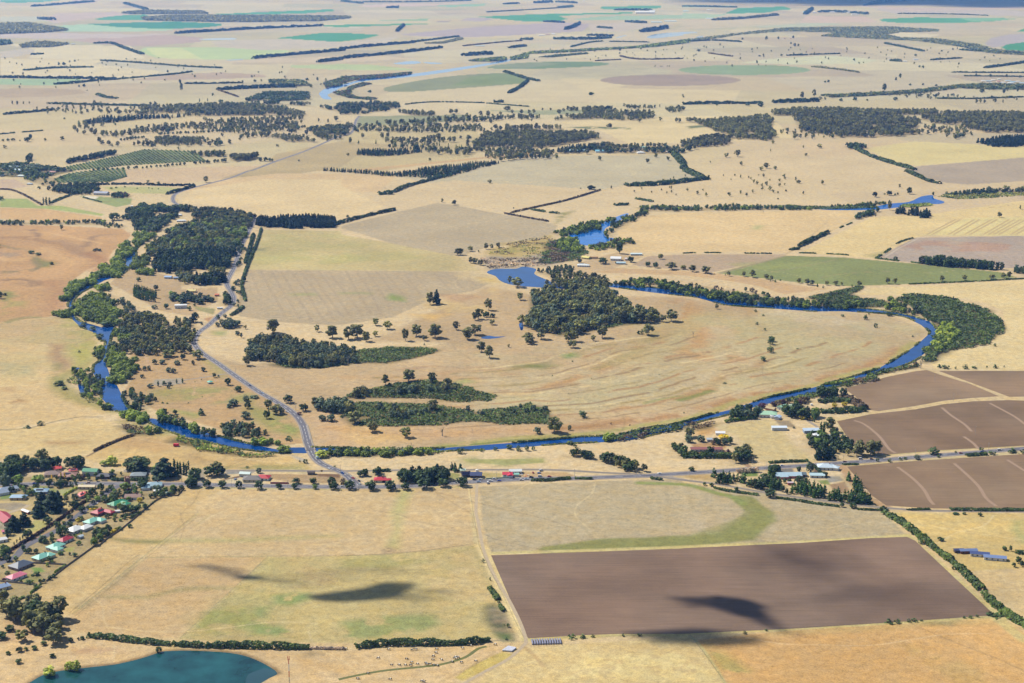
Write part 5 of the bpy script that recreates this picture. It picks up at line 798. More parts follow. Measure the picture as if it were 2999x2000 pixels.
for q, w, h, l, lab in (('B1 1170,290 1350,250 1550,205 1780,135', 6, 3, 'brown', 'long brown green hedge running up the straw slope'), ('B1 1120,295 1250,320 1420,350', 6, 3, 'brown', 'brown green hedge along the grey paddock edge'), ('B1 1310,270 1400,285', 7, 3.5, 'hedge', 'short hedge inside the corner paddock'), ('B1 1430,290 1500,295', 6, 3.5, 'hedge', 'short hedge piece right of the corner paddock'),
 ('B1 2030,195 2140,215', 9, 4, 'hedge', 'hedge piece above the pool'), ('B1 1880,240 1975,235', 12, 5, 'hedge', 'bush clump above the pool'), ('A1 660,98 900,95 1150,104 1340,104', 5, 5, 'pine', 'clipped dark conifer hedge north of the green paddock'), ('A1 1145,165 1250,135 1340,108', 7, 6, 'pine', 'dark conifer hedge beside the road curve'),
 ('A1 1800,400 1770,500 1720,620 1690,700 1665,790 1690,900', 5, 4.5, 'hedge', 'long hedge beside the grey wheel marked paddock'), ('A1 1745,440 1720,540 1690,640', 8, 5, 'oak', 'ragged tree hedge right of the road'), ('A1 1590,1000 1640,970 1675,940', 6, 4, 'hedge', 'hedge at the road bend'), ('A1 0,130 80,135 170,170 290,238', 5, 3, 'brown', 'brown hedge along the green paddocks'), ('A1 350,225 420,195 490,170', 7, 4, 'hedge', 'hedge up to the long grey barn'), ('A1 570,185 700,218', 3, 2, 'hedge', 'low hedge below the white arena'),
 ('A2 640,760 750,710 850,670 925,648', 3, 2.5, 'brown', 'dark bramble fence line between the straw paddocks'), ('A3 605,858 750,870 900,890 1050,905 1170,915', 6.5, 4, 'hedge', 'leftmost thick hedge beside the lake paddock'), ('A3 1190,915 1300,922 1405,928', 6.5, 4, 'hedge', 'second thick hedge beside the lake paddock'), ('A3 1420,928 1700,930 2000,938 2130,940', 7, 5, 'hedge', 'third thick hedge above the lake'),
 ('A3 2140,940 2351,945 B3 20,945', 3, 2, 'dead', 'thin leafless hedge right of the third hedge'), ('B3 95,938 300,915 600,912 800,912 1020,888', 7, 5, 'hedge', 'brown green hedge above the belted cattle'), ('B2 1310,958 1400,960 1500,952 1575,945', 6, 2.6, 'hedge', 'low hedge on the near side of the highway'), ('B2 1610,945 1725,948', 5, 2, 'hedge', 'small low hedge beside the highway'), ('B2 2130,945 2210,955', 5, 2.4, 'hedge', 'low hedge at the side road'),
 ('C3 1390,10 1500,70 1580,130 1660,190 1730,250 1850,340 1950,430 2060,540', 9, 4.5, 'scrub', 'long bushy hedge right of the ploughed paddock'), ('C3 2080,570 2150,640 2250,720 2400,810', 9, 4.5, 'scrub', 'bushy hedge in the lower right corner'), ('C2 215,1010 300,1030 400,1045 520,1060', 5, 1.8, 'hedge', 'low hedge left along the railway'), ('C2 650,1080 800,1100 900,1118 1000,1130 1080,1140', 5, 1.8, 'hedge', 'low hedge along the railway'), ('C2 1200,1158 1400,1165 1700,1158', 4, 1.6, 'hedge', 'patchy low hedge by the railway'), ('C2 1840,1160 2050,1165 2351,1165', 6, 2.5, 'hedge', 'low hedge at the far right of the railway'),
 ('C2 590,840 700,832 860,828', 5, 2.5, 'hedge', 'low hedge along the highway paddock'), ('C2 1100,850 1210,848', 4, 1.6, 'hedge', 'low roadside scrub strip'), ('C2 1950,790 2090,780', 7, 3, 'hedge', 'roadside hedge beside the parked dark car'), ('C2 0,800 150,800 350,800', 9, 5, 'oak', 'dark garden hedge in front of the brick farmhouse'),
 ('D1 985,655 940,690 842,748', 3, 2.6, 'brownhedge', 'short piece of the clipped dark brown hedge'), ('D1 828,772 640,900 430,1040 215,1170 D2 80,310', 3, 2.6, 'brownhedge', 'very long clipped dark brown hedge beside the village street'), ('D1 720,605 840,535 950,478', 2.5, 2.2, 'lime', 'bright green clipped hedge beside the highway garden'),
 ('D1 1280,420 1420,425', 4, 3.5, 'hedge', 'clipped hedge left of the brick tower'), ('D1 1500,420 1710,420', 4, 3.5, 'hedge', 'clipped hedge right of the brick tower'), ('D2 1225,120 1360,40', 3, 2.6, 'yellow', 'yellow green clipped hedge at the paddock corner'), ('D1 1500,860 1610,800', 2.5, 2.2, 'hedge', 'clipped hedge at the garden back'), ('D2 630,540 755,460', 2, 2, 'green', 'clipped green hedge at the paddock edge'), ('D2 345,780 465,690', 2, 2, 'green', 'clipped green hedge behind the lowest house'), ('D2 215,850 285,820', 2, 2, 'green', 'short green hedge above the big gums'),
 ('D1 1020,750 1110,760', 2, 1.5, 'yellow', 'yellow flowering hedge in front of the red roofed house'), ('D1 1040,740 1120,748', 2.5, 3, 'oak', 'dark clipped hedge behind the yellow one'), ('D5 810,920 1060,910', 5, 5, 'dead', 'leafless grey hedge south of the highway'), ('D5 1690,840 1790,940', 3, 3, 'oak', 'dark hedge left of the white garden house'), ('B2 270,895 335,893', 6, 3, 'oak', 'rounded clipped hedge behind the railway'),
 ('C1 0,570 150,566 400,570 650,573', 3, 1.6, 'scrub', 'low scrubby fence line below the straw slope'), ('C1 800,568 1080,578 1300,602', 4, 1.8, 'scrub', 'low scrubby fence line above the green paddock'), ('C1 1330,605 1400,560 1500,490 1620,460', 5, 2, 'scrub', 'scrubby fence line left of the lilac paddock'), ('C1 1330,605 1500,625 1640,640', 6, 2, 'scrub', 'scrubby fence line right of the green paddock top'), ('C1 1080,395 1200,345', 3, 1.6, 'scrub', 'scrubby fence line between the straw paddocks'),
 ('C1 1560,783 2000,765 2351,745', 4, 1.6, 'scrub', 'green fence line below the green paddock'), ('A0 0,925 200,908 430,890', 7, 3, 'hedge', 'dashed hedge at the left edge'), ('B3 1020,525 1050,560 1080,610', 6, 3, 'scrub', 'green gorse bushes by the farm track'), ('B3 1090,645 1120,685', 5, 2.6, 'scrub', 'smaller green gorse bushes by the farm track')):
    if lab: strip('hedge', q, w, h, l, lab, gap=.3 if 'patchy' in lab or 'scrubby' in lab or 'dashed' in lab else 0)
# far belts and woods of the plain: single masses at this distance
FARB = (('B0 0,405 200,385 450,360 690,330', 34, 15, 'pine', 'long dark conifer belt on the far plain, the nearer of two'), ('A0 1745,405 2000,380 2351,350 B0 0,340 200,320 500,295', 34, 15, 'pine', 'long dark conifer belt on the far plain, the farther of two'), ('B0 500,290 650,272 810,252', 24, 9, 'oak', 'thinner end of the farther far belt'), ('A0 2190,430 2351,412', 34, 15, 'pine', 'left end of the nearer far belt'),
 ('A0 1215,232 1500,215 1800,198 2220,180', 45, 18, 'pine', 'dark belt right of the round green field'), ('A0 315,40 450,28 650,12', 60, 18, 'pine', 'dark belt near the top left corner'), ('A0 215,45 300,42', 50, 18, 'pine', 'short dark belt near the top left'), ('A0 860,25 930,45 1010,68', 60, 18, 'oak', 'dark diagonal belt near the top'), ('A0 650,300 770,300 850,330 980,375', 34, 10, 'oak', 'dark curved belt left of the pale green field'),
 ('A0 0,535 300,540 600,543 800,547', 22, 11, 'pine', 'straight dark belt on the left plain'), ('A0 370,582 500,575 650,558 800,548', 20, 9, 'oak', 'dark belt under the straight one'), ('A0 800,548 1000,530 1200,512 1320,495', 16, 6, 'hedge', 'tree line running up to the right on the left plain'), ('A0 690,418 900,430 1100,445 1300,460 1530,470', 18, 7, 'hedge', 'tree line across the left plain'), ('A0 272,132 370,138', 60, 20, 'pine', 'small dark wood at the far left'),
 ('A0 180,485 350,470 640,463', 45, 5, 'hedge', 'low dark scrub wood on the left plain'), ('A0 300,372 220,378', 20, 8, 'oak', 'tiny belt at the far left'), ('A0 1500,620 1800,605 2030,600', 46, 12, 'pine', 'dark orchard block by the river homestead'), ('A0 1270,577 1400,578 1670,572', 12, 6, 'oak', 'row of dark trees left of the river homestead'), ('A0 1500,620 1640,668', 10, 4, 'brown', 'brown hedge left of the dark orchard'),
 ('A0 25,790 200,775 370,760', 12, 8, 'oak', 'tree row at the left edge'), ('A0 330,715 600,722 850,728 1030,730', 14, 7, 'hedge', 'thin tree line on the left'), ('A0 670,655 740,675 810,680', 16, 9, 'oak', 'dark tree clump on the left plain'), ('B0 308,55 395,55', 60, 22, 'pine', 'dark wood near the top'), ('B0 380,218 430,175', 24, 18, 'pine', 'short dark belt running away on the far plain'), ('B0 1540,205 1590,190 1640,165', 28, 20, 'pine', 'dark diagonal belt in the upper middle'),
 ('B0 840,385 1030,375', 60, 18, 'pine', 'dark wood beside the far river'), ('B0 1240,272 1310,275', 40, 14, 'oak', 'dark clump left of the far village'), ('B0 1155,332 1270,318', 30, 12, 'oak', 'dark clump on the far plain'), ('B0 1460,270 1700,272 1850,262', 50, 16, 'oak', 'dark trees around the far homestead'), ('B0 1690,245 1870,250', 30, 12, 'pine', 'dark belt above the far homestead'), ('B0 1395,150 1530,157', 40, 12, 'pine', 'dark belt below the big green field'), ('B0 1965,152 2090,160', 60, 16, 'pine', 'dark wood above the oval reservoir'),
 ('B0 2060,222 2130,215 2240,195', 44, 26, 'pine', 'tall dark wood by the oval reservoir'), ('B0 1760,190 1860,198', 30, 12, 'oak', 'belt right of the dark diagonal belt'), ('B0 1880,70 2140,72', 50, 16, 'oak', 'trees around the far white sheds'), ('B0 1330,22 1450,18', 60, 25, 'pine', 'dark wood near the top edge'), ('B0 1480,15 1620,22', 60, 18, 'pine', 'dark wood right of it near the top edge'), ('B0 1000,85 1300,68 1590,50', 25, 7, 'oak', 'long hedge near the top'), ('B0 1120,30 1220,26', 50, 14, 'pine', 'dark block near the top'),
 ('B0 0,10 140,25', 60, 18, 'oak', 'dark belt at the top centre left'), ('B0 150,15 500,15 900,5', 40, 12, 'oak', 'long belt along the top edge'), ('B0 840,318 1100,292 1240,282', 14, 5, 'brown', 'brown hedge line on the far plain'), ('B0 1580,325 1700,295 1800,285', 16, 6, 'oak', 'dark curved hedge on the far plain'), ('B0 1840,287 2120,292', 14, 5, 'oak', 'hedge below the oval reservoir'), ('B0 1920,388 2050,410 2351,405', 14, 6, 'brown', 'brown hedge on the far plain'), ('B0 1750,420 1920,412', 10, 4, 'brown', 'small brown hedge on the far plain'),
 ('B0 1120,495 1200,520 1280,545 1360,560', 24, 9, 'oak', 'dark tree belt beside the round paddock'), ('B0 1155,642 1230,600 1280,560', 22, 9, 'oak', 'dark tree belt meeting the first at the round paddock'), ('B0 1050,705 1115,705', 22, 9, 'oak', 'dark tree clump on the golden plain'), ('B0 440,720 600,705 800,705 980,710', 8, 3, 'hedge', 'thin hedge curving across the plain'), ('B0 1000,712 1150,725 1290,735', 8, 3, 'hedge', 'thin hedge right of the curving one'),
 ('C0 1390,300 1500,322 1660,355', 20, 9, 'oak', 'dark diagonal belt on the right plain'), ('C0 890,462 1050,478 1210,500', 16, 7, 'gum', 'gum row on the right plain'), ('C0 175,368 340,390', 12, 5, 'brown', 'small hedge on the right plain'), ('C0 1750,680 2000,682 2351,670', 14, 5, 'oak', 'dark hedge above the gum forest'), ('C0 1855,500 2100,502 2351,503', 10, 5, 'oak', 'double hedge at the right edge, upper one'), ('C0 1940,525 2351,530', 10, 4, 'oak', 'double hedge at the right edge, lower one'), ('C0 2080,470 2200,455 2400,425', 24, 10, 'oak', 'dark belt at the right edge'),
 ('C0 0,290 200,280 400,290', 22, 8, 'oak', 'hedge pair on the right plain'), ('C0 1910,345 2050,355 2300,370 2400,375', 24, 8, 'oak', 'belt along the right plain'), ('C0 930,85 1080,85 1270,100', 50, 20, 'oak', 'dark trees around the far white houses'), ('C0 840,100 890,65', 40, 26, 'oak', 'dark tree clump left of the far white houses'), ('C0 210,140 400,130 650,105', 60, 18, 'gum', 'gum wood by the far dam'), ('C0 0,45 370,52', 60, 14, 'oak', 'trees along the top right plain'), ('C0 1480,95 1800,98 2100,108', 25, 6, 'oak', 'hedge at the top right'),
 ('C0 0,720 300,715 550,715', 26, 10, 'oak', 'dark tree belt above the square wood'), ('C0 620,710 800,705 930,700', 26, 14, 'oak', 'dark trees beside the square wood'), ('C0 1430,420 1500,425', 26, 12, 'oak', 'trees around the far cottage'), ('C0 1700,415 1920,402', 14, 6, 'oak', 'broken tree line right of the far cottage'), ('C0 715,384 860,380', 12, 6, 'oak', 'hedge with a round tree on the right plain'), ('C0 870,378 1080,372', 10, 5, 'oak', 'dotted hedge on the right plain'), )
for q, w, h, l, lab in FARB:
    if lab: strip('shelter_belt', q, w * .8, h, l, lab, 'shelter belt', dens=1.1, gap=.12)
def farwood(q, h, leaf, lab, size=8, hole=.0, leaf2=None): cover('distant_woodland', q, h, leaf, lab, size, 1.5, hole, leaf2)
farwood('A0 0,170 200,165 420,200 470,210 300,225 0,235 -80,235 -80,170', 20, 'gum', 'blue green wood at the far left edge', 11, .2); farwood('A0 0,285 70,285 80,305 0,312 -60,312', 16, 'oak', 'dark wood at the left edge', 9); farwood('A0 140,315 250,290 400,300 480,305 350,325 150,328', 13, 'gum', 'open wood on the left plain', 9, .35)
farwood('A0 970,125 1200,110 1400,110 2000,112 2351,115 B0 70,120 50,128 A0 2200,145 1700,152 1400,150 1000,140', 16, 'gum', 'long gum wood across the upper left', 12, .38); farwood('A0 830,90 1000,75 1400,80 1430,95 900,97', 16, 'gum', 'gum wood near the top left', 12, .35); farwood('A0 1850,560 2080,560 2140,590 2000,598 1860,580', 13, 'oak', 'trees above the dark orchard', 7, .3, 'gum')
farwood('A0 1820,690 2050,680 2100,690 1900,700', 11, 'oak', 'homestead garden trees', 6, .3); farwood('A0 1680,700 1800,650 1880,640 2120,640 2140,690 1950,670 1800,690', 12, 'oak', 'trees around the river homestead', 6, .42); farwood('C0 40,275 400,230 700,195 1000,190 1400,185 1760,205 1760,218 1500,222 1400,240 1500,262 1700,265 1900,290 2050,310 2130,340 2400,365 2400,385 2100,365 1900,320 1600,280 1350,270 950,250 1000,240 1050,225 700,215 400,238 100,285', 8, 'gum', 'grey green river woodland winding over the right plain', 8, .2, 'wattle')
farwood('C0 950,660 1100,655 1400,640 1650,620 1900,590 2100,580 2400,590 2400,620 2100,615 1900,608 1650,640 1300,662 1050,672', 8, 'hedge', 'green river woodland at the right edge', 6, .25, 'gum'); farwood('B0 1160,400 1300,360 1600,345 2000,325 2200,300 2400,270 2400,295 2150,325 1800,345 1600,358 1290,372 1280,402 1180,415', 8, 'hedge', 'river woodland along the far reach', 7, .2, 'willow'); farwood('B0 870,420 1000,405 1130,395 1140,410 1080,422 950,425', 8, 'hedge', 'bank trees along the far reach', 7, .15, 'willow')
farwood('A0 2230,570 2351,540 B0 0,530 150,525 300,515 480,500 480,510 300,535 100,552 0,575 A0 2351,590 2240,605', 7, 'hedge', 'bank scrub left of the bright river reach', 5, .3, 'brown'); farwood('B0 0,660 -60,640 40,620 60,600 150,570 200,580 80,610 60,650 100,670 250,680 200,690 50,675', 6, 'hedge', 'bank trees right of the bright reach', 5, .35, 'brown'); farwood('B0 1360,395 1500,380 1700,365 1700,370 1450,395', 7, 'hedge', 'bank trees on the far plain', 6, .3)
farwood('B0 560,300 700,290 820,260 840,270 700,300', 8, 'gum', 'thin wood below the farther belt', 7, .4); farwood('A0 0,1140 100,1130 330,1150 500,1176 A1 330,40 100,45 0,40', 9, 'oak', 'garden trees at the left edge village', 5, .42, 'wattle'); farwood('B0 1480,50 1600,48 1590,40', 14, 'oak', 'trees on the upper plain', 9, .2); farwood('C0 1240,40 1400,20 1600,0 1400,-10 1300,20', 14, 'pine', 'dark hill wood at the top edge', 14, .1)
wood('A1 340,130 480,100 640,95 670,130 640,165 500,165 400,150', {'oak': 5, 'euro': 2}, 'the dark trees left of the long grey barn', 10, (8, 12)); wood('A1 0,355 200,355 450,350 700,355 860,375 860,395 650,375 400,370 150,372 0,372', {'euro': 5, 'wattle': 3, 'willow': 1}, 'the tree line above the orange paddock', 9, (5, 8)); wood('A1 770,190 880,185 900,170 850,160 780,165', {'oak': 3, 'purple': 1}, 'the trees right of the long grey barn', 8, (6, 9)); wood('A1 100,20 200,10 420,60 450,110 350,120 200,70', {'oak': 4, 'green': 1}, 'the garden trees below the left edge village', 12, (6, 10), hole=.3)
wood('D1 -20,320 60,300 250,280 500,265 700,260 1000,270 980,290 700,290 500,310 480,330 380,320 250,300 150,400 0,420', {'broad': 4, 'oak': 3}, 'the great dark trees behind the village', 9, (12, 16)); wood('A1 850,330 1010,300 1060,310 900,350', {'oak': 4, 'wattle': 2}, 'the mixed trees above the river willows', 10, (7, 11))
wood('D1 530,505 880,505 880,470 550,450', {'slim': 3, 'oak': 1}, 'the dark conifer row south of the highway', 5.5, (6, 8)); wood('D1 1720,620 1880,610 1990,590 2080,560 2100,530 1980,520 1860,540 1740,580', {'euro': 3, 'green': 3, 'oak': 1}, 'the garden bushes at the paddock corner', 5.5, (4, 6.5)); wood('D1 1040,1100 1130,1000 1240,980 1290,1010 1220,1090 1130,1165 1060,1160', {'oak': 4, 'green': 2}, 'the garden trees behind the white roofed house', 5.5, (5, 7.5))
wood('D1 1100,320 1400,350 1430,370 1250,340 1100,345', {'oak': 3, 'green': 2, 'wattle': 1}, 'the garden trees behind the green roofed house', 6, (4, 7)); wood('D1 1200,660 1260,640 1360,650 1380,690 1250,700', {'oak': 3, 'green': 2}, 'the garden trees by the side street', 5.5, (5, 8)); wood('D1 1420,760 1480,800 1600,790 1700,750 1650,740 1560,770', {'oak': 3, 'green': 1, 'wattle': 1}, 'the garden trees behind the green roofed bungalow', 6, (5, 7.5))
wood('D2 0,300 140,240 150,290 60,360 0,380 -60,380', {'oak': 3, 'green': 2}, 'the garden trees across the street', 5.5, (5, 7.5)); wood('D2 440,640 640,560 640,580 520,680 470,690', {'oak': 3, 'green': 2}, 'the garden shrubs at the paddock edge', 5, (3.5, 5)); wood('D2 440,180 640,190 650,215 460,215', {'oak': 3, 'slim': 1}, 'the garden trees above the teal roof', 5.5, (4, 6)); wood('D2 210,270 440,300 430,330 250,320', {'oak': 3}, 'the dark shrubs left of the teal roof', 5, (4, 6))
wood('A3 60,735 230,700 400,740 440,800 400,900 280,860 160,790', {'gum': 4, 'oak': 1}, 'the big gum clump at the lower left', 10, (13, 19))
wood('D1 1180,600 1440,560 1500,700 1300,760 1180,700', {'oak': 3, 'green': 3, 'wattle': 1}, 'the gardens above the dark green roof', 7, (3, 7))
wood('D1 700,1020 900,960 1040,960 1000,1040 860,1080', {'green': 3, 'oak': 2}, 'the gardens beside the white roofed house', 8, (2, 4))
wood('D1 560,420 1300,330 1420,360 1300,420 900,440', {'green': 3, 'oak': 3}, 'the gardens north of the highway', 9, (3, 6))
wood('D5 1000,700 1250,640 1700,640 1600,700 1200,720', {'oak': .1, 'shrub': 1}, 'the shrubs of the farm paddock', 60, (2, 3))
wood('D5 1620,480 1900,470 2100,560 2100,700 1780,720 1640,620', {'oak': 4, 'green': 2, 'wattle': 2}, 'the homestead garden right of the paddock', 9, (4, 10))
wood('D5 1180,880 1280,880 1290,960 1200,1000', {'oak': 3, 'wattle': 1}, 'the trees left of the motel', 6, (6, 10))
wood('D1 1440,500 1700,560 1600,600 1400,590 1200,560 1250,510', {'oak': 3, 'green': 3, 'wattle': 1}, 'the gardens around the brick tower', 8, (3, 6))
wood('D1 0,460 280,480 480,520 420,600 300,590 100,570', {'oak': 3, 'green': 3}, 'the gardens at the left of the highway', 9, (4, 7))
wood('D1 1000,560 1130,600 1060,640 960,640', {'oak': 3, 'green': 2}, 'the corner gardens', 7, (4, 6))
wood('D1 1300,740 1480,840 1620,800 1560,870 1350,900 1200,860', {'oak': 2, 'green': 3}, 'the back gardens of the red brick house', 9, (3, 5))
wood('D2 380,340 620,420 900,340 760,450 560,470 420,430', {'oak': 2, 'green': 3}, 'the lower back gardens', 10, (2, 4))
wood('A3 0,720 60,700 140,720 140,735 60,740 -20,735', {'gum': 1}, 'the gums at the lower left corner', 8, (14, 20)); wood('D3 1690,300 1990,290 2000,240 1850,270', {'oak': 3, 'purple': 1}, 'the trees behind the corner house', 6, (7, 10)); wood('B2 390,970 600,985 740,960 730,940 500,925 400,930', {'cedar': 2, 'broad': 3, 'oak': 2}, 'the dark park trees by the highway', 8, (12, 16)); wood('B2 730,900 830,900 830,885 740,885', {'slim': 2, 'oak': 1}, 'the dark conifers left of the solar roofed houses', 6, (10, 13))
wood('B2 1540,790 1660,780 1750,820 1640,800', {'oak': 3, 'wattle': 1}, 'the left tree clump in the straw paddock', 6, (7, 10)); wood('B2 1770,815 1900,830 2090,890 2060,905 1960,895 1860,855', {'gum': 3, 'oak': 3}, 'the right tree clump in the straw paddock', 6.5, (8, 12)); wood('D5 30,600 110,620 240,690 180,740 120,680', {'oak': 4, 'gum': 1}, 'the trees left of the brick farmhouse', 6.5, (8, 12)); wood('D5 200,560 340,570 480,550 470,560 300,580', {'wattle': 3, 'oak': 1}, 'the trees behind the brick farmhouse', 7, (6, 10)); wood('D5 520,600 650,600 720,560 850,640 740,590 650,560 560,560', {'oak': 3, 'brown': 2, 'green': 1}, 'the garden trees right of the brick farmhouse', 6.5, (6, 9)); wood('D5 780,820 1000,800 960,700 850,680 740,740', {'gum': 5, 'oak': 2}, 'the big trees right of the brick farmhouse', 7, (9, 13)); wood('D5 170,740 730,745 730,725 200,710', {'oak': 4}, 'the garden trees in front of the brick farmhouse', 5.5, (5, 7))
wood('D5 600,1025 700,1035 1000,1090 1180,1110 1200,1080 1000,1020 700,980', {'slim': 5, 'oak': 1}, 'the leafy screen of trees along the railway', 5, (8, 11)); wood('D5 1190,1110 1300,1130 1340,1060 1250,1040', {'slim': 3}, 'the leafy screen of trees along the railway', 5, (8, 11)); wood('D5 1430,1165 1700,1210 1830,1210 1830,1150 1650,1090 1450,1110', {'slim': 5}, 'the second leafy screen of trees', 5, (9, 12)); wood('D5 1850,1240 2000,1260 2180,1280 2351,1280 2351,1230 2100,1200 1870,1180', {'slim': 5}, 'the third leafy screen of trees', 5, (9, 12)); wood('D5 2030,1000 2130,1080 2230,1180 2351,1250 2351,1200 2200,1060 2040,960', {'slim': 5}, 'the diagonal leafy screen beside the tilled paddock', 5, (8, 11))
wood('D5 1740,770 1930,770 1900,680 1760,690', {'cedar': 2, 'pine': 4}, 'the dark trees beside the highway', 7, (11, 16)); wood('D5 1620,540 1760,620 1800,670 2100,680 2140,620 2000,540 1950,500 1780,540', {'oak': 4, 'euro': 3}, 'the garden trees behind the dark ones', 7, (6, 10)); wood('D5 1960,760 2100,740 2200,740 2300,760 2260,740 2120,700', {'gum': 2, 'oak': 2}, 'the trees along the highway verge', 8, (7, 10)); wood('D5 2140,740 2290,750 2270,700 2170,700', {'gum': 3}, 'the left one of the two tall dark clumps', 7, (14, 18)); wood('C2 1260,790 1360,795 1350,770 1270,765', {'gum': 3}, 'the right one of the two tall dark clumps', 7, (14, 18))
wood('A1 1610,690 1640,560 1680,500 1700,540 1660,640 1640,700', {'oak': 3, 'wattle': 2}, 'the scattered trees right of the road', 9, (5, 8), hole=.3); wood('A1 1490,1070 1560,1040 1650,1060 1640,1090 1520,1090', {'wattle': 4}, 'the blue green trees at the road fork', 8.5, (8, 11)); wood('A1 1610,760 1650,750 1660,870 1620,930 1670,940 1610,780', {'oak': 3, 'wattle': 2}, 'the roadside trees at the bend', 9, (5, 8))
wood('A1 1440,680 1560,700 1570,720 1450,720', {'olive': 3}, 'the olive trees at the road edge', 9, (10, 13)); wood('A1 1525,925 1585,930 1575,870 1540,860', {'oak': 4, 'green': 1}, 'the round trees inside the road bend', 8, (9, 12))

# ---------------------------------------------------------------- single trees (x,y[,height[,width]])
G('oak', 'round street tree south of the highway, left of the junction', 'A2 1318,1004,9,10 1422,1004,9,10 1530,1007,8.5,9.5 1645,1008,8.5,8 1782,1016,9.5,10 1920,1014,6.5,7.5 2028,1014,7,7.5 2298,1016,9,11'); G('green', 'small light green street tree south of the highway', 'A2 2168,1015,5.5,6')
G('oak', 'round street tree north of the highway', 'A2 2040,979,7,8.5 2158,979,7,8.5 2283,982,8.5,10'); G('brown', 'red brown street tree at the road junction', 'B2 10,985,8,7'); G('oak', 'dark street tree south of the highway, right of the junction', 'B2 60,1015,10,12 205,1020,10.5,13 340,1020,10.5,13.5 440,1020,8.5,10 570,1012,12,15 700,998,9,12 830,995,11,14')
G('cedar', 'huge dark spreading cypress behind the highway', 'D1 1890,375,22,31'); G('broad', 'wide round dark tree left of the huge cypress', 'D1 1570,290,14,31'); G('cedar', 'smaller cypress in front of the wide round tree', 'D1 1600,335,15,16'); G('green', 'light tree at the foot of the huge cypress', 'D1 1780,350,10,9'); G('lime', 'light green willow in the straw paddock behind the village', 'D1 1290,240,11,13 1200,245,6,11')
G('poplar', 'slender poplar in the row right of the huge cypress', 'D1 2003,300,14 2040,330,14 2072,345,15.5 2112,355,15 2140,358,14 2165,300,11'); G('broad', 'big dark garden tree beside the poplars', 'D1 2240,400,13,16 2200,490,11,14'); G('olive', 'tall old gum rising behind the village trees', 'D1 490,265,22,16'); G('gum', 'slim gum left of the tall old gum', 'D1 300,270,16,9'); G('broad', 'dark tree at the left end of the village', 'D1 150,270,16,20 40,430,12,12')
G('wattle', 'silver blue conifer at the left edge', 'D1 60,490,14,13'); G('green', 'bright green tree by the highway in the village', 'D1 210,475,13,12 440,435,8,14'); G('cedar', 'giant dark cypress in the village park', 'D1 610,760,21,26 480,690,14,16 670,680,14,12'); G('cedar', 'dark cypress lower down in the village park', 'D1 440,830,13,19'); G('cedar', 'dark cypress beside the long red roof', 'D1 160,990,16,19 280,935,14,16')
G('oak', 'round tree on the village street verge', 'D1 850,740,9,11 940,785,7.5,8 805,872,6,7.5 660,965,7,7.5 550,910,7,10'); G('oak', 'dark tree on the green across the street', 'D1 318,1082,9,10 105,1045,8,8 85,1090,6,3.5'); G('green', 'light garden tree in the village', 'D1 335,590,6,7 415,600,4.5,5 1010,660,4.5,4.5 1010,745,4,4 735,920,3.5,4 1110,590,4,3.5 1540,500,5,5.5')
G('oak', 'dark garden tree in the village', 'D1 720,1050,11,13 1160,540,9,7.5 1060,605,10,8.5 1275,525,6,6.5 1170,600,5,5 1070,690,5,4.5 760,660,6,6 280,640,5,5 1490,960,4,5 1630,510,10,12.5 1555,545,6,5 1440,800,10,10 1535,785,8,9.5 1600,730,5,3 800,945,5,8 930,870,4,6 990,610,4,5 1370,985,3.5,6'); G('green', 'green garden tree in the village', 'D1 1120,655,6,7 1440,520,8,11 1175,895,4,5 600,1085,7,5 1080,1165,8,7')
G('yellow', 'yellow garden tree in the village', 'D1 900,890,4,6 1605,670,6,6'); G('purple', 'purple leaved garden tree in the village', 'D1 1480,565,6,6 950,400,6,7'); G('yewcol', 'golden column tree in front of the brown roofed house', 'D1 595,405,5 702,398,8 745,398,7 790,370,6'); G('wattle', 'grey green shrub in the village', 'D1 1800,530,6,10 860,640,7,8 490,1120,7,9 230,1110,4,1.6 195,1135,4,1.6 262,1090,4,1.6 165,1160,3.5,1.6')
G('slim', 'small dark cone tree along the garden fence', 'D1 1690,735,2.5,1.6 1708,722,2.5,1.6 1730,700,2.5,1.6 1750,688,2.8,1.8 1768,670,2.8,1.8'); G('oak', 'round bush in the lower village gardens', 'D2 90,405,6,7 570,415,6,8 905,215,4,5.5 860,350,4,5 420,565,3.5,6 330,660,3.5,8 80,550,2.6,5 370,575,1.8,3 235,640,2,3 800,335,3,2.5 405,700,3,4.5 30,480,3,3'); G('green', 'light green round bush in the lower village gardens', 'D2 695,330,3.5,5.5 20,320,5,5 185,400,5,5')
G('gum', 'large gum in the clump at the lower left', 'A3 90,735,21,17 215,690,17,13 300,840,18,17 395,735,21,18 250,790,16,14 370,905,14,15 30,620,12,10'); G('oak', 'dark bush on the dry slope at the lower left', 'A3 72,815,5,9 10,870,6,10 135,960,4,6 180,950,3,4 235,945,3.5,5.5 55,980,3,4 130,1040,4,5.5 360,1000,3.6,5 490,893,4,4.5 565,876,3,4 300,915,3.5,5 540,880,2.5,2'); G('olive', 'thin gum on the dry slope at the lower left', 'A3 150,885,10,11'); G('lime', 'bright lime willow standing on the lake shore', 'A3 340,1125,8,10.5'); G('lime', 'second lime willow, right one on the lake shore', 'A3 475,1085,7,8 520,1085,8,9'); G('oak', 'single dark bush at the top shore of the lake', 'A3 1095,965,5,5.5')
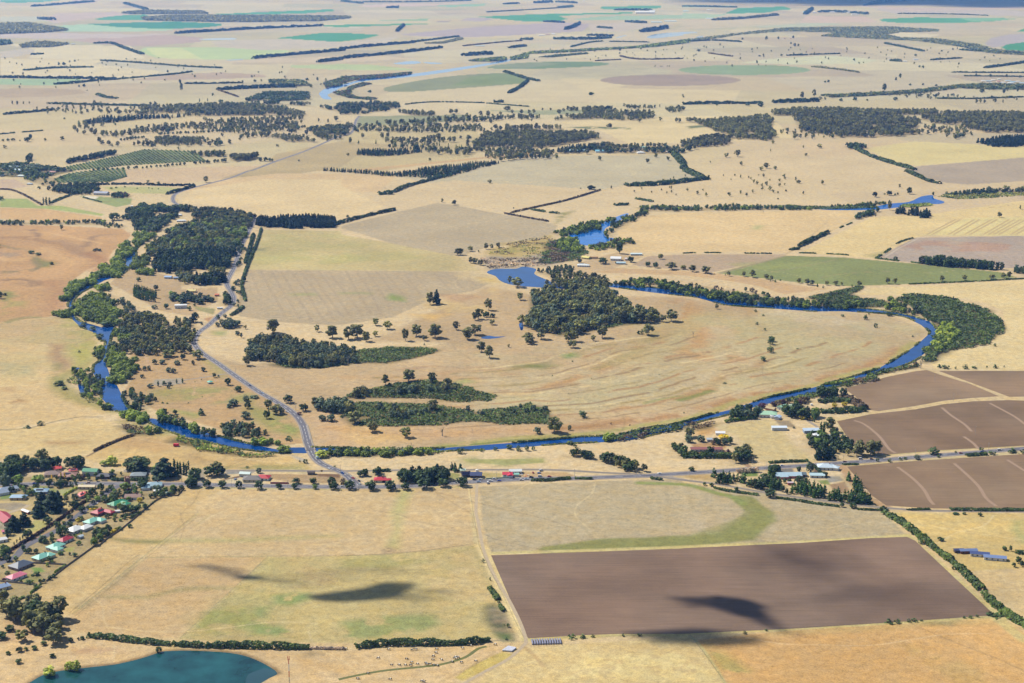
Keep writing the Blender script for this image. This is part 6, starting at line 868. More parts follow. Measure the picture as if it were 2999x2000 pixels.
G('oak', 'dark round tree behind the highway left of the bridge', 'A2 1445,925,11,15 1510,925,12,14'); G('gum', 'tall bushy gum behind the highway', 'A2 1490,915,15,15'); G('wattle', 'blue grey shrub beside the gravel yard', 'A2 1782,905,6.5,6.5'); G('shrub', 'small bush left of the bridge road', 'A2 2103,838,4.6,5.5 2065,828,2,3'); G('willow', 'yellow green willow beside the bridge', 'A2 1955,760,8,18'); G('lime', 'lime green bush right of the bridge', 'A2 2215,795,8,16'); G('euro', 'green bush right of the bridge', 'A2 2320,785,7,11'); G('shrub', 'round bush upstream of the bridge', 'A2 1990,680,5,9')
G('oak', 'dark green tree in the riverside park', 'A2 1260,125,9,8 1400,205,6,8 1570,300,10,9 1475,248,7,5.5 1505,248,4,3 1140,122,8,7 1065,155,7,8'); G('wattle', 'grey green tree in the riverside park', 'A2 1220,160,7,9 1160,210,7,8 1195,215,7,8 995,200,7,6 1025,198,7,6 980,250,5,6 1120,155,7,10 1330,160,7,5 1035,318,6,8'); G('olive', 'large spreading gum at the road side', 'A2 1360,120,13,17 1165,105,11,20'); G('willow', 'pale willow in the riverside park', 'A2 930,130,6,12'); G('poplar', 'thin poplar by the park lane', 'A2 1090,308,8,3 1217,290,7,2.4 1257,285,7,2.8')
G('wattle', 'light shrub beside the park poplars', 'A2 1130,300,6,6 1170,300,5,6 1160,322,5,5'); G('slim', 'small conifer in the river meadow', 'A2 1385,505,9,8 1343,280,1.6,1.6 1388,265,2,2 1150,428,2,3 1120,425,2,3 1297,425,1.6,2 1392,382,1.6,2'); G('oak', 'dark tree between the meadow and the road', 'A2 1640,345,8,10 1705,460,9,9 1838,530,11,9.5 1130,490,6,8 1205,500,6,6 1070,410,6,5'); G('wattle', 'blue green tree between the meadow and the road', 'A2 1610,440,9,13 1695,410,8,9 1750,390,4,12 1580,455,6,8 1690,530,10,13'); G('gum', 'grey gum standing over the road', 'A2 1850,460,12,12 1900,500,13,17 1940,500,9,8')
G('oak', 'dark round tree right of the road', 'A2 1985,422,11,13 2090,478,10,12'); G('purple', 'small dark bush by the road', 'A2 2062,505,4,6'); G('wattle', 'dark shrub pair right of the road', 'A2 2220,545,8,10 2280,548,9,12'); G('gum', 'gum at the left end of the road thicket', 'A2 1700,165,15,12 1715,120,13,10'); G('shrub', 'bush on the bank of the left river paddock', 'A2 280,575,6,9 190,595,3,9 545,75,3,5 170,0,0.1,.1 1700,870,2.5,4 2305,865,2,3'); G('euro', 'green bush along the left river paddock', 'A2 410,300,6,14 440,330,4,8')
G('gum', 'tall gum with the wide crown in the upper bush island', 'B2 460,275,17,19 625,290,16,14 305,300,15,11 730,330,16,13'); G('gum', 'dark gum at the left end of the upper bush island', 'B2 105,385,14,14'); G('gum', 'gum in the lower bush island', 'B2 630,470,14,15 90,560,16,17 215,620,13,15'); G('olive', 'lone pale gum below the bush islands', 'B2 440,660,13,14'); G('dead', 'leafless pale gum below the bush islands', 'B2 695,650,14,15 480,715,6,5 900,635,9,4'); G('olive', 'broad bright gum near the river bank', 'B2 1465,625,20,20'); G('wattle', 'small round tree beside the broad bright gum', 'B2 1350,635,9,9.5 1570,610,7,5'); G('shrub', 'single round bush right of the bush islands', 'B2 1660,520,9,12'); G('shrub', 'small bush in the bend paddock', 'B2 1452,238,2,2 1590,140,2,3 570,25,3,3')
G('shrub', 'round bush along the near river bank', 'B2 820,770,7,10 965,758,4,4 1060,750,4,6 1155,742,6,8 1220,752,6,8 1275,752,7,6 1320,748,5,5 1580,712,5,9 1610,730,5,5'); G('brown', 'brown bush beside the blue river', 'B2 1857,572,3,2 1985,580,2,2'); G('gum', 'big gum on the sandy rise', 'B1 610,920,22,14'); G('pine', 'tall windswept pine on the sandy rise', 'B1 655,915,25,15')
G('gum', 'dark gum in the wheel marked paddock', 'A1 1880,1115,22,20'); G('olive', 'small gum right of the big dark gum', 'A1 2183,1108,11,9'); G('gum', 'gum in the big clump at the paddock foot', 'A1 2290,1150,20,20 B1 50,1160,20,20 110,1150,22,22 170,1176,16,14'); G('olive', 'small gum in the dry paddock', 'B1 237,1065,12,12 315,1090,13,15 235,1140,9,9'); G('gum', 'gum in the group left of the wood', 'B1 440,1170,20,11 515,1140,19,18 570,1170,9,8 645,1150,22,21'); G('gum', 'gum in the scattered group near the wood', 'B1 790,1095,14,12 865,1160,19,20 920,1130,17,18 1015,960,20,14 920,1030,14,12 945,1020,18,14 1035,1060,9,10'); G('oak', 'dark tree in the scattered group near the wood', 'B1 1000,1005,9,9 1040,1010,7,9 985,1008,7,7'); G('euro', 'dense dark bush inside the gum wood edge', 'B1 1380,908,11,13'); G('olive', 'gum standing beside the blue backwater', 'B1 1160,775,14,8 1210,800,17,22 1230,890,13,13')
G('gum', 'gum at the foot of the open wood', 'B1 2270,1035,19,20 2150,1020,18,16 2050,1040,22,22 1930,1040,24,16 2210,1040,12,11 2110,1130,18,20 1795,1150,20,17 1290,1176,14,18 1375,1160,18,16 1560,1176,16,15 1600,1176,18,15'); G('shrub', 'small bush at the foot of the open wood', 'B1 2055,1125,5,10 2080,1108,5,8'); G('olive', 'small pale gum below the open wood', 'B1 1735,1170,9,8'); G('gum', 'gum pair in the bend paddock', 'B2 965,70,16,15 1020,112,19,14'); G('gum', 'gum with its shadow at the wood foot', 'B2 1300,18,11,14 1595,42,12,15 1150,40,5,4')
G('gum', 'gum in the row beside the marsh', 'B1 800,580,14,14 820,580,14,12 890,555,11,12 995,540,13,10 1035,540,11,7 1080,530,11,9 945,560,4,5'); G('gum', 'gum in the clump above the backwater', 'B1 890,635,12,10 920,640,12,12 960,650,11,11'); G('gum', 'lone gum on the slope', 'B1 1022,85,9,12 695,218,10,6 775,235,12,13'); G('broad', 'round dark tree at the hedge corner', 'B1 1722,128,10,20'); G('oak', 'small dark tree at the hedge corner', 'B1 1647,125,3,4 1490,15,0.1,.1 1185,262,4,3 42,325,7,6'); G('gum', 'dark gum beside the far road', 'A1 1420,80,17,14'); G('oak', 'great round dark tree above the river', 'A1 790,340,17,26')
G('poplar', 'dark poplar group in the green paddock', 'A1 300,232,17,5 320,235,19,6 342,232,17,6'); G('oak', 'garden tree in the green paddock', 'A1 800,120,4,6 860,115,4,5 945,125,3,4 1025,122,3,3 1048,128,3,3 1090,128,3,3 765,125,4,7 8,200,9,14 270,125,7,9 295,100,7,7'); G('gum', 'gum beside the conifer hedge', 'A1 1020,85,8,9 1090,95,8,11 965,98,6,5'); G('gum', 'bare gum above the orange paddock', 'A1 425,408,12,9'); G('euro', 'green bush in the orange river paddock', 'A1 215,570,6,12 262,580,5,11 355,645,5,8 650,555,5,7 685,553,5,9 665,548,5,7 35,858,4,7 482,603,1.5,2')
row('A1 920,865 960,885 1030,900 1075,905', 'poplar', 'the lower line of the double poplar row', 3.6, (14, 17), .1, False, .9); row('A1 925,830 980,845 1040,865 1080,880', 'poplar', 'the upper line of the double poplar row', 4, (12, 15), .1, False, .9); G('oak', 'dark tree at the top of the poplar row', 'A1 1075,820,9,9 955,760,7,8'); G('oak', 'dark tree in the village meadow', 'A1 1145,950,9,9 1305,960,7,8 1345,1040,16,12 1360,900,6,5 1390,1060,3,4 1340,930,4,5 1250,925,5,6'); G('wattle', 'grey tree in the village meadow', 'A1 1065,950,7,10 1255,880,9,12 1450,900,9,14 1190,890,12,14'); G('poplar', 'pale bare poplar in the wood', 'A1 1398,610,13,4 1330,650,12,4')
G('willow', 'yellow willow among the village trees', 'A1 1170,330,11,16 1150,350,9,14'); G('euro', 'dark willow at the island foot', 'A1 730,1070,9,16 640,770,0.1,.1'); G('wattle', 'silver shrub on the left river bank', 'A2 0,0,.1,.1 A1 690,1160,9,13 570,1075,6,12 640,1095,6,12'); G('olive', 'small tree right of the road fork', 'A1 1690,1090,7,5 1660,1150,8,5'); G('wattle', 'tree right of the road fork', 'A1 1640,1065,9,11 1500,1020,7,8 1550,1010,6,7 1635,1130,6,8')
G('oak', 'dark tree in the farmyard beyond the pool', 'B1 1640,635,9,9 1800,640,12,18 1990,630,12,13 1915,570,24,14 1570,710,10,13 1645,718,9,8 1890,640,4,3'); G('oak', 'dark tree in the pair right of the farmyard', 'B1 2110,660,10,10 2165,668,11,11'); G('gum', 'round gum right of the farmyard', 'B1 2275,680,14,20 2345,680,8,7 2195,608,11,12'); G('gum', 'gum at the left end of the green paddock', 'C1 68,695,13,15 158,705,14,20 5,680,8,9'); G('gum', 'tree along the foot of the green paddock', 'C1 317,725,9,8 420,728,10,9 482,735,14,12 575,745,9,10 612,755,9,7 800,772,9,9 855,785,11,11 890,790,10,9 988,788,9,8 1052,790,9,11 1095,790,6,6 1213,795,10,9 1410,778,12,10 1460,780,11,9 1787,762,11,11 1940,755,10,10 2128,745,9,13 2205,738,10,10 2245,740,13,11'); G('slim', 'small tree along the foot of the green paddock', 'C1 605,762,4,3 638,768,5,4 672,758,3,3 928,800,6,4 1165,800,5,3 968,808,5,4 292,722,4,2')
G('wattle', 'grey bush above the dark tree row', 'C1 1465,618,8,10'); G('oak', 'dark tree beyond the upper reach', 'C1 1322,182,14,12 1422,170,12,13 1562,160,17,15 1463,172,6,6 1480,168,7,4 1390,165,4,5 1725,172,10,7 655,198,4,4'); G('gum', 'tall bare gum beside the dark pines', 'C1 1422,272,24,10 1328,320,10,3'); G('gum', 'small gum in the straw paddock', 'C1 803,88,10,9 962,95,12,9 2180,322,13,10 2200,375,1,1 232,952,9,7'); G('dead', 'dead white tree in the straw paddock', 'C1 555,290,9,8 980,172,7,4 70,1145,14,8 1635,1176,.1,.1'); G('dead', 'bare white tree at the corner of the tilled paddock', 'C2 1638,185,14,14'); G('olive', 'big reed side willow at the far right reach', 'C1 2228,140,14,20 2345,140,13,14')
G('shrub', 'round bush in the right of the bend', 'C1 1258,1025,8,8 1282,992,4,3 1328,1082,7,6 1422,1000,8,11 510,1060,4,6 565,1100,4,5 610,1176,8,12 500,972,4,6 552,1000,3,5 1100,1005,4,7 1585,1145,3,4 C2 552,132,7,10 605,20,12,11 600,75,10,11 790,52,1.5,4 285,290,2,6 7,495,2,2'); G('shrub', 'bush below the far bank scrub', 'C2 1810,185,5,11 1770,180,5,8 1945,188,6,9 1880,190,4,3 2095,180,3,3 2155,182,5,8 2213,178,3,2 2150,32,4,6 2110,20,3,5 2010,185,3,8'); G('shrub', 'roadside bush along the highway', 'C2 1615,812,6,8 1725,772,8,16 1760,798,3,5 1340,828,4,4 1425,830,4,5 1530,812,3,5 2130,778,4,9 2275,765,5,12 2345,770,5,8 1500,818,3,4 1880,770,3,3 2055,748,3,6')
G('oak', 'round dark tree by the railway', 'C2 605,1070,9,13 198,998,4,5 150,992,4,4 370,1025,4,5 1097,1140,5,5 1172,1148,6,8 1380,1176,7,8 60,890,5,7'); G('slim', 'dark cone tree beside the highway', 'C2 215,935,11,8'); G('poplar', 'poplar pair beside the farm lane', 'C2 950,640,16,4 970,645,17,4'); G('gum', 'old cypress beside the poplar pair', 'C2 1015,620,19,15'); G('oak', 'dark tree by the farm lane', 'C2 1055,625,7,6 765,600,3,3'); G('poplar', 'thin poplar at the garden gate', 'C2 905,555,11,2.4'); G('yellow', 'yellow garden bush at the farm', 'C2 820,535,5,9 877,540,4,6 1112,445,6,8 285,680,7,14'); G('wattle', 'silver tree in the farm gardens', 'C2 875,900,13,9 290,710,8,8 125,690,8,10 880,705,3,6 530,0,.1,.1'); G('purple', 'purple tree in the farm gardens', 'C2 305,770,5,7 625,445,6,9 550,455,6,12'); G('oak', 'dark tree in the gardens south of the highway', 'C2 185,772,9,10 570,965,9,14 975,930,6,8 800,900,7,6 700,975,6,5 735,972,5,5 620,950,7,5 685,1035,8,5 715,1050,6,4 800,985,10,10 840,1000,10,10')
G('slim', 'conifer in the gardens south of the highway', 'C2 600,930,11,8 450,0,.1,.1'); G('gum', 'tall gum beside the far farm house', 'C2 45,660,12,15 30,690,8,8'); G('shrub', 'gorse bush by the farm track', 'B3 975,345,4,3 1025,470,3.5,2 1148,792,4,3.5 1085,622,2,3 1122,778,1,1.5 1135,878,2,3'); G('shrub', 'bush on the edge of the ploughed paddock', 'B3 1585,870,3.5,7 1665,865,3,6 1728,860,2.5,4 1940,855,2.5,3 2052,852,2.5,4 C3 1420,765,3.5,8 1475,762,3.5,6 1555,755,3,4 1595,752,2.6,6 1645,750,1.6,3 1940,730,2,3 1980,728,2.6,4 2028,722,2.4,3 2150,715,2.6,14 425,838,2.6,4 575,818,2,3 1640,215,5,6.5 1870,395,3,5')
G('oak', 'bush near the dark roofed farm', 'C3 2215,262,4,5 2258,268,6,3 2310,350,7,6 2340,375,6,5 2280,378,5,4 2320,282,3,10 1775,195,3.5,7 2048,25,4,4.5 1940,15,2.6,4 1880,15,2,7')
# middle distance singles
G('gum', 'lone gum in the middle distance right', 'C0 375,1080,21,20 300,1085,13,14 400,1140,12,9 605,1045,9,4 940,1020,13,15 770,960,19,14 715,905,12,10 830,1020,9,6 848,1075,9,8 890,960,14,8 845,950,12,8 635,1168,10,12 575,1160,16,17 540,1175,11,14 188,1122,6,4 620,990,11,12 1780,900,12,12 1940,910,14,12 1650,915,14,14 1690,925,14,16')
G('oak', 'tall lone tree on the right plain', 'C0 1388,628,34,20 1497,540,24,13 1468,555,16,10 575,275,28,20 658,272,22,14 760,265,22,14 770,320,22,16 795,320,18,14 745,305,16,12 410,275,17,14 108,355,15,24 478,360,7,8 528,390,9,16 680,388,15,14 815,382,14,20 510,438,18,11 980,570,10,12 1002,570,14,12 1630,465,12,12 1655,470,16,14 1090,700,14,16 1185,695,16,18 1465,692,14,18 1640,665,13,18 1745,598,12,12 1860,660,10,18 2062,638,16,22 2212,645,20,14 2305,612,20,22 2140,620,18,22 535,735,17,22 235,728,10,10 445,730,12,18 1520,595,0.1,.1 1565,590,10,12 1655,588,10,10 2020,525,15,8 2120,532,16,14 2230,530,14,12 2325,535,12,14 1270,695,8,9 1565,120,.1,.1')
G('gum', 'tall gum above the gum forest', 'C0 822,680,30,18 905,670,34,16 1020,675,15,20 2150,710,22,18 2025,712,18,12 2050,712,18,12 2080,712,15,12 2205,710,14,8 950,690,15,14 980,690,12,10 1425,665,.1,.1'); G('gum', 'scattered gum in the paddock beside the far road', 'B0 145,950,17,12 60,990,22,11 125,875,15,14 172,875,16,13 260,910,16,18 315,905,16,16 320,945,16,14 350,905,12,12 380,905,13,12 282,955,20,14 435,905,22,14 450,870,16,16 508,875,17,16 405,990,23,20 492,1010,13,13 595,910,17,17 660,880,17,20 655,870,14,20 620,850,14,18 730,860,14,14 770,885,10,10 775,835,8,6 875,830,20,12 880,900,14,12 850,870,13,14 925,880,15,20 967,900,12,5 640,960,16,16 670,955,18,20 745,978,18,17 775,980,20,17 605,1005,26,22 820,955,10,9 875,970,20,20 890,1050,16,20 868,1010,11,10 610,1108,9,8 45,1072,8,10')
G('poplar', 'small poplar in the paddock row', 'B0 118,992,13,5 237,992,14,4.4 353,992,14,4.4 462,994,13,4.4 575,1000,16,4 658,1006,13,4 674,1006,13,3.5 737,1016,13,4 790,1016,12,3 812,1022,12,3 827,1022,13,3.5 987,1036,12,3.5 1040,1040,14,4 1165,1042,10,3 1258,1046,16,4'); G('gum', 'gum in the open belt of the middle distance', 'B0 755,785,20,20 790,780,17,18 960,800,20,14 970,830,14,14 1010,805,24,18 1030,850,16,16 1095,795,14,14 1145,765,20,28 1175,780,14,14 1240,785,18,14 1250,810,12,10 1293,785,16,14 1325,780,16,16 1225,818,12,10 1310,835,10,8 1385,760,10,8 1440,760,10,10 1500,785,18,20 1530,770,14,12 1560,760,17,14 1595,760,17,18 1680,790,14,14 1700,800,18,18 1740,750,9,8 1850,880,16,16 1830,875,10,10 2050,840,11,18 1190,895,18,18 1060,890,18,18 1140,885,18,20')
G('gum', 'gum around the far farm sheds', 'B0 1100,1110,15,16 1150,1105,20,20 1190,1100,18,16 1290,1060,24,14 1320,1075,16,22 1330,1070,14,14 1250,1085,15,10 1370,1070,9,9 1400,1070,9,10 1425,1065,9,9 1380,1030,12,14 1690,1060,18,20 1835,1055,10,10 2165,1085,13,11 1778,1105,14,12 2108,1122,13,14 2248,1105,12,12'); G('broad', 'round tree clump on the golden plain', 'B0 1720,653,12,24 195,636,10,16 1850,875,8,10'); G('slim', 'tiny far tree on the plain', 'B0 2160,460,9,8 2195,460,8,5 2207,460,8,5 2243,458,7,5 2258,458,7,6 2351,670,14,12')
G('gum', 'scattered gum of the left middle distance', 'A0 515,900,20,16 535,918,18,8 580,925,14,14 632,918,20,14 660,920,18,14 705,870,14,14 685,980,18,16 705,995,14,14 750,1000,16,16 770,1010,10,8 810,1010,18,13 925,1005,13,9 955,1000,16,14 1050,1020,22,16 1010,985,16,12 1100,980,20,18 1170,830,17,8 1210,862,10,8 975,905,20,18 1025,880,13,9 1058,880,14,12 1120,905,18,22 1070,910,14,14 940,880,10,8 1185,900,12,14 1410,830,14,14 1460,835,9,10 1505,985,18,18 1580,990,14,16 1465,985,13,11 1530,940,12,10 1650,965,9,8 1820,940,17,16 1700,860,12,9 1770,870,15,12 1835,855,16,12 1925,850,18,14 1985,880,15,14 2075,850,14,9 2195,840,14,8 2260,845,14,9 2315,835,20,18 1620,875,20,14 1610,830,14,10 1660,880,14,12 1910,1010,8,9 1230,1030,9,10 430,965,13,13 312,970,9,10 35,1020,10,12 2150,900,14,14 2030,915,14,13 1990,915,16,16 2110,930,18,16 815,790,20,18 750,785,14,14 895,780,14,14 865,780,14,14 830,780,12,12 120,725,18,9 85,718,14,9 162,718,12,6 203,718,12,6 325,718,9,6 650,722,20,14 690,722,14,14 330,785,16,12')
G('oak', 'dark tree of the left middle distance', 'A0 190,975,15,22 210,960,18,12 90,970,9,14 55,972,9,10 20,972,7,9 137,972,5,5 200,1130,27,20 210,1100,20,18 445,820,6,8 460,755,8,12 565,748,6,7 1250,625,34,14 1240,580,24,12 1405,575,9,6 1350,575,10,12 1378,578,10,8 1545,578,11,10 1755,565,12,16 580,600,16,14 545,600,11,8 600,625,5,5 1465,660,13,10 1700,695,16,14 1520,705,12,20 1375,705,16,4 1430,700,14,4 1860,660,14,16 1930,640,10,10 1945,470,13,6 1925,508,12,6 870,410,9,10 930,408,6,12 515,425,11,12 820,425,9,10 405,450,18,14 440,450,18,20 1155,500,14,9 1045,440,9,9 1093,402,7,8 2115,555,13,16 2185,555,17,10 2140,600,14,14 2320,555,10,14 2058,1112,6,5 2255,970,8,7 2010,915,14,12')
G('slim', 'dark cypress on the far plain', 'A0 545,862,17,12 860,830,12,10 790,860,10,10 240,625,.1,.1')
for q, sp, hr in (('A0 500,870 900,850 1300,840 2100,810 2300,830 2120,880 1850,940 1500,1000 1000,1010 700,1010', 36, (10, 17)), ('B0 90,850 400,850 900,800 1000,900 900,1080 600,1060 300,1000 80,1000', 40, (11, 17)), ('B0 900,780 1800,750 2351,745 2351,790 1500,820 900,840', 34, (12, 18)), ('C0 640,900 900,910 1100,960 1100,1020 700,1050 640,980', 48, (9, 14)), ('A0 0,720 900,735 1000,760 600,800 0,740', 60, (8, 14)), ('B0 900,1030 1450,1040 1480,1100 1050,1110', 30, (10, 16)),
 ('C0 1650,840 1950,870 2050,930 1900,960 1640,900', 40, (11, 15)), ('C0 0,980 620,980 640,1060 0,1060', 42, (11, 16)), ('B0 1300,720 2351,740 2351,760 1300,750', 30, (9, 14)), ('C0 1200,640 2400,600 2400,690 1200,690', 70, (9, 15)), ('C0 0,300 2300,320 2300,480 0,480', 190, (8, 14)), ('B0 1300,350 2351,330 2351,420 1300,440', 150, (8, 12)), ('A0 0,400 2351,480 2351,600 0,600', 170, (8, 14)), ('B1 1750,60 2351,30 C1 1500,60 1500,200 B1 2000,180', 75, (5, 11)), ('B2 300,220 1200,300 2000,100 2300,300 1500,540 400,400', 95, (2, 4))):
    wood(q, {'gum': 5, 'olive': 3, 'oak': 1} if hr[0] > 4 else {'shrub': 1}, 'the open paddock woodland' if hr[0] > 4 else 'the bushes dotted over the bend paddock', sp, hr)
for q in ('F 2385,250 2750,250 2900,1500 2400,1500', 'F -450,250 -30,250 -40,1500 -500,1500'): wood(q, {'gum': 4, 'oak': 2}, 'the paddocks beyond the edge of the town', 95, (8, 14))
# vineyard rows
def vineyard(top, bot, n, lab):
    T_ = P(top); B_ = P(bot)
    def along(pts, f):
        L = [0]
        for a, b_ in zip(pts, pts[1:]): L.append(L[-1] + math.dist(a[:2], b_[:2]))
        t = f * L[-1]; k = min(len(pts) - 2, max(0, int(np.searchsorted(L, t)) - 1)); g_ = (t - L[k]) / (L[k + 1] - L[k]); return (pts[k][0] + (pts[k + 1][0] - pts[k][0]) * g_, pts[k][1] + (pts[k + 1][1] - pts[k][1]) * g_)
    for i in range(n):
        o = strip('vine_row', [along(T_, (i + .5) / n), along(B_, (i + .5) / n)], 3.8, 2.0, 'vine', lab, 'vine row', card=1.5, dens=1.3); o['group'] = lab.replace('green ', '') + ' seen together'
vineyard('A0 450,1150 650,1110 830,1070 1000,1030 1340,1042', 'A0 480,1176 700,1160 850,1140 1020,1130 1420,1108', 40, 'green vine rows of the upper vineyard')
vineyard('A1 370,60 480,20 700,-10 860,-20', 'A1 400,85 500,82 750,78 875,40', 20, 'green vine rows of the lower vineyard')
g.data.attributes['cover'].data.foreach_set('color', np.concatenate([np.clip(COL, .005, .95), np.ones((len(COL), 1))], 1).astype(np.float32).ravel())      # leaf litter under the woods
# ---------------------------------------------------------------- place the trees
TREES = [t for t in TREES if t['h'] > .5]
BUSHY = ('shrub', 'brown')
def proj(x, y, z=0):
    vx, vy, vz = x, y, z - CAM_H; d = vy * CP - vz * SP; return (1499.5 + FOC * vx / d, 1000 - FOC * (vy * SP + vz * CP) / d)
for i, t in enumerate(TREES):
    px, py = proj(t['x'], t['y']); t['px'] = px; t['vis'] = -15 < px < 3015 and -10 < py < 2015
    q = pxm(t['x'], t['y']); kh, kr = KINDS[t['k']][:2]; t['pp'] = t['h'] * q * .3414
    t['m'] = (t['h'] * q) * (2 * kr * t['h'] / kh * t['wf'] * q) * (2.6 if t['e'] else 1) * (.0 if not t['vis'] else 1); t['var'] = i % 4; t['ind'] = False; t['lod'] = 0 if t['pp'] > 12 else (1 if t['pp'] > 4.5 else 2)
for bushy, cap in ((False, 300), (True, 150)):
    c_ = sorted([t for t in TREES if (t['k'] in BUSHY) == bushy and t['m'] > 0], key=lambda t: -t['m'])
    for t in c_[:cap]: t['ind'] = True
_tmesh = {}
def tree_meshes(kind, lod, var):
    k = (kind, lod, var)
    if k not in _tmesh:
        (V, Fq, T), (TV, TF) = tree_arrays(kind, lod, var); lf = LEAF[KINDS[kind][3]]; bk = PALEBARK if KINDS[kind][4] else BARK
        _tmesh[k] = (mesh_np('crown', V, Fq, [lf], tint=T) if len(V) else None, mesh_np('trunk', TV, TF, [bk]))
    return _tmesh[k]
ORD = ['first', 'second', 'third', 'fourth', 'fifth', 'sixth', 'seventh', 'eighth', 'ninth', 'tenth', 'eleventh', 'twelfth']
def ordw(i): return ORD[i] if i < 12 else '%d%s' % (i + 1, {1: 'st', 2: 'nd', 3: 'rd'}.get((i + 1) % 10 if (i + 1) % 100 not in (11, 12, 13) else 0, 'th'))
KW = {'gum': 'gum', 'olive': 'olive gum', 'oak': 'dark round tree', 'broad': 'broad dark tree', 'pine': 'dark pine', 'cedar': 'cypress', 'poplar': 'poplar', 'willow': 'willow', 'shrub': 'bush', 'wattle': 'blue green tree', 'green': 'light green tree', 'yellow': 'yellow tree', 'lime': 'lime willow',
      'purple': 'purple tree', 'brown': 'brown bush', 'dead': 'bare dead tree', 'slim': 'leafy upright tree', 'belt': 'shelter pine', 'yewcol': 'golden column tree', 'euro': 'green tree'}
groups = {}; SHORT = []
for t in TREES:
    if t['ind']: groups.setdefault((t['w'], t['e'], t['k'] if not t['e'] else ''), []).append(t)
for (ph, ex, kk), L_ in groups.items():
    L_.sort(key=lambda t: t['px'])
    for j, t in enumerate(L_):
        kind = t['k']; o = empty(ONAME[kind], (t['x'], t['y'], 0), random.uniform(0, 6.28), (t['wf'] * t['h'] / KINDS[kind][0],) * 2 + (t['h'] / KINDS[kind][0],))
        base = ph if ex else '%s in %s' % (KW[kind], ph)
        if len(L_) > 1: base += ', %s from left' % ordw(j) if len(L_) - 1 != j or len(L_) < 3 else ', rightmost one'
        if len(L_) == 2: base = base.replace(', first from left', ', left one').replace(', second from left', ', right one')
        if len(base.split()) > 16: base = base.replace('blue green tree', 'wattle').replace('dark round tree', 'dark tree').replace('leafy upright tree', 'slim tree').replace('light green tree', 'green tree')
        if len(base.split()) > 16: base = ' '.join(base.replace(' the ', ' ').split()); SHORT.append(base)
        tag(o, base, CAT[kind], (('all of ' if ex else KW[kind] + 's in ') + ph)[:70] if len(L_) > 1 else None)
        cm, tm = tree_meshes(kind, t['lod'], t['var'])
        if cm: link(bpy.data.objects.new('crown', cm), o)
        link(bpy.data.objects.new('trunk', tm), o)
rest = {}
for t in TREES:
    if not t['ind']: rest.setdefault((t['w'], t['e']), []).append(t)
for (ph, ex), L_ in rest.items():
    Vs, Fs, Ms, Ts, mats, off = [], [], [], [], [], 0; ox, oy = L_[0]['x'], L_[0]['y']
    for t in L_:
        (V, Fq, T), (TV, TF) = tree_arrays(t['k'], t['lod'], t['var']); s = t['h'] / KINDS[t['k']][0]; w = s * t['wf']; a = random.uniform(0, 6.28); ca, sa = math.cos(a), math.sin(a); tint = random.uniform(-.34, .34)
        for (v, f, T_, m) in ((V, Fq, T, LEAF[KINDS[t['k']][3]]), (TV, TF, None, PALEBARK if KINDS[t['k']][4] else BARK)):
            if len(v) == 0: continue
            if m not in mats: mats.append(m)
            Vs.append(np.stack([(v[:, 0] * ca - v[:, 1] * sa) * w + t['x'] - ox, (v[:, 0] * sa + v[:, 1] * ca) * w + t['y'] - oy, v[:, 2] * s], 1)); Fs.append(f + off); off += len(v)
            Ms.append(np.full(len(f), mats.index(m))); Ts.append(np.clip((T_ if T_ is not None else np.zeros(len(v))) + tint, 0, 1))
    o = obj('woodland' if not ex else 'scattered_trees', mesh_np('woodland', np.concatenate(Vs), np.concatenate(Fs), mats, mi=np.concatenate(Ms), tint=np.concatenate(Ts))); o.location = (ox, oy, 0)
    tag(o, ('smaller far ones of the kind: ' + ph) if ex else 'massed trees of ' + ph, None, None, 'stuff')
print('TREES', len(TREES), 'individual', sum(t['ind'] for t in TREES), 'faces', sum(len(o.data.polygons) for o in scene.objects if o.type == 'MESH')); print([b for b in SHORT if len(b.split()) > 16])

# ---------------------------------------------------------------- buildings
GLASS = surf('window_glass', (60, 70, 85), rough=.15, k=.5, spec=.6); DOORM = surf('door_paint', (95, 70, 60), k=.5); BRICK = surf('brick', (178, 112, 92), scale=1.5, k=.6)
def cmat(c, nm='roof'): return surf('%s_%d_%d_%d' % ((nm,) + c), c, k=.72 if nm == 'roof' else .7, rough=.5 if nm == 'roof' else .8, scale=.6, lo=.9, hi=1.06, spec=.35)
def roofbm(L, W, z, rise, typ, ov=.5, cx=0, cy=0, th=.12):
    bm = bmesh.new(); l, w = L / 2 + ov, W / 2 + ov
    if typ == 'hip': rx = max(.05, l - w)
    elif typ == 'flat': rx = l
    else: rx = l
    if typ == 'skillion': pts = [(-l, -w, z), (l, -w, z), (l, w, z + rise), (-l, w, z + rise)]; top = [bm.verts.new((cx + a, cy + b_, c_ + th)) for a, b_, c_ in pts]; bot = [bm.verts.new((cx + a, cy + b_, c_)) for a, b_, c_ in pts]; bm.faces.new(top); bm.faces.new(bot[::-1]); [bm.faces.new((bot[k], bot[(k + 1) % 4], top[(k + 1) % 4], top[k])) for k in range(4)]; return bm
    e = [bm.verts.new((cx + a, cy + b_, z)) for a, b_ in ((-l, -w), (l, -w), (l, w), (-l, w))]; e2 = [bm.verts.new((cx + a, cy + b_, z + th)) for a, b_ in ((-l, -w), (l, -w), (l, w), (-l, w))]
    r = [bm.verts.new((cx - rx, cy, z + rise + th)), bm.verts.new((cx + rx, cy, z + rise + th))]
    bm.faces.new(e[::-1]); [bm.faces.new((e[k], e[(k + 1) % 4], e2[(k + 1) % 4], e2[k])) for k in range(4)]
    bm.faces.new((e2[0], e2[1], r[1], r[0])); bm.faces.new((e2[2], e2[3], r[0], r[1])); bm.faces.new((e2[1], e2[2], r[1])); bm.faces.new((e2[3], e2[0], r[0])); return bm
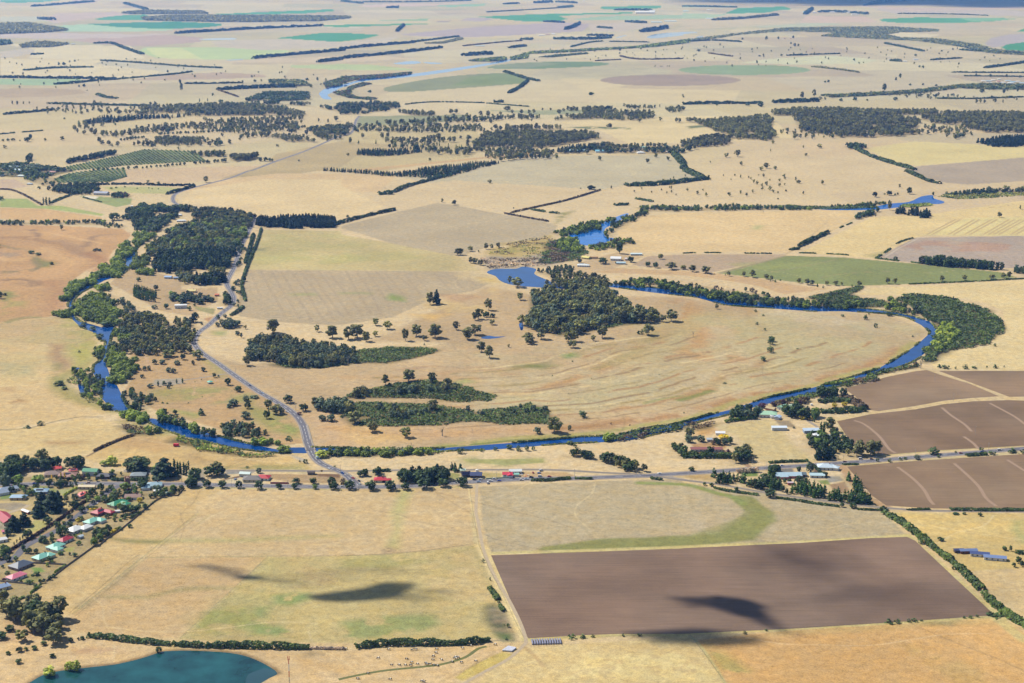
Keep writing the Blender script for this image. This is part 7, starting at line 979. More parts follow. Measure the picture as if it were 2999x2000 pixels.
def house(s, L, W, ang, roof, wall, label, h=2.8, typ='hip', rise=None, wing=None, chim=1, cat='house', name='house', win=True, panels=False, z=0, group=None):
    x, y = P(s)[0][:2]; o = empty(name, (x, y, z), R(ang)); tag(o, label, cat, group); wm = BRICK if wall == 'brick' else cmat(wall, 'wall'); rm = cmat(roof); rise = W * .24 if rise is None else rise
    bm = bmesh.new(); box(bm, -L / 2, L / 2, -W / 2, W / 2, -.3, h)
    if typ == 'gable':
        for sx in (-1, 1):
            v = [bm.verts.new((sx * (L / 2 - .003), -W / 2, h)), bm.verts.new((sx * (L / 2 - .003), W / 2, h)), bm.verts.new((sx * (L / 2 - .003), 0, h + rise * .94))]; bm.faces.new(v)
    bmobj('wall', bm, wm, o); ro = bmobj('roof', roofbm(L, W, h, rise, typ), rm, o)
    if wing:
        wx_, wy_, wL, wW, rot = wing; e = link(bpy.data.objects.new('wing', None), o) if False else o
        bm = bmesh.new(); box(bm, -wL / 2, wL / 2, -wW / 2, wW / 2, -.3, h - .05); wo = bmobj('wing', bm, wm, o); wo.location = (wx_, wy_, 0); wo.rotation_euler = (0, 0, R(rot))
        r2 = bmobj('wing_roof', roofbm(wL, wW, h - .02, wW * .24, 'hip' if typ == 'hip' else 'gable'), rm, wo)
    if win:
        n = max(2, int(L / 4.5))
        for sy in (-1, 1):
            for k in range(n):
                xx = -L / 2 + (k + .5) * L / n; bm = bmesh.new()
                if sy < 0 and k == n // 2: box(bm, xx - .5, xx + .5, -W / 2 - .05, -W / 2 + .1, 0, 2.05); bmobj('door', bm, DOORM, o)
                else: box(bm, xx - .8, xx + .8, sy * W / 2 - .06, sy * W / 2 + .06, .9, 2.1); bmobj('window', bm, GLASS, o)
        for sx in (-1, 1):
            bm = bmesh.new(); box(bm, sx * L / 2 - .06, sx * L / 2 + .06, -.9, .9, .9, 2.1); bmobj('window', bm, GLASS, o)
    if chim:
        bm = bmesh.new(); box(bm, L * .2, L * .2 + .9, -.45, .45, h, h + rise + 1.1); bmobj('chimney', bm, BRICK, ro)
    if panels:
        bm = bmesh.new(); sl = math.atan2(rise, W / 2); pw = min(L * .6, 8)
        a0 = (-W / 2) * .75; a1 = (-W / 2) * .25; zz = lambda yy: h + rise * (1 + yy / (W / 2 + .5)) + .22
        v = [bm.verts.new(q) for q in ((-pw / 2, a0, zz(a0)), (pw / 2, a0, zz(a0)), (pw / 2, a1, zz(a1)), (-pw / 2, a1, zz(a1)))]; bm.faces.new(v); bmobj('solar_panel', bm, cmat((28, 32, 60), 'panel'), ro)
    return o
WH = (246, 244, 240); CR = (232, 216, 180); A = 60
TEAL = (140, 205, 188); RED = (176, 52, 68); GREY = (120, 132, 150); PBLUE = (150, 182, 208); TILE = (150, 118, 108); DGREEN = (60, 150, 110); PINK = (226, 128, 148)
H_ = [
 ('D1 750,1118', 15, 9, A, RED, BRICK and WH, 'red roofed bungalow below the white roofed house', {}), ('D1 860,1000', 16, 12, A, (238, 240, 240), WH, 'white roofed house with teal edges beside the village street', {'wing': (9, -6, 13, 9, 0)}),
 ('D1 1060,905', 17, 10, A, TEAL, WH, 'teal roofed house between the white and the red roofs', {'wing': (6, -5, 11, 8, 90)}), ('D1 1140,800', 15, 11, A, RED, 'brick', 'red roofed brick house with a long side wing', {'wing': (5, -8, 14, 7, 90), 'panels': True}),
 ('D1 1350,700', 20, 11, A - 4, DGREEN, CR, 'dark green roofed bungalow with several hips', {'wing': (3, -7, 13, 8, 90)}), ('D1 1530,625', 17, 10, 4, TILE, WH, 'brown tiled house near the paddock corner', {'typ': 'gable'}),
 ('D1 1770,490', 17, 12, 12, (160, 190, 205), WH, 'large pale blue roofed house by the highway hedge', {'wing': (-9, -7, 9, 8, 0)}), ('D1 1800,555', 6, 4, 0, WH, WH, 'small white garden shed by the pale blue house', {'chim': 0, 'name': 'shed', 'cat': 'shed', 'win': False, 'typ': 'gable', 'h': 2.2}),
 ('D1 1945,580', 7, 4, 0, (140, 165, 160), (200, 200, 190), 'small grey green shed at the paddock corner', {'chim': 0, 'name': 'shed', 'cat': 'shed', 'win': False, 'typ': 'gable', 'h': 2.2}), ('D1 930,610', 9, 8, A, (235, 112, 105), WH, 'salmon roofed cottage with a pink upper gable', {'wing': (6, 2, 8, 7, 90), 'panels': True}),
 ('D1 1000,510', 18, 6, -2, (226, 208, 168), CR, 'cream roofed long shed beside the highway verge', {'typ': 'gable', 'chim': 0}), ('D1 1350,785', 5, 3.5, 20, (240, 240, 240), WH, 'white garden tent shed behind the red roofed house', {'chim': 0, 'name': 'shed', 'cat': 'shed', 'win': False, 'typ': 'gable', 'h': 2}),
 ('D1 1590,375', 17, 11, 5, (140, 152, 158), (190, 190, 185), 'grey hip roofed house behind the clipped hedge', {'chim': 0}), ('D1 1205,385', 17, 10, -6, (40, 48, 70), (120, 110, 110), 'navy roofed house north of the highway', {'chim': 0}), ('D1 1200,425', 13, 1, 0, CR, CR, '', None),
 ('D1 1045,350', 17, 10, -6, (40, 140, 100), WH, 'two storey white house with a green roof', {'typ': 'gable', 'h': 5, 'chim': 0}), ('D1 780,375', 20, 12, 6, (165, 125, 108), (190, 140, 110), 'brown tiled house with solar panels', {'panels': True, 'wing': (4, -6, 10, 8, 90)}), ('D1 610,360', 18, 12, 10, (140, 118, 110), CR, 'grey brown tiled house under the big dark trees', {}),
 ('D1 655,300', 9, 8, 30, (225, 85, 80), (205, 180, 150), 'red gabled roof peeping over the brown tiled house', {'typ': 'gable'}), ('D1 840,325', 9, 7, 20, (190, 90, 90), (200, 170, 150), 'small red roofed house with panels behind the tiled house', {'panels': True}), ('D1 170,310', 10, 8, A, (160, 185, 210), (205, 205, 205), 'blue roofed cottage half hidden in the great trees', {}),
 ('D1 465,560', 17, 10, 4, PBLUE, (150, 150, 160), 'pale blue roofed house with solar panels by the dark cypress', {'panels': True}), ('D1 215,630', 17, 9, 0, (150, 182, 212), (214, 186, 150), 'blue roofed brick house left of the dark cypress', {'chim': 0}), ('D1 90,540', 22, 10, 30, (150, 165, 185), WH, 'long grey blue roofed house at the left edge', {'wing': (-8, -8, 14, 9, 0)}),
 ('D1 60,880', 30, 14, 128, RED, CR, 'long crimson roofed hall at the left edge', {'typ': 'gable', 'h': 3.5, 'chim': 0, 'cat': 'hall', 'name': 'hall'}), ('D1 300,790', 12, 4, 140, (236, 236, 236), (190, 110, 90), 'low white roofed shed with a brick wall beside the crimson hall', {'typ': 'gable', 'chim': 0, 'h': 2.2}),
 ('D1 60,1020', 6, 5, 20, (222, 125, 150), WH, 'tiny pink roofed hut on the dry green', {'chim': 0, 'typ': 'gable', 'h': 2.2, 'name': 'hut', 'cat': 'hut'}), ('D1 15,1120', 11, 7, 30, (240, 240, 240), WH, 'white roofed building cut by the left edge', {'chim': 0}),
 ('D2 640,255', 16, 11, A, TEAL, WH, 'teal roofed house below the crimson bungalow', {'wing': (-5, -7, 10, 8, 90)}), ('D2 485,375', 17, 11, A - 4, TEAL, CR, 'lower teal roofed house beside the grey drive', {'wing': (6, -3, 9, 9, 90)}), ('D2 240,470', 19, 14, A - 2, (92, 102, 118), (150, 130, 120), 'slate grey roofed house in the lower village', {'chim': 0}),
 ('D2 190,600', 17, 10, A - 6, PINK, WH, 'pink roofed white house in the lower village', {'typ': 'hip', 'chim': 0}), ('D2 30,720', 13, 9, A - 20, (150, 172, 205), CR, 'lowest house with a blue grey roof at the left edge', {}), ('D2 925,140', 5, 4, A, (190, 205, 215), (200, 205, 210), 'pale garden shed beside the crimson bungalow', {'chim': 0, 'typ': 'gable', 'name': 'shed', 'cat': 'shed', 'win': False, 'h': 2.2}),
 ('D3 545,340', 20, 13, 2, (128, 122, 118), CR, 'grey tiled house with a double carport by the highway', {'chim': 0}), ('D3 675,325', 14, 11, -8, (196, 50, 58), WH, 'bright red roofed wing house beside the grey tiled one', {'chim': 0}), ('D3 465,290', 12, 7, -8, (214, 232, 228), (215, 215, 205), 'white shed behind the grey tiled house', {'typ': 'gable', 'chim': 0, 'name': 'shed', 'cat': 'shed', 'h': 3.5, 'win': False}),
 ('D3 1222,268', 8, 5, 0, (92, 80, 76), (140, 130, 120), 'small dark railway shed beside the junction', {'chim': 0, 'typ': 'gable', 'name': 'shed', 'cat': 'shed', 'win': False}), ('D3 1300,88', 4, 3, 0, (200, 215, 225), (200, 215, 225), 'tiny pale hut right of the bridge', {'chim': 0, 'typ': 'gable', 'name': 'hut', 'cat': 'hut', 'win': False, 'h': 2.4}),
 ('D3 2010,350', 13, 10, 0, (200, 45, 62), CR, 'red roofed bungalow right of the junction', {'wing': (8, -2, 9, 6, 0)}), ('D4 255,215', 9, 7, 20, (38, 42, 78), (70, 70, 80), 'left house covered in dark solar panels', {'typ': 'gable', 'chim': 0, 'rise': 3}), ('D4 370,220', 13, 9, -3, (70, 82, 125), (90, 80, 80), 'right house with a broad slate blue roof', {'typ': 'gable', 'chim': 0, 'rise': 3}),
 ('D4 215,165', 6, 6, 10, (205, 225, 205), (225, 225, 215), 'small pale green hut behind the solar roofed houses', {'chim': 0, 'typ': 'gable', 'name': 'hut', 'cat': 'hut', 'win': False}), ('D4 730,210', 11, 8, 0, (215, 60, 80), (235, 235, 245), 'red roofed white roadside house', {'wing': (3, -5, 5, 6, 90), 'typ': 'gable'}), ('D4 820,175', 14, 7, 4, (225, 232, 232), (232, 232, 232), 'long white building behind the red roofed roadside house', {'typ': 'gable', 'chim': 0}), ('D4 835,210', 5, 5, 0, (150, 205, 190), (225, 225, 225), 'small teal roofed stall by the roadside', {'chim': 0, 'typ': 'gable', 'name': 'hut', 'cat': 'hut', 'h': 2.4, 'win': False}),
 ('D5 465,665', 30, 7, 0, (160, 104, 100), WH, 'long brick brown roofed farmhouse among garden trees', {'typ': 'gable', 'rise': 1.8}), ('D5 625,480', 9, 6, -6, (242, 244, 248), WH, 'white garage behind the brick brown farmhouse', {'chim': 0, 'typ': 'gable', 'name': 'shed', 'cat': 'shed', 'win': False}), ('D5 500,555', 5, 5, 0, (190, 200, 210), (200, 200, 205), 'little grey hut behind the farmhouse', {'chim': 0, 'typ': 'gable', 'name': 'hut', 'cat': 'hut', 'win': False}),
 ('D5 1300,425', 15, 6, 0, (214, 226, 238), (226, 228, 232), 'open fronted white machinery shed alone in the paddock', {'chim': 0, 'typ': 'skillion', 'rise': .5, 'h': 3.6, 'name': 'shed', 'cat': 'shed', 'win': False}), ('D5 1670,455', 16, 8, 4, (190, 208, 226), (150, 165, 185), 'pale blue grey shed beside the farm lane', {'chim': 0, 'typ': 'skillion', 'rise': .6, 'h': 3.6, 'name': 'shed', 'cat': 'shed', 'win': False}),
 ('D5 1170,270', 18, 12, -6, (178, 220, 188), (236, 234, 228), 'pale green roofed main barn of the river farm', {'typ': 'hip', 'chim': 0, 'h': 4}), ('D5 1285,300', 7, 6, 60, (190, 212, 240), (220, 225, 235), 'small blue white gabled shed at the barn corner', {'chim': 0, 'typ': 'gable', 'name': 'shed', 'cat': 'shed', 'win': False, 'h': 3}), ('D5 1230,285', 7, 5, 20, (240, 240, 240), WH, 'white annex right of the pale green barn', {'chim': 0, 'typ': 'gable', 'name': 'shed', 'cat': 'shed', 'win': False}),
 ('D5 1205,205', 10, 6, -40, (190, 172, 130), (195, 150, 130), 'tan roofed brick shed behind the farm barn', {'chim': 0, 'typ': 'gable', 'name': 'shed', 'cat': 'shed', 'h': 3.4, 'win': False}), ('D5 1340,190', 10, 8, 40, (178, 226, 198), (222, 226, 216), 'mint roofed farm building left of the homestead', {'chim': 0, 'typ': 'gable', 'h': 4}), ('D5 1465,185', 11, 9, 30, (200, 232, 212), WH, 'mint white homestead at the river farm', {'h': 4.5}), ('D5 1672,145', 2.4, 2.4, 0, WH, WH, '', None),
 ('D5 1725,500', 8, 6, 20, (240, 242, 246), WH, 'small white roofed cottage in the lane garden', {}), ('D5 1820,520', 13, 8, 5, (214, 228, 236), WH, 'white roofed homestead behind the dark highway trees', {}), ('D5 1835,870', 15, 11, -4, (206, 222, 234), (232, 232, 228), 'white house with a pale hip roof south of the highway', {'wing': (10, -3, 9, 8, -20), 'h': 3.2}), ('D5 1735,965', 13, 7, -4, (196, 224, 232), (230, 232, 232), 'pale carport building below the white hip roofed house', {'chim': 0, 'typ': 'gable'}),
 ('D5 1400,965', 24, 10, 3, (186, 212, 226), (214, 130, 122), 'pale roofed pink walled motel beside the car park', {'wing': (-6, -5, 9, 7, 0), 'chim': 0, 'typ': 'gable', 'name': 'motel', 'cat': 'motel'}), ('D5 1555,955', 8, 7, 0, (110, 125, 135), (120, 120, 120), 'dark flat roofed annex of the pink walled motel', {'chim': 0, 'typ': 'gable'}), ('D5 1430,1055', 5, 3, 0, (220, 200, 210), (190, 120, 125), 'little pink shed among the screening trees', {'chim': 0, 'typ': 'gable', 'name': 'shed', 'cat': 'shed', 'win': False}),
 ('C3 1965,278', 17, 6, 4, (120, 138, 180), (130, 84, 66), 'upper slate blue roofed wing of the dark timber farm', {'typ': 'gable', 'chim': 0}), ('C3 1900,275', 9, 5, 4, (70, 80, 120), (100, 80, 70), 'darker shed left of the slate blue wing', {'typ': 'gable', 'chim': 0}), ('C3 2045,300', 18, 7, -14, (78, 92, 140), WH, 'middle dark blue roofed wing of the timber farm', {'typ': 'gable', 'chim': 0}), ('C3 2150,325', 21, 7, -13, (126, 146, 190), WH, 'lower blue roofed house of the timber farm', {'typ': 'gable', 'chim': 0}),
 ('A1 700,165', 36, 15, -12, (152, 160, 182), (225, 222, 215), 'long grey roofed barn on the hillside', {'typ': 'gable', 'chim': 0, 'name': 'barn', 'cat': 'barn', 'h': 5}), ('A1 1235,945', 14, 9, 5, (236, 240, 244), (240, 240, 240), 'modern two storey white house in the dry meadow', {'h': 5.5, 'typ': 'gable', 'rise': .6, 'chim': 0, 'wing': (9, -1, 8, 6, 0)}), ('A1 1320,835', 15, 10, 0, (232, 214, 140), (226, 210, 160), 'cream yellow gabled house among garden trees', {'typ': 'gable'}), ('A1 1160,740', 13, 8, -8, (150, 180, 222), (200, 200, 205), 'blue roofed house on the hillside', {'typ': 'gable', 'chim': 0}), ('A1 1215,745', 9, 6, 0, (130, 160, 200), (190, 190, 190), 'second smaller blue roofed shed on the hillside', {'typ': 'gable', 'chim': 0}),
 ('A1 1515,952', 9, 3, 0, (245, 245, 245), (235, 235, 235), 'small white van like shed beside the road bend', {'chim': 0, 'typ': 'gable', 'name': 'shed', 'cat': 'shed', 'win': False}), ('A1 1495,862', 7, 6, 0, (225, 130, 95), (200, 130, 100), 'little orange roofed shed in the bend gardens', {'chim': 0, 'typ': 'gable', 'name': 'shed', 'cat': 'shed', 'win': False}), ('A1 1225,310', 17, 9, 0, (240, 244, 246), WH, 'upper white roofed house in the village wood', {'chim': 0}), ('A1 1250,350', 20, 8, 5, (235, 240, 242), WH, 'lower white roofed house in the village wood', {'chim': 0}), ('A1 1545,338', 13, 10, 0, (215, 120, 95), CR, 'orange tiled house in the village wood', {}),
 ('A1 1230,392', 13, 8, 10, (170, 95, 95), (190, 150, 130), 'red brown roofed house in the village wood', {}), ('A1 1215,420', 12, 8, 0, (165, 130, 115), (200, 180, 160), 'brown roofed house in the village wood', {}), ('A1 1400,400', 14, 9, 12, (196, 200, 206), WH, 'pale grey roofed house deep in the village wood', {}), ('A1 1330,455', 13, 9, -8, (180, 120, 100), CR, 'terracotta roofed house in the village wood centre', {}), ('A1 1080,330', 12, 8, 0, (222, 226, 230), WH, 'white cottage above the river willows', {}), ('A1 1475,430', 12, 8, 20, (150, 150, 158), CR, 'grey cottage at the right of the village wood', {}), ('A1 1140,465', 14, 9, 0, (130, 130, 140), (170, 160, 150), 'grey roofed house in the village wood', {}), ('A1 1280,500', 12, 8, 10, (214, 220, 228), WH, 'pale roofed house above the dark pine block', {}), ('A1 1147,545', 5, 4, 0, WH, WH, 'tiny white hut left of the pine block', {'name': 'hut', 'cat': 'hut', 'chim': 0, 'win': False, 'typ': 'gable'}), ('A1 908,250', 5, 5, 0, WH, WH, 'tiny white hut north of the village', {'name': 'hut', 'cat': 'hut', 'chim': 0, 'win': False, 'typ': 'gable'}),
 ('B1 1685,605', 12, 9, -30, (228, 216, 130), (226, 214, 150), 'cream yellow farm cottage beyond the pool', {'typ': 'gable'}), ('B1 1665,658', 18, 9, -8, (230, 236, 236), WH, 'white farmhouse by the lane beyond the pool', {}), ('B1 1890,615', 16, 12, -10, (240, 242, 244), WH, 'large white gabled barn in the farmyard beyond the pool', {'typ': 'gable', 'chim': 0, 'h': 4, 'name': 'barn', 'cat': 'barn'}), ('B1 1925,642', 14, 7, -5, (186, 212, 224), (190, 205, 212), 'pale blue shed below the large white barn', {'typ': 'gable', 'chim': 0, 'name': 'shed', 'cat': 'shed', 'win': False}), ('B1 2030,580', 18, 8, 0, (206, 222, 226), (180, 190, 195), 'long open shed at the back of the farmyard', {'typ': 'skillion', 'rise': .6, 'chim': 0, 'name': 'shed', 'cat': 'shed', 'win': False}), ('B1 1970,615', 8, 7, 0, (225, 215, 215), (214, 180, 170), 'pinkish shed at the right of the farmyard', {'typ': 'gable', 'chim': 0, 'name': 'shed', 'cat': 'shed', 'win': False}), ('B1 1740,603', 12, 5, 0, (196, 160, 110), (180, 150, 120), 'brown roofed lean to in the farmyard', {'typ': 'gable', 'chim': 0, 'name': 'shed', 'cat': 'shed', 'win': False}),
 ('B0 1610,1046', 70, 15, 4, (190, 226, 236), (225, 225, 220), 'long pale blue farm shed in the middle distance', {'typ': 'gable', 'chim': 0, 'name': 'shed', 'cat': 'shed', 'win': False, 'h': 4}), ('B0 1800,1048', 45, 16, 3, (140, 205, 228), WH, 'blue roofed building right of the long shed', {'typ': 'gable', 'chim': 0, 'h': 4}), ('B0 2060,1055', 22, 14, 10, (236, 238, 240), WH, 'white gabled house in the middle distance gums', {}), ('B0 2060,1020', 28, 12, 0, (170, 222, 214), WH, 'aqua roofed building behind the middle distance gums', {'typ': 'gable', 'chim': 0}), ('C0 135,1005', 18, 9, 0, (244, 244, 244), WH, 'white shed below the square gum wood', {'chim': 0, 'typ': 'gable'}), ('B0 2250,1050', 16, 9, 0, (225, 205, 190), WH, 'pale shed at the right of the middle farm', {'chim': 0, 'typ': 'gable'}),
 ('A0 95,1155', 34, 16, 8, (190, 212, 232), WH, 'pale blue roofed house at the left edge orchard', {}), ('A0 120,1176', 26, 14, -8, (200, 226, 240), WH, 'second pale roofed house at the left edge orchard', {}), ('A1 145,40', 18, 10, 0, (222, 238, 236), WH, 'white roofed house below the left edge orchard', {}), ('A1 10,35', 14, 10, 0, (226, 232, 236), WH, 'white roofed house cut by the left edge', {}), ('A1 350,15', 26, 12, 10, (210, 160, 150), WH, 'pinkish roofed house above the vineyard edge', {}), ('A1 205,95', 14, 8, 0, (200, 210, 215), WH, 'small pale house above the green paddock', {}),
 ('A0 1905,665', 20, 11, 0, (236, 238, 240), WH, 'left white shed of the river homestead', {'chim': 0}), ('A0 1970,665', 18, 11, 0, (238, 225, 222), WH, 'right white shed of the river homestead', {'chim': 0}), ('A0 2055,638', 30, 15, 0, (160, 178, 196), WH, 'blue grey roofed river homestead', {}), ('A0 2070,552', 24, 14, 0, (214, 226, 236), WH, 'white house above the dark orchard', {'chim': 0}), ('B0 15,775', 26, 12, 0, (170, 190, 205), (200, 200, 200), 'grey blue shed at the far road', {'chim': 0}), ('B0 955,318', 60, 14, 0, (200, 222, 232), (210, 215, 220), 'long pale shed on the far plain', {'typ': 'gable', 'chim': 0, 'win': False}),
 ('B0 1380,245', 50, 22, 0, (225, 225, 232), WH, 'left white house of the far village', {'win': False}), ('B0 1420,240', 36, 20, 0, (205, 180, 185), (214, 190, 190), 'pinkish house of the far village', {'win': False}), ('B0 1460,236', 36, 20, 0, (230, 234, 240), WH, 'right white house of the far village', {'win': False}), ('B0 1600,268', 44, 20, 0, (236, 236, 238), WH, 'white house behind the far homestead trees', {'win': False}), ('B0 2090,92', 200, 60, 0, (240, 242, 246), WH, 'large white industrial shed on the far plain', {'typ': 'gable', 'win': False, 'h': 12, 'chim': 0}), ('B0 2140,85', 60, 30, 0, (215, 225, 235), WH, 'tall white silo shed on the far plain', {'typ': 'gable', 'win': False, 'h': 18, 'chim': 0}),
 ('B0 2170,155', 100, 26, 0, (196, 224, 240), WH, 'left pale blue greenhouse above the reservoir', {'typ': 'gable', 'win': False, 'chim': 0}), ('B0 2265,148', 110, 26, 0, (206, 230, 242), WH, 'right pale blue greenhouse above the reservoir', {'typ': 'gable', 'win': False, 'chim': 0}), ('C0 185,130', 70, 24, 0, (220, 234, 244), WH, 'pale shed in the far gum wood', {'typ': 'gable', 'win': False, 'chim': 0}), ('C0 850,85', 70, 30, 0, (170, 220, 246), WH, 'light blue shed of the far homestead', {'typ': 'gable', 'win': False, 'chim': 0, 'h': 6}), ('C0 905,88', 44, 30, 0, (240, 240, 244), WH, 'white shed of the far homestead', {'win': False, 'chim': 0, 'h': 6}),
 ('C0 1160,90', 90, 36, 0, (244, 244, 248), WH, 'big white house of the far homestead', {'win': False, 'h': 8}), ('C0 1185,102', 70, 26, 0, (240, 240, 244), WH, 'lower white house of the far homestead', {'win': False, 'h': 6}), ('C0 1030,85', 60, 26, 0, (236, 236, 240), WH, 'white house behind the far homestead trees on the right', {'win': False}), ('C0 20,78', 60, 24, 0, (190, 230, 240), WH, 'pale blue shed at the top right plain', {'typ': 'gable', 'win': False, 'chim': 0}), ('C0 180,70', 60, 24, 0, (225, 235, 240), WH, 'white shed at the top right plain', {'win': False, 'chim': 0}),
 ('C0 1530,425', 20, 12, 0, (244, 246, 246), WH, 'white cottage roof on the right plain', {'typ': 'gable'}), ('C0 1605,412', 26, 12, 0, (214, 226, 240), WH, 'pale blue cottage roof on the right plain', {'typ': 'gable'}), ('C0 700,265', 16, 10, 0, (214, 160, 140), WH, 'left of two tiny pink roofed huts on the plain', {'win': False}), ('C0 742,268', 16, 10, 0, (220, 170, 150), WH, 'right of two tiny pink roofed huts on the plain', {'win': False}), ('A0 1075,92', 70, 26, 0, (190, 230, 240), WH, 'pale building near the top left wood', {'typ': 'gable', 'win': False, 'chim': 0}), ('A0 505,305', 26, 14, 0, (190, 205, 220), WH, 'tiny blue roofed house on the left plain', {'win': False})]
for s, L, W, ang, rf, wl_, lab, kw in H_:
    if kw is None: continue
    if s[:2] in ('D5', 'B1'): L *= 1.25; W *= 1.15
    house(s, L, W, ang, rf, wl_, lab, **kw)
for k, (x, y, c, l) in enumerate(((2070, 560, (240, 244, 244), 20), (2105, 562, (170, 205, 225), 26), (2140, 555, (238, 232, 226), 22), (2175, 565, (214, 150, 130), 18), (2205, 572, (244, 244, 244), 24), (2240, 560, (196, 222, 236), 28), (2275, 568, (160, 200, 230), 26), (2310, 565, (240, 240, 240), 22), (2340, 575, (190, 215, 235), 26), (2180, 548, (226, 230, 220), 18), (2260, 575, (230, 238, 244), 30), (2120, 575, (238, 240, 236), 16))):
    house('C0 %d,%d' % (x, y), l, 12, 0, c, WH, 'house in the far right village, %s from the left' % ORD[[0, 1, 3, 4, 6, 7, 10, 9, 11, 5, 8, 2][k]], chim=0, win=False, group='houses of the far right village')
# brick water tower with battlements
x, y = P('D1 1466,478')[0]; tw = empty('brick_tower', (x, y, 0)); tag(tw, 'round red brick water tower with battlements beside the highway', 'tower')
bm = bmesh.new(); cyl(bm, (0, 0, -.2), (0, 0, 9), 3.1, 2.75, 20); bmobj('shaft', bm, surf('tower_brick', (168, 112, 98), k=.65, scale=2, lo=.75, hi=1.15), tw); bm = bmesh.new(); cyl(bm, (0, 0, 8.9), (0, 0, 9.6), 3.1, 3.2, 20); bmobj('cornice', bm, surf('tower_trim', (196, 164, 148), k=.65), tw)
for k in range(10):
    a = k * 2 * math.pi / 10; bm = bmesh.new(); box(bm, -.3, .3, -.5, .5, 9.55, 10.6); o = bmobj('merlon', bm, _mc['tower_brick'], tw); o.rotation_euler = (0, 0, a); o.location = (math.cos(a) * 2.8, math.sin(a) * 2.8, 0)
for zz in (3, 6): bm = bmesh.new(); box(bm, -.35, .35, -3.06, -2.7, zz, zz + 1.2); bmobj('window', bm, GLASS, tw)
# green roofed park shelter
x, y = P('A2 1446,288')[0]; sh = empty('park_shelter', (x, y, 0)); tag(sh, 'open park shelter with a teal hipped roof in the river meadow', 'shelter')
bm = bmesh.new(); cyl(bm, (0, 0, 2.6), (0, 0, 4.2), 4.4, .4, 8); bmobj('roof', bm, cmat((120, 196, 176)), sh); bm = bmesh.new(); cyl(bm, (0, 0, 0), (0, 0, .15), 3.4, 3.4, 8); bmobj('slab', bm, CONC, sh)
for k in range(8): a = k * math.pi / 4; bm = bmesh.new(); cyl(bm, (3.2 * math.cos(a), 3.2 * math.sin(a), 0), (3.2 * math.cos(a), 3.2 * math.sin(a), 2.65), .12, .12, 6); bmobj('post', bm, cmat((60, 60, 60), 'wall'), sh)
# red caravan shed, tents, tanks
x, y = P('A2 1213,722')[0]; o = empty('red_stock_crate', (x, y, 0), R(-3)); tag(o, 'bright red box trailer parked in the dry river paddock', 'trailer')
bm = bmesh.new(); box(bm, -3.2, 3.2, -1.5, 1.5, .6, 3.4); bmesh.ops.bevel(bm, geom=bm.edges[:], offset=.12, segments=1, affect='EDGES'); bmobj('body', bm, cmat((222, 60, 82), 'wall'), o); bm = bmesh.new(); box(bm, 3.2, 4.4, -.7, .7, .5, .8); bmobj('drawbar', bm, RUST, o)
TYRE = surf('tyre', (38, 38, 40), k=.4)
for sx in (-1.2, 1.2):
    for sy in (-1.45, 1.45): bm = bmesh.new(); cyl(bm, (sx, sy - .12, .45), (sx, sy + .12, .45), .45, .45, 12); bmobj('wheel', bm, TYRE, o)
for q, lab in (('D5 1672,147', 'white round water tank above the river farm garden'), ('D4 380,160', 'white round tank behind the solar roofed houses')):
    x, y = P(q)[0]; bm = bmesh.new(); cyl(bm, (0, 0, 0), (0, 0, 2.4), 1.7, 1.7, 16); cyl(bm, (0, 0, 2.4), (0, 0, 2.9), 1.75, .2, 16); o = bmobj('water_tank', bm, cmat(WH, 'wall')); o.location = (x, y, 0); tag(o, lab, 'water tank')
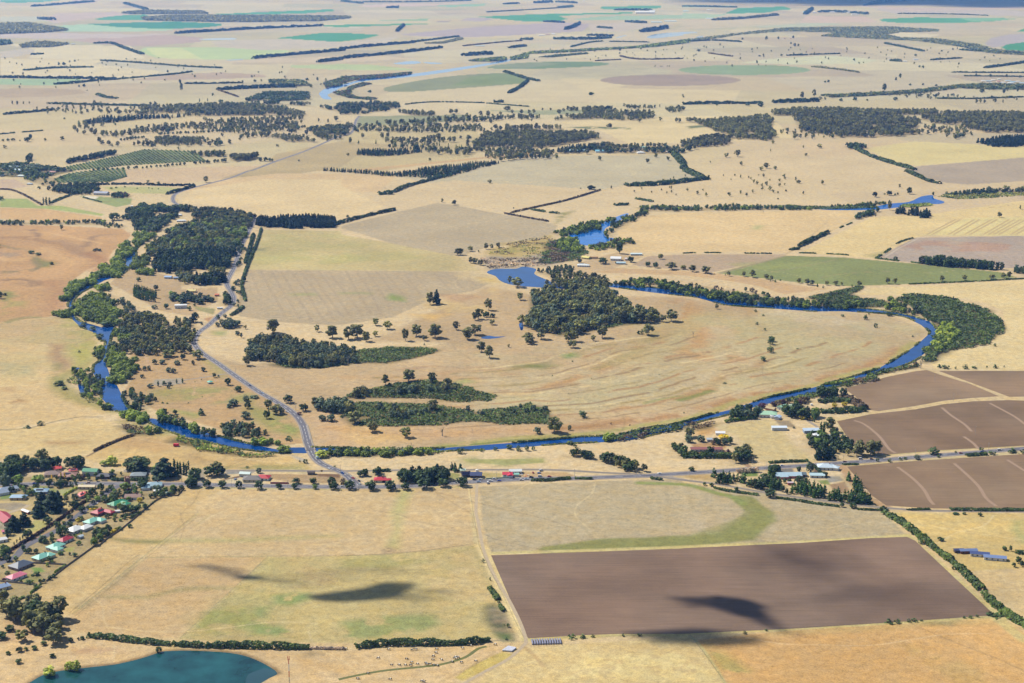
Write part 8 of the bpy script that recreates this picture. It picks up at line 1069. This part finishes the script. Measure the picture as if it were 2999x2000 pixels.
# vehicles
_car = {}
def carparts(typ):
    if typ in _car: return _car[typ]
    L, W, H1, H2 = {'car': (4.5, 1.8, .95, 1.45), 'suv': (4.7, 1.9, 1.05, 1.75), 'van': (5.2, 2.0, 1.1, 2.2), 'ute': (5.2, 1.9, 1.05, 1.7)}[typ]
    c0, c1, t0, t1 = {'car': (-1.7, 1.0, -1.2, .35), 'suv': (-2.2, 1.1, -1.95, .5), 'van': (-2.5, 1.7, -2.4, 1.1), 'ute': (-.6, 1.2, -.4, .6)}[typ]
    bm = bmesh.new(); prof = [(-L / 2, .35), (L / 2, .35), (L / 2, .72), (L / 2 - .25, H1 - .12), (c1, H1), (c0, H1), (-L / 2 + .05, H1 - .05)]
    A_ = [bm.verts.new((a, -W / 2, b_)) for a, b_ in prof]; B_ = [bm.verts.new((a, W / 2, b_)) for a, b_ in prof]; n = len(prof); bm.faces.new(A_); bm.faces.new(B_[::-1]); [bm.faces.new((A_[k], B_[k], B_[(k + 1) % n], A_[(k + 1) % n])) for k in range(n)]
    r = [bm.verts.new((a, s * (W / 2 - .22), H2)) for a, s in ((t0, -1), (t1, -1), (t1, 1), (t0, 1))]; r2 = [bm.verts.new((a, s * (W / 2 - .24), H2 - .05)) for a, s in ((t0, -1), (t1, -1), (t1, 1), (t0, 1))]
    bm.faces.new(r); bm.faces.new(r2[::-1]); [bm.faces.new((r2[k], r2[(k + 1) % 4], r[(k + 1) % 4], r[k])) for k in range(4)]
    bmesh.ops.recalc_face_normals(bm, faces=bm.faces); bo = bpy.data.meshes.new('body'); bm.to_mesh(bo); bm.free(); bo.materials.append(None)
    bm = bmesh.new(); lo = [bm.verts.new((a, s * (W / 2 - .06), H1 - .01)) for a, s in ((c0, -1), (c1, -1), (c1, 1), (c0, 1))]; up = [bm.verts.new((a, s * (W / 2 - .22), H2 - .04)) for a, s in ((t0, -1), (t1, -1), (t1, 1), (t0, 1))]
    [bm.faces.new((lo[k], lo[(k + 1) % 4], up[(k + 1) % 4], up[k])) for k in range(4)]; bm.faces.new(up); gl = bpy.data.meshes.new('windows'); bm.to_mesh(gl); bm.free(); gl.materials.append(GLASS)
    bm = bmesh.new(); cyl(bm, (0, -.11, 0), (0, .11, 0), .33, .33, 12); whl = bpy.data.meshes.new('wheel'); bm.to_mesh(whl); bm.free(); whl.materials.append(TYRE)
    _car[typ] = (bo, gl, whl, L, W); return _car[typ]
def car(s, ang, c, label, typ='car', z=.17):
    bo, gl, whl, L, W = carparts(typ); x, y = P(s)[0][:2]; o = empty('van' if typ == 'van' else ('pickup_truck' if typ == 'ute' else 'car'), (x, y, z), R(ang)); tag(o, label, 'van' if typ == 'van' else ('pickup' if typ == 'ute' else 'car'), 'vehicles on and beside the roads')
    b_ = link(bpy.data.objects.new('body', bo), o); b_.material_slots[0].link = 'OBJECT'; b_.material_slots[0].material = surf('paint_%d_%d_%d' % c, c, rough=.25, k=.75, lo=.97, hi=1.03, spec=.5); link(bpy.data.objects.new('windows', gl), o)
    for sx in (-1, 1):
        for sy in (-1, 1): w = link(bpy.data.objects.new('wheel', whl), o); w.location = (sx * L * .3, sy * (W / 2 - .08), .33)
WC = (238, 238, 240)
for q in (('D1 395,462', 0, (40, 70, 190), 'blue car on the highway left of the cypress row', 'car'), ('D1 1012,450', 180, (240, 210, 190), 'cream car on the highway in the village', 'suv'), ('D3 350,330', 60, (180, 195, 225), 'pale blue car in the drive of the grey tiled house', 'car'), ('D3 1418,208', -48, (225, 228, 232), 'white car on the bridge road above the junction', 'car'), ('D3 1578,262', -46, (60, 110, 190), 'blue car on the road below the rail crossing', 'suv'), ('D3 1770,352', -60, (30, 36, 50), 'black car waiting at the junction', 'car'), ('D3 1775,385', -80, (205, 215, 215), 'silver car first at the junction', 'car'),
 ('D3 1700,318', -46, (190, 40, 40), 'red car behind the black one at the junction', 'car'), ('D3 1580,415', 0, (236, 236, 236), 'white car on the highway left of the junction', 'car'), ('D4 350,258', 4, (35, 60, 60), 'dark green car parked before the solar roofed houses', 'car'), ('D4 420,255', 4, WC, 'white car parked before the solar roofed houses', 'car'), ('D4 400,285', 5, (160, 185, 215), 'light blue car on the highway', 'car'), ('D4 535,275', 4, WC, 'long white wagon on the highway verge', 'suv'), ('D4 505,298', 80, WC, 'white van standing on the grass verge', 'van'), ('D4 578,246', 4, WC, 'white car before the pale green fence', 'car'), ('D4 635,272', 4, (35, 60, 170), 'deep blue car on the highway', 'car'),
 ('D4 890,262', 5, WC, 'white car at the left of the verge pair', 'suv'), ('D4 948,250', 5, (200, 220, 235), 'silver car at the right of the verge pair', 'car'), ('D4 1003,230', 4, (30, 34, 50), 'black car on the highway by the roadside stall', 'suv'), ('D4 1105,222', 2, WC, 'white van near the roadside stall', 'van'), ('D4 1210,222', 2, (180, 30, 40), 'red car right of the white van', 'car'), ('D4 1023,178', 100, (175, 40, 60), 'dark red car in the dry yard', 'car'), ('D4 1092,182', 20, (90, 130, 190), 'blue car in the dry yard', 'car'), ('D4 1115,155', 30, WC, 'white van at the back of the dry yard', 'van'), ('D4 770,262', 0, (200, 80, 60), '', None),
 ('B2 2190,912', 4, WC, 'white truck on the highway at the side road', 'ute'), ('D5 1235,842', 5, (60, 150, 220), 'bright blue car on the highway before the motel', 'car'), ('D5 1335,840', 5, (220, 225, 235), 'silver car on the highway before the motel', 'car'), ('D5 2055,798', 5, (90, 30, 50), 'maroon car on the highway by the dark trees', 'car'), ('D5 2235,765', 5, WC, 'white van on the highway by the tall clumps', 'van'), ('C2 1300,813', 5, (90, 40, 60), 'dark red car under the tall clumps', 'car'), ('C2 1325,800', 5, (200, 210, 225), 'silver car under the tall clumps', 'car'), ('C2 1497,804', 5, WC, 'white car between the tilled paddocks', 'car'), ('C2 1915,772', 5, (150, 35, 55), 'red car between the tilled paddocks', 'car'), ('C2 2180,752', 5, WC, 'long white van at the right of the highway', 'van'), ('C2 2062,763', 5, (50, 80, 130), 'navy car at the right of the highway', 'car'),
 ('D2 50,618', 0, (120, 30, 50), 'maroon car beside the pink roofed house', 'car'), ('D2 25,395', 20, (30, 30, 40), 'black car parked across the village street', 'car'), ('D1 1100,690', 10, (235, 235, 235), 'white car in the drive by the village street', 'car'), ('D1 1470,640', 10, (60, 60, 70), '', None), ('A2 1722,305', -40, (70, 90, 130), 'blue car on the long straight road above the bridge', 'car'), ('A2 1806,358', -40, (170, 195, 225), 'light blue car following on the straight road', 'car'), ('A2 1975,487', -35, (225, 225, 230), 'white car under the roadside gum', 'car'), ('B0 88,845', 75, WC, 'tiny white car on the far road', 'car')):
    if q[4]: car(*q)
x, y = P('D4 958,212')[0]
# roadside stall visitors
SKIN = surf('skin', (200, 150, 125), k=.6)
def person(x, y, ang, top, legs, label):
    me = bpy.data.meshes.new('person'); V = [(0, 0, .95), (0, 0, 1.2), (0, 0, 1.42), (0, 0, 1.52), (0, 0, 1.72), (.2, 0, 1.4), (.26, .05, 1.12), (.24, .16, .9), (-.2, 0, 1.4), (-.26, .05, 1.12), (-.24, .12, .88), (.1, 0, .9), (.12, .06, .5), (.13, .0, .08), (.13, .14, .04), (-.1, 0, .9), (-.12, -.02, .5), (-.13, -.08, .08), (-.13, .06, .04)]
    E_ = [(0, 1), (1, 2), (2, 3), (3, 4), (2, 5), (5, 6), (6, 7), (2, 8), (8, 9), (9, 10), (0, 11), (11, 12), (12, 13), (13, 14), (0, 15), (15, 16), (16, 17), (17, 18)]
    me.from_pydata(V, E_, []); o = obj('person', me); m = o.modifiers.new('s', 'SKIN'); rad = [.16, .15, .17, .06, .11, .07, .05, .04, .07, .05, .04, .1, .07, .05, .04, .1, .07, .05, .04]
    for i, r in enumerate(rad): me.skin_vertices[0].data[i].radius = (r, r)
    me.skin_vertices[0].data[0].use_root = True; o.modifiers.new('u', 'SUBSURF').levels = 1
    dg = bpy.context.evaluated_depsgraph_get(); nm = bpy.data.meshes.new_from_object(o.evaluated_get(dg)); nm.name = 'person'; o.modifiers.clear(); o.data = nm
    nm.materials.clear(); [nm.materials.append(k) for k in (SKIN, cmat(top, 'cloth'), cmat(legs, 'cloth'), cmat((60, 45, 35), 'cloth'))]
    for p in nm.polygons: c = p.center; p.material_index = 3 if c.z > 1.74 else (0 if c.z > 1.5 or (abs(c.x) > .2 and c.z < 1.15) else (1 if c.z > .93 else 2))
    o.location = (x, y, .05); o.rotation_euler = (0, 0, R(ang)); tag(o, label, 'person', 'people at the roadside stall')
for k, (px_, py_, c, l, lab) in enumerate(((800, 232, (230, 230, 235), (50, 60, 90), 'person in a white top at the left of the roadside stall'), (815, 238, (200, 60, 60), (60, 50, 50), 'person in a red top near the stall kerb'), (848, 232, (60, 90, 170), (200, 190, 170), 'person in a blue top before the teal roofed stall'), (862, 226, (240, 200, 80), (60, 60, 70), 'person in a yellow top before the teal roofed stall'),
 (880, 216, (235, 235, 240), (40, 40, 50), 'person in a pale top among the stall tables'), (905, 212, (120, 150, 200), (70, 60, 60), 'person in a light blue top among the stall tables'), (938, 222, (235, 120, 60), (60, 60, 80), 'person in an orange top by the market goods'), (962, 218, (210, 60, 50), (220, 220, 220), 'person in red by the market goods'), (980, 212, (240, 240, 240), (60, 60, 60), 'person in white at the right of the market goods'))):
    x, y = P('D4 %d,%d' % (px_, py_))[0]; person(x, y, k * 77, c, l, lab)
def table(s, ang, c, lab):
    x, y = P(s)[0]; o = empty('market_table', (x, y, 0), R(ang)); tag(o, lab, 'table', 'tables of the roadside stall'); bm = bmesh.new(); box(bm, -1.2, 1.2, -.5, .5, .7, .78); bmobj('table_top', bm, cmat(c, 'cloth'), o)
    for sx in (-1, 1):
        for sy in (-1, 1): bm = bmesh.new(); cyl(bm, (sx * 1.1, sy * .4, 0), (sx * 1.1, sy * .4, .7), .04, .04, 6); bmobj('leg', bm, RUST, o)
for s, a, c, lab in (('D4 875,205', 0, (235, 235, 240), 'white table at the left of the stall goods'), ('D4 895,198', 10, (205, 215, 240), 'pale blue table behind the white one'), ('D4 950,208', 5, (225, 95, 50), 'orange covered table of the stall'), ('D4 970,205', -8, (240, 240, 235), 'white table right of the orange one'), ('D4 935,225', 0, (215, 70, 50), 'red orange table nearest the highway')): table(s, a, c, lab)
# belted cattle
def cowmesh(graze):
    me = bpy.data.meshes.new('cow'); hz = .35 if graze else 1.35; hx = 1.35 if graze else 1.45
    V = [(0, 0, 1.05), (-.55, 0, 1.08), (-.95, 0, 1.1), (.5, 0, 1.05), (.85, 0, 1.12), (1.12, 0, .95 if graze else 1.3), (hx, 0, hz + .1), (hx + .28, 0, hz - .1), (-1.1, 0, .8), (-1.12, .03, .45)]
    E_ = [(0, 1), (1, 2), (0, 3), (3, 4), (4, 5), (5, 6), (6, 7), (2, 8), (8, 9)]; Rr = [.44, .43, .36, .42, .36, .2, .16, .11, .04, .05]
    for (sx, b_, kx) in ((.62, 3, 0), (-.78, 1, -.12)):
        for sy in (-1, 1): i = len(V); V += [(sx, sy * .22, .72), (sx + kx, sy * .24, .38), (sx + kx * .4, sy * .24, .03)]; E_ += [(b_, i), (i, i + 1), (i + 1, i + 2)]; Rr += [.15, .08, .07]
    for sy in (-1, 1): V.append((hx - .08, sy * .25, hz + .2)); E_.append((6, len(V) - 1)); Rr.append(.05)
    me.from_pydata(V, E_, []); o = obj('cow', me); o.modifiers.new('s', 'SKIN')
    for i, r in enumerate(Rr): me.skin_vertices[0].data[i].radius = (r, r)
    me.skin_vertices[0].data[0].use_root = True; o.modifiers.new('u', 'SUBSURF').levels = 1
    dg = bpy.context.evaluated_depsgraph_get(); nm = bpy.data.meshes.new_from_object(o.evaluated_get(dg)); nm.name = 'cow'; bpy.data.objects.remove(o)
    nm.materials.clear(); nm.materials.append(surf('black_hide', (24, 22, 22), k=.6)); nm.materials.append(surf('white_hide', (240, 238, 230), k=.8))
    for p in nm.polygons: p.material_index = 1 if -.42 < p.center.x < .4 and p.center.z > .5 else 0
    nm.polygons.foreach_set('use_smooth', [True] * len(nm.polygons)); return nm
CM = [cowmesh(True), cowmesh(False)]
cows = 'D6 152,288 188,252 215,236 32,388 355,398 415,438 185,468 272,466 343,468 403,470 484,457 418,296 462,288 703,285 694,326 663,365 657,408 758,408 577,446 590,458 626,457 668,468 710,474 620,233 713,234 955,225 1096,246 1000,275 1152,422 985,437 880,432 905,390 918,376 948,380 925,394 1374,232 170,630 532,652 555,662 B3 32,945 183,1114 112,1150'
cp = P(cows)
cs_ = sorted(range(len(cp)), key=lambda i: proj(*cp[i][:2])[0])
for j, i in enumerate(cs_):
    x, y = cp[i][:2]; o = link(bpy.data.objects.new('cow', CM[j % 4 == 2])); o.location = (x, y, 0); o.rotation_euler = (0, 0, random.choice([0, math.pi]) + random.uniform(-.6, .6)); o.scale = (1.15,) * 3
    tag(o, 'black cow with a white belt, %s from the left in the bottom paddock' % ordw(j), 'cow', 'belted cattle grazing below the hedge')
# wrapped bales and silage tubes
wm_ = surf('white_wrap', (222, 224, 236), rough=.35, k=.75); gm_ = surf('grey_wrap', (158, 160, 182), rough=.4, k=.65)
bm = bmesh.new(); cyl(bm, (-.62, 0, .66), (.62, 0, .66), .66, .66, 14); bmesh.ops.bevel(bm, geom=[e for e in bm.edges if abs(e.verts[0].co.x - e.verts[1].co.x) < .01], offset=.12, segments=2, affect='EDGES'); bmesh.ops.recalc_face_normals(bm, faces=bm.faces); bale = bpy.data.meshes.new('bale'); bm.to_mesh(bale); bm.free(); bale.materials.append(wm_)
c0, c1, c2 = [Vector(q[:2]) for q in P('D6 1465,300 1525,258 1605,275')]; c3 = Vector(P('D6 1560,308')[0][:2]); NR_, NC_ = 6, 6
for r in range(NR_):
    for c in range(NC_):
        p = c0.lerp(c1, r / (NR_ - 1)).lerp(c3.lerp(c2, r / (NR_ - 1)), c / (NC_ - 1)); o = link(bpy.data.objects.new('wrapped_bale', bale)); o.location = (p.x, p.y, 0); d = (c3 - c0); o.rotation_euler = (0, 0, math.atan2(d.y, d.x) + random.uniform(-.05, .05)); o.scale = (1.2, 1.2, 1.2)
        tag(o, 'white wrapped round bale, %s from the front in the %s row from the left' % (ORD[r], ORD[c]), 'bale', 'white wrapped bales by the track bend')
t0, t1, t2, t3 = [Vector(q[:2]) for q in P('D6 1790,232 1780,178 2130,168 2140,222')]
for k in range(12):
    a = t0.lerp(t3, (k + .5) / 12); b_ = t1.lerp(t2, (k + .5) / 12); bm = bmesh.new(); d = b_ - a; L = d.length; n = 9
    for j in range(n): cyl(bm, (L * j / n + .1, random.uniform(-.08, .08), .75), (L * (j + 1) / n - .05, random.uniform(-.08, .08), .75), .8, .8, 12)
    o = bmobj('wrapped_bale_row', bm, gm_); o.location = (a.x, a.y, 0); o.rotation_euler = (0, 0, math.atan2(d.y, d.x)); tag(o, 'long grey wrapped bale row beside the ploughed corner, %s from the left' % ordw(k), 'bale row', 'grey wrapped bale rows')
# power poles, lamp posts, mast
POLE = surf('pole_wood', (205, 200, 190), k=.65)
def pole(s, h, lab, arm=1.1, grp='power poles of the valley'):
    x, y = P(s)[0][:2]; o = empty('power_pole', (x, y, 0)); tag(o, lab, 'power pole', grp); bm = bmesh.new(); cyl(bm, (0, 0, 0), (0, 0, h), .2, .13, 8); bmobj('shaft', bm, POLE, o); bm = bmesh.new(); box(bm, -arm, arm, -.24, -.12, h - .9, h - .72); bmobj('crossarm', bm, POLE, o)
for s, h, lab in (('A2 1596,1003', 11, 'pole in the highway avenue left of the small red wall'), ('D3 955,430', 10, 'pole behind the avenue near the red wall'), ('A2 2037,475', 9, 'pole beside the curve above the bridge'), ('A2 1622,215', 8, 'pole beside the long straight road'), ('D3 1525,85', 12, 'pole right of the bridge below the willows'), ('D3 1555,240', 9, 'pole at the rail crossing'), ('D3 2230,430', 11, 'pole before the red roofed corner house'), ('D4 95,320', 11, 'pole left of the big tree at the paddock gate'), ('D4 605,285', 13, 'tall pole on the highway verge by the blue car'), ('D4 1500,235', 11, 'pole on the verge right of the red car'), ('D4 2207,235', 11, 'pole where the railway meets the highway'),
 ('B2 1673,695', 9, 'pole standing by the blue river'), ('C2 42,928', 9, 'pole at the left of the farmhouse paddock'), ('C2 480,850', 10, 'pole beside the brick farmhouse drive'), ('C2 576,885', 10, 'pole before the motel trees'), ('C2 1104,840', 10, 'pole left of the dark highway trees'), ('C2 1600,785', 8, 'pole at the edge of the upper tilled paddock'), ('C2 2106,757', 11, 'pole at the right of the highway'), ('C2 2016,645', 12, 'pole standing in the tilled paddock'), ('C2 1864,412', 11, 'pole on the bank of the tilled paddock'), ('C2 1735,270', 9, 'pole in the riverside tilled paddock'), ('D1 520,440', 9, 'pole on the highway by the brown tiled house'), ('D1 2086,440', 9, 'pole right of the huge cypress'), ('A1 1298,120', 8, 'pole by the road curve in the north'), ('A1 1686,390', 8, 'pole above the village road'), ('B1 1898,572', 6, 'pole beside the great farmyard tree'), ('C2 1030,470', .3, '')):
    if lab: pole(s, h, lab)
x, y = gnd(1000 * 0 + 1997 * K + 0, 1500 + 1240 * K); x, y = gnd(1998 * K, 1500 + 1330 * K); ms = empty('radio_mast', (x, y, 0)); tag(ms, 'slim radio mast with red and white bands at the bottom edge', 'mast')
top = 0
for z in np.arange(10, 60, .25):
    if proj(x, y, z)[1] <= 1500 + 992 * K: top = z; break
bands = [(0, .42, (150, 150, 160)), (.42, .58, (170, 172, 180)), (.58, .70, (208, 40, 44)), (.70, .84, (240, 240, 240)), (.84, .95, (208, 40, 44))]
for a, b_, c in bands:
    bm = bmesh.new(); n = 6
    for k in range(3):
        an = k * 2 * math.pi / 3; cyl(bm, (.35 * math.cos(an), .35 * math.sin(an), a * top), (.35 * math.cos(an), .35 * math.sin(an), b_ * top), .1, .1, 6)
    zz = a * top
    while zz < b_ * top - 1:
        for k in range(3): a1 = k * 2 * math.pi / 3; a2 = (k + 1) * 2 * math.pi / 3; cyl(bm, (.35 * math.cos(a1), .35 * math.sin(a1), zz), (.35 * math.cos(a2), .35 * math.sin(a2), zz + 1), .06, .06, 4)
        zz += 1
    bmobj('lattice_section', bm, cmat(c, 'panel'), ms)
for k in range(3): bm = bmesh.new(); an = k * 2.09; cyl(bm, (.7 * math.cos(an), .7 * math.sin(an), .92 * top), (.9 * math.cos(an), .9 * math.sin(an), top), .16, .16, 8); cyl(bm, (0, 0, .94 * top), (.75 * math.cos(an), .75 * math.sin(an), .94 * top), .06, .06, 4); bmobj('antenna', bm, cmat((208, 40, 44), 'panel'), ms)
# fences along paddock edges near the camera
FENCE = surf('fence_post', (176, 164, 142), k=.6); WIRE = surf('fence_wire', (150, 146, 138), k=.5)
def fence(s, lab, sp=6, h=1.25, solid=None, name='fence'):
    pts = P(s); o0 = pts[0][:2]; o = empty(name, (o0[0], o0[1], 0)); tag(o, lab, 'fence')
    if solid: wallstrip('panel', [p[:2] for p in pts], 0, .12, 0, h, cmat(solid, 'fence'), o, o0); return
    bm = bmesh.new(); wb = bmesh.new()
    for a, b_ in zip(pts, pts[1:]):
        L = math.dist(a[:2], b_[:2]); n = max(1, int(L / sp))
        for k in range(n): t = k / n; xx = a[0] + (b_[0] - a[0]) * t - o0[0]; yy = a[1] + (b_[1] - a[1]) * t - o0[1]; box(bm, xx - .09, xx + .09, yy - .09, yy + .09, 0, h)
        for z in (.4, .8, 1.15): cyl(wb, (a[0] - o0[0], a[1] - o0[1], z), (b_[0] - o0[0], b_[1] - o0[1], z), .02, .02, 3)
    po = bmobj('fence_posts', bm, FENCE, o); po['kind'] = 'stuff'; bmobj('wire', wb, WIRE, o)
for s, lab in (('A3 500,702 960,330 1360,5', 'wire fence running diagonally up to the village corner'), ('A3 1240,870 1845,308', 'wire fence between the two lower left paddocks'), ('A3 1000,314 1845,308 2351,302 B3 300,292 600,264 925,222', 'wire fence across the middle of the lower paddocks'), ('B2 880,1000 905,1176 B3 905,0 945,225 1020,400 1110,570 1200,760 1255,870', 'wire fence along the left of the farm track'), ('B3 1035,286 1430,270 2351,240 C3 800,202 1530,162', 'wire fence along the top of the ploughed paddock'), ('B3 1290,870 2351,846 C3 0,840 800,800 2150,722', 'wire fence along the foot of the ploughed paddock'), ('B3 1190,882 1110,962 930,1045 780,1140', 'wire fence beside the bale yard'), ('C3 50,850 150,980 290,1176', 'wire fence between the two bottom right paddocks'), ('B3 1305,925 1520,922 1520,880', 'wire fence around the grey bale rows')): fence(s, lab)
for s, lab, c, h in (('D1 1130,1176 1230,1090 1370,1000 1530,870 1620,790 1780,660 1900,595 2040,598 2115,505', 'grey timber fence along the village back gardens', (140, 128, 112), 1.7), ('D2 530,640 620,580 760,470 900,370 1100,225', 'grey timber fence of the lower village gardens', (140, 128, 112), 1.7), ('D4 480,248 640,240 790,232', 'pale green roadside fence', (196, 222, 190), 1.5), ('D4 40,272 150,268', 'cream fence left of the big tree', (226, 212, 160), 1.6), ('D4 370,250 475,250', 'cream fence before the slate roofed house', (226, 212, 160), 1.6), ('D3 752,378 965,380', 'low bright red wall beside the highway', (178, 40, 46), 1.4), ('D3 750,372 960,374', 'low cream wall behind the red one', (226, 212, 190), 1.6), ('D1 1000,428 1060,428', 'left cream wall north of the highway', (240, 226, 186), 2), ('D1 1165,425 1235,428', 'right cream wall north of the highway', (240, 226, 186), 2), ('D3 1560,240 1700,300 1850,378', 'cream kerb fence beside the junction road', (220, 210, 190), 1.1), ('D2 370,430 760,450', 'grey garden fence below the lower teal roof', (150, 140, 130), 1.6), ('D2 0,640 430,680', 'grey garden fence below the pink roofed house', (150, 145, 138), 1.6)): fence(s, lab, solid=c, h=h)
# signs at the junction and the bridge
for s, c, w, lab in (('D3 1795,425', (238, 238, 238), 6.5, 'white barrier board facing the junction'), ('A2 1160,1003', (150, 150, 150), 4, '')):
    if lab:
        x, y = P(s)[0]; o = empty('barrier_board', (x, y, 0)); tag(o, lab, 'barrier'); bm = bmesh.new(); box(bm, -w / 2, w / 2, -.08, .08, .5, 1.4); bmobj('board', bm, cmat(c, 'panel'), o)
        for sx in (-1, 1): bm = bmesh.new(); box(bm, sx * w * .4 - .08, sx * w * .4 + .08, .09, .25, 0, 1.3); bmobj('post', bm, RUST, o)
# ---------------------------------------------------------------- small clouds up-sun whose shadows lie on the fields
def cloud(pts, h, dens, label, nz=.02):
    m = bpy.data.materials.new('cloud_vapour'); m.use_nodes = True; nt = m.node_tree; nt.nodes.remove(nt.nodes['Principled BSDF']); v = N(nt, 'ShaderNodeVolumePrincipled'); v.inputs['Color'].default_value = (1, 1, 1, 1); v.inputs['Anisotropy'].default_value = .3
    tc = N(nt, 'ShaderNodeTexCoord'); gr = N(nt, 'ShaderNodeVectorMath', operation='LENGTH'); nt.links.new(tc.outputs['Object'], gr.inputs[0]); n_ = N(nt, 'ShaderNodeTexNoise', Scale=1.7, Detail=4); nt.links.new(tc.outputs['Object'], n_.inputs['Vector'])
    s1 = N(nt, 'ShaderNodeMath', operation='MULTIPLY_ADD'); nt.links.new(n_.outputs['Fac'], s1.inputs[0]); s1.inputs[1].default_value = 3.4; s1.inputs[2].default_value = -.85; s2 = N(nt, 'ShaderNodeMath', operation='SUBTRACT'); nt.links.new(s1.outputs[0], s2.inputs[0]); nt.links.new(gr.outputs['Value'], s2.inputs[1])
    s3 = N(nt, 'ShaderNodeMath', operation='MAXIMUM'); nt.links.new(s2.outputs[0], s3.inputs[0]); s3.inputs[1].default_value = 0; s4 = N(nt, 'ShaderNodeMath', operation='MULTIPLY'); nt.links.new(s3.outputs[0], s4.inputs[0]); s4.inputs[1].default_value = dens * 7; nt.links.new(s4.outputs[0], v.inputs['Density']); nt.links.new(v.outputs[0], nt.nodes['Material Output'].inputs['Volume'])
    m.cycles.volume_step_rate = 1.0
    for (x, y, rx, ry, ang) in pts:
        k = h / SUNV.z; bm = bmesh.new(); bmesh.ops.create_icosphere(bm, subdivisions=3, radius=1); o = bmobj('cloud', bm, m); o.location = (x + SUNV.x * k, y + SUNV.y * k, h); o.scale = (rx, ry, min(rx, ry) * .6); o.rotation_euler = (0, 0, R(ang)); tag(o, label, 'cloud', 'small clouds drifting over the valley')
def gm2(s): return P(s)[0][:2]
# extra houses half hidden in the village wood
CL = [('F 815,1366', 44, 15, 10, .35), ('F 768,1374', 28, 9, 0, .25), ('F 880,1352', 30, 16, 25, .14), ('F 860,1310', 60, 14, 0, .008), ('F 650,1335', 50, 10, -12, .012), ('F 930,1372', 40, 12, 0, .02), ('F 520,1312', 38, 14, -25, .02), ('F 1000,1358', 28, 9, 0, .025), ('F 1690,1392', 30, 20, -40, .32), ('F 1740,1420', 40, 12, -50, .05), ('F 1640,1385', 46, 20, -10, .035), ('F 1580,1462', 60, 20, 0, .06), ('F 720,1325', 70, 20, 0, .004), ('F 1860,1300', 90, 60, -50, .0025), ('F 2050,1380', 110, 50, 10, .0018), ('F 460,1300', 26, 8, 0, .03), ('F 600,1330', 60, 12, -20, .007), ('F 1620,1470', 50, 14, 0, .08)]
for i, (s, rx, ry, a, d) in enumerate(CL):
    x, y = gm2(s); cloud([(x, y, rx * 1.08, ry * 1.05, a)], 900 + 12 * i, d, 'small white cloud puff high above the near paddocks, %s in size order' % ordw(i))
for s, rx, ry, d, lab in (('C0 1700,16', 3600, 1900, .0012, 'large far cloud shading the plain at the top right, left one'), ('C0 2400,14', 3000, 2900, .0012, 'large far cloud shading the plain at the top right, right one'), ('C0 1000,0', 2600, 900, .0008, 'thin far cloud above the horizon plain')):
    x, y = gm2(s); cloud([(x, y, rx, ry, 0)], 2200, d, lab)
# ---------------------------------------------------------------- haze
m = bpy.data.materials.new('haze_air'); m.use_nodes = True; nt = m.node_tree; nt.nodes.remove(nt.nodes['Principled BSDF']); v = N(nt, 'ShaderNodeVolumePrincipled'); v.inputs['Density'].default_value = HAZE_DENS; v.inputs['Color'].default_value = HAZE_COL + (1,); v.inputs['Anisotropy'].default_value = .2; v.inputs['Absorption Color'].default_value = (1, 1, 1, 1); nt.links.new(v.outputs[0], nt.nodes['Material Output'].inputs['Volume'])
bm = bmesh.new(); mx_ = float(np.abs(gx).max()) + 500; box(bm, -mx_, mx_, -2500, float(gy.max()) + 500, -2, 600); o = bmobj('haze', bm, m); tag(o, 'thin blue summer haze over the plain', kind='stuff')
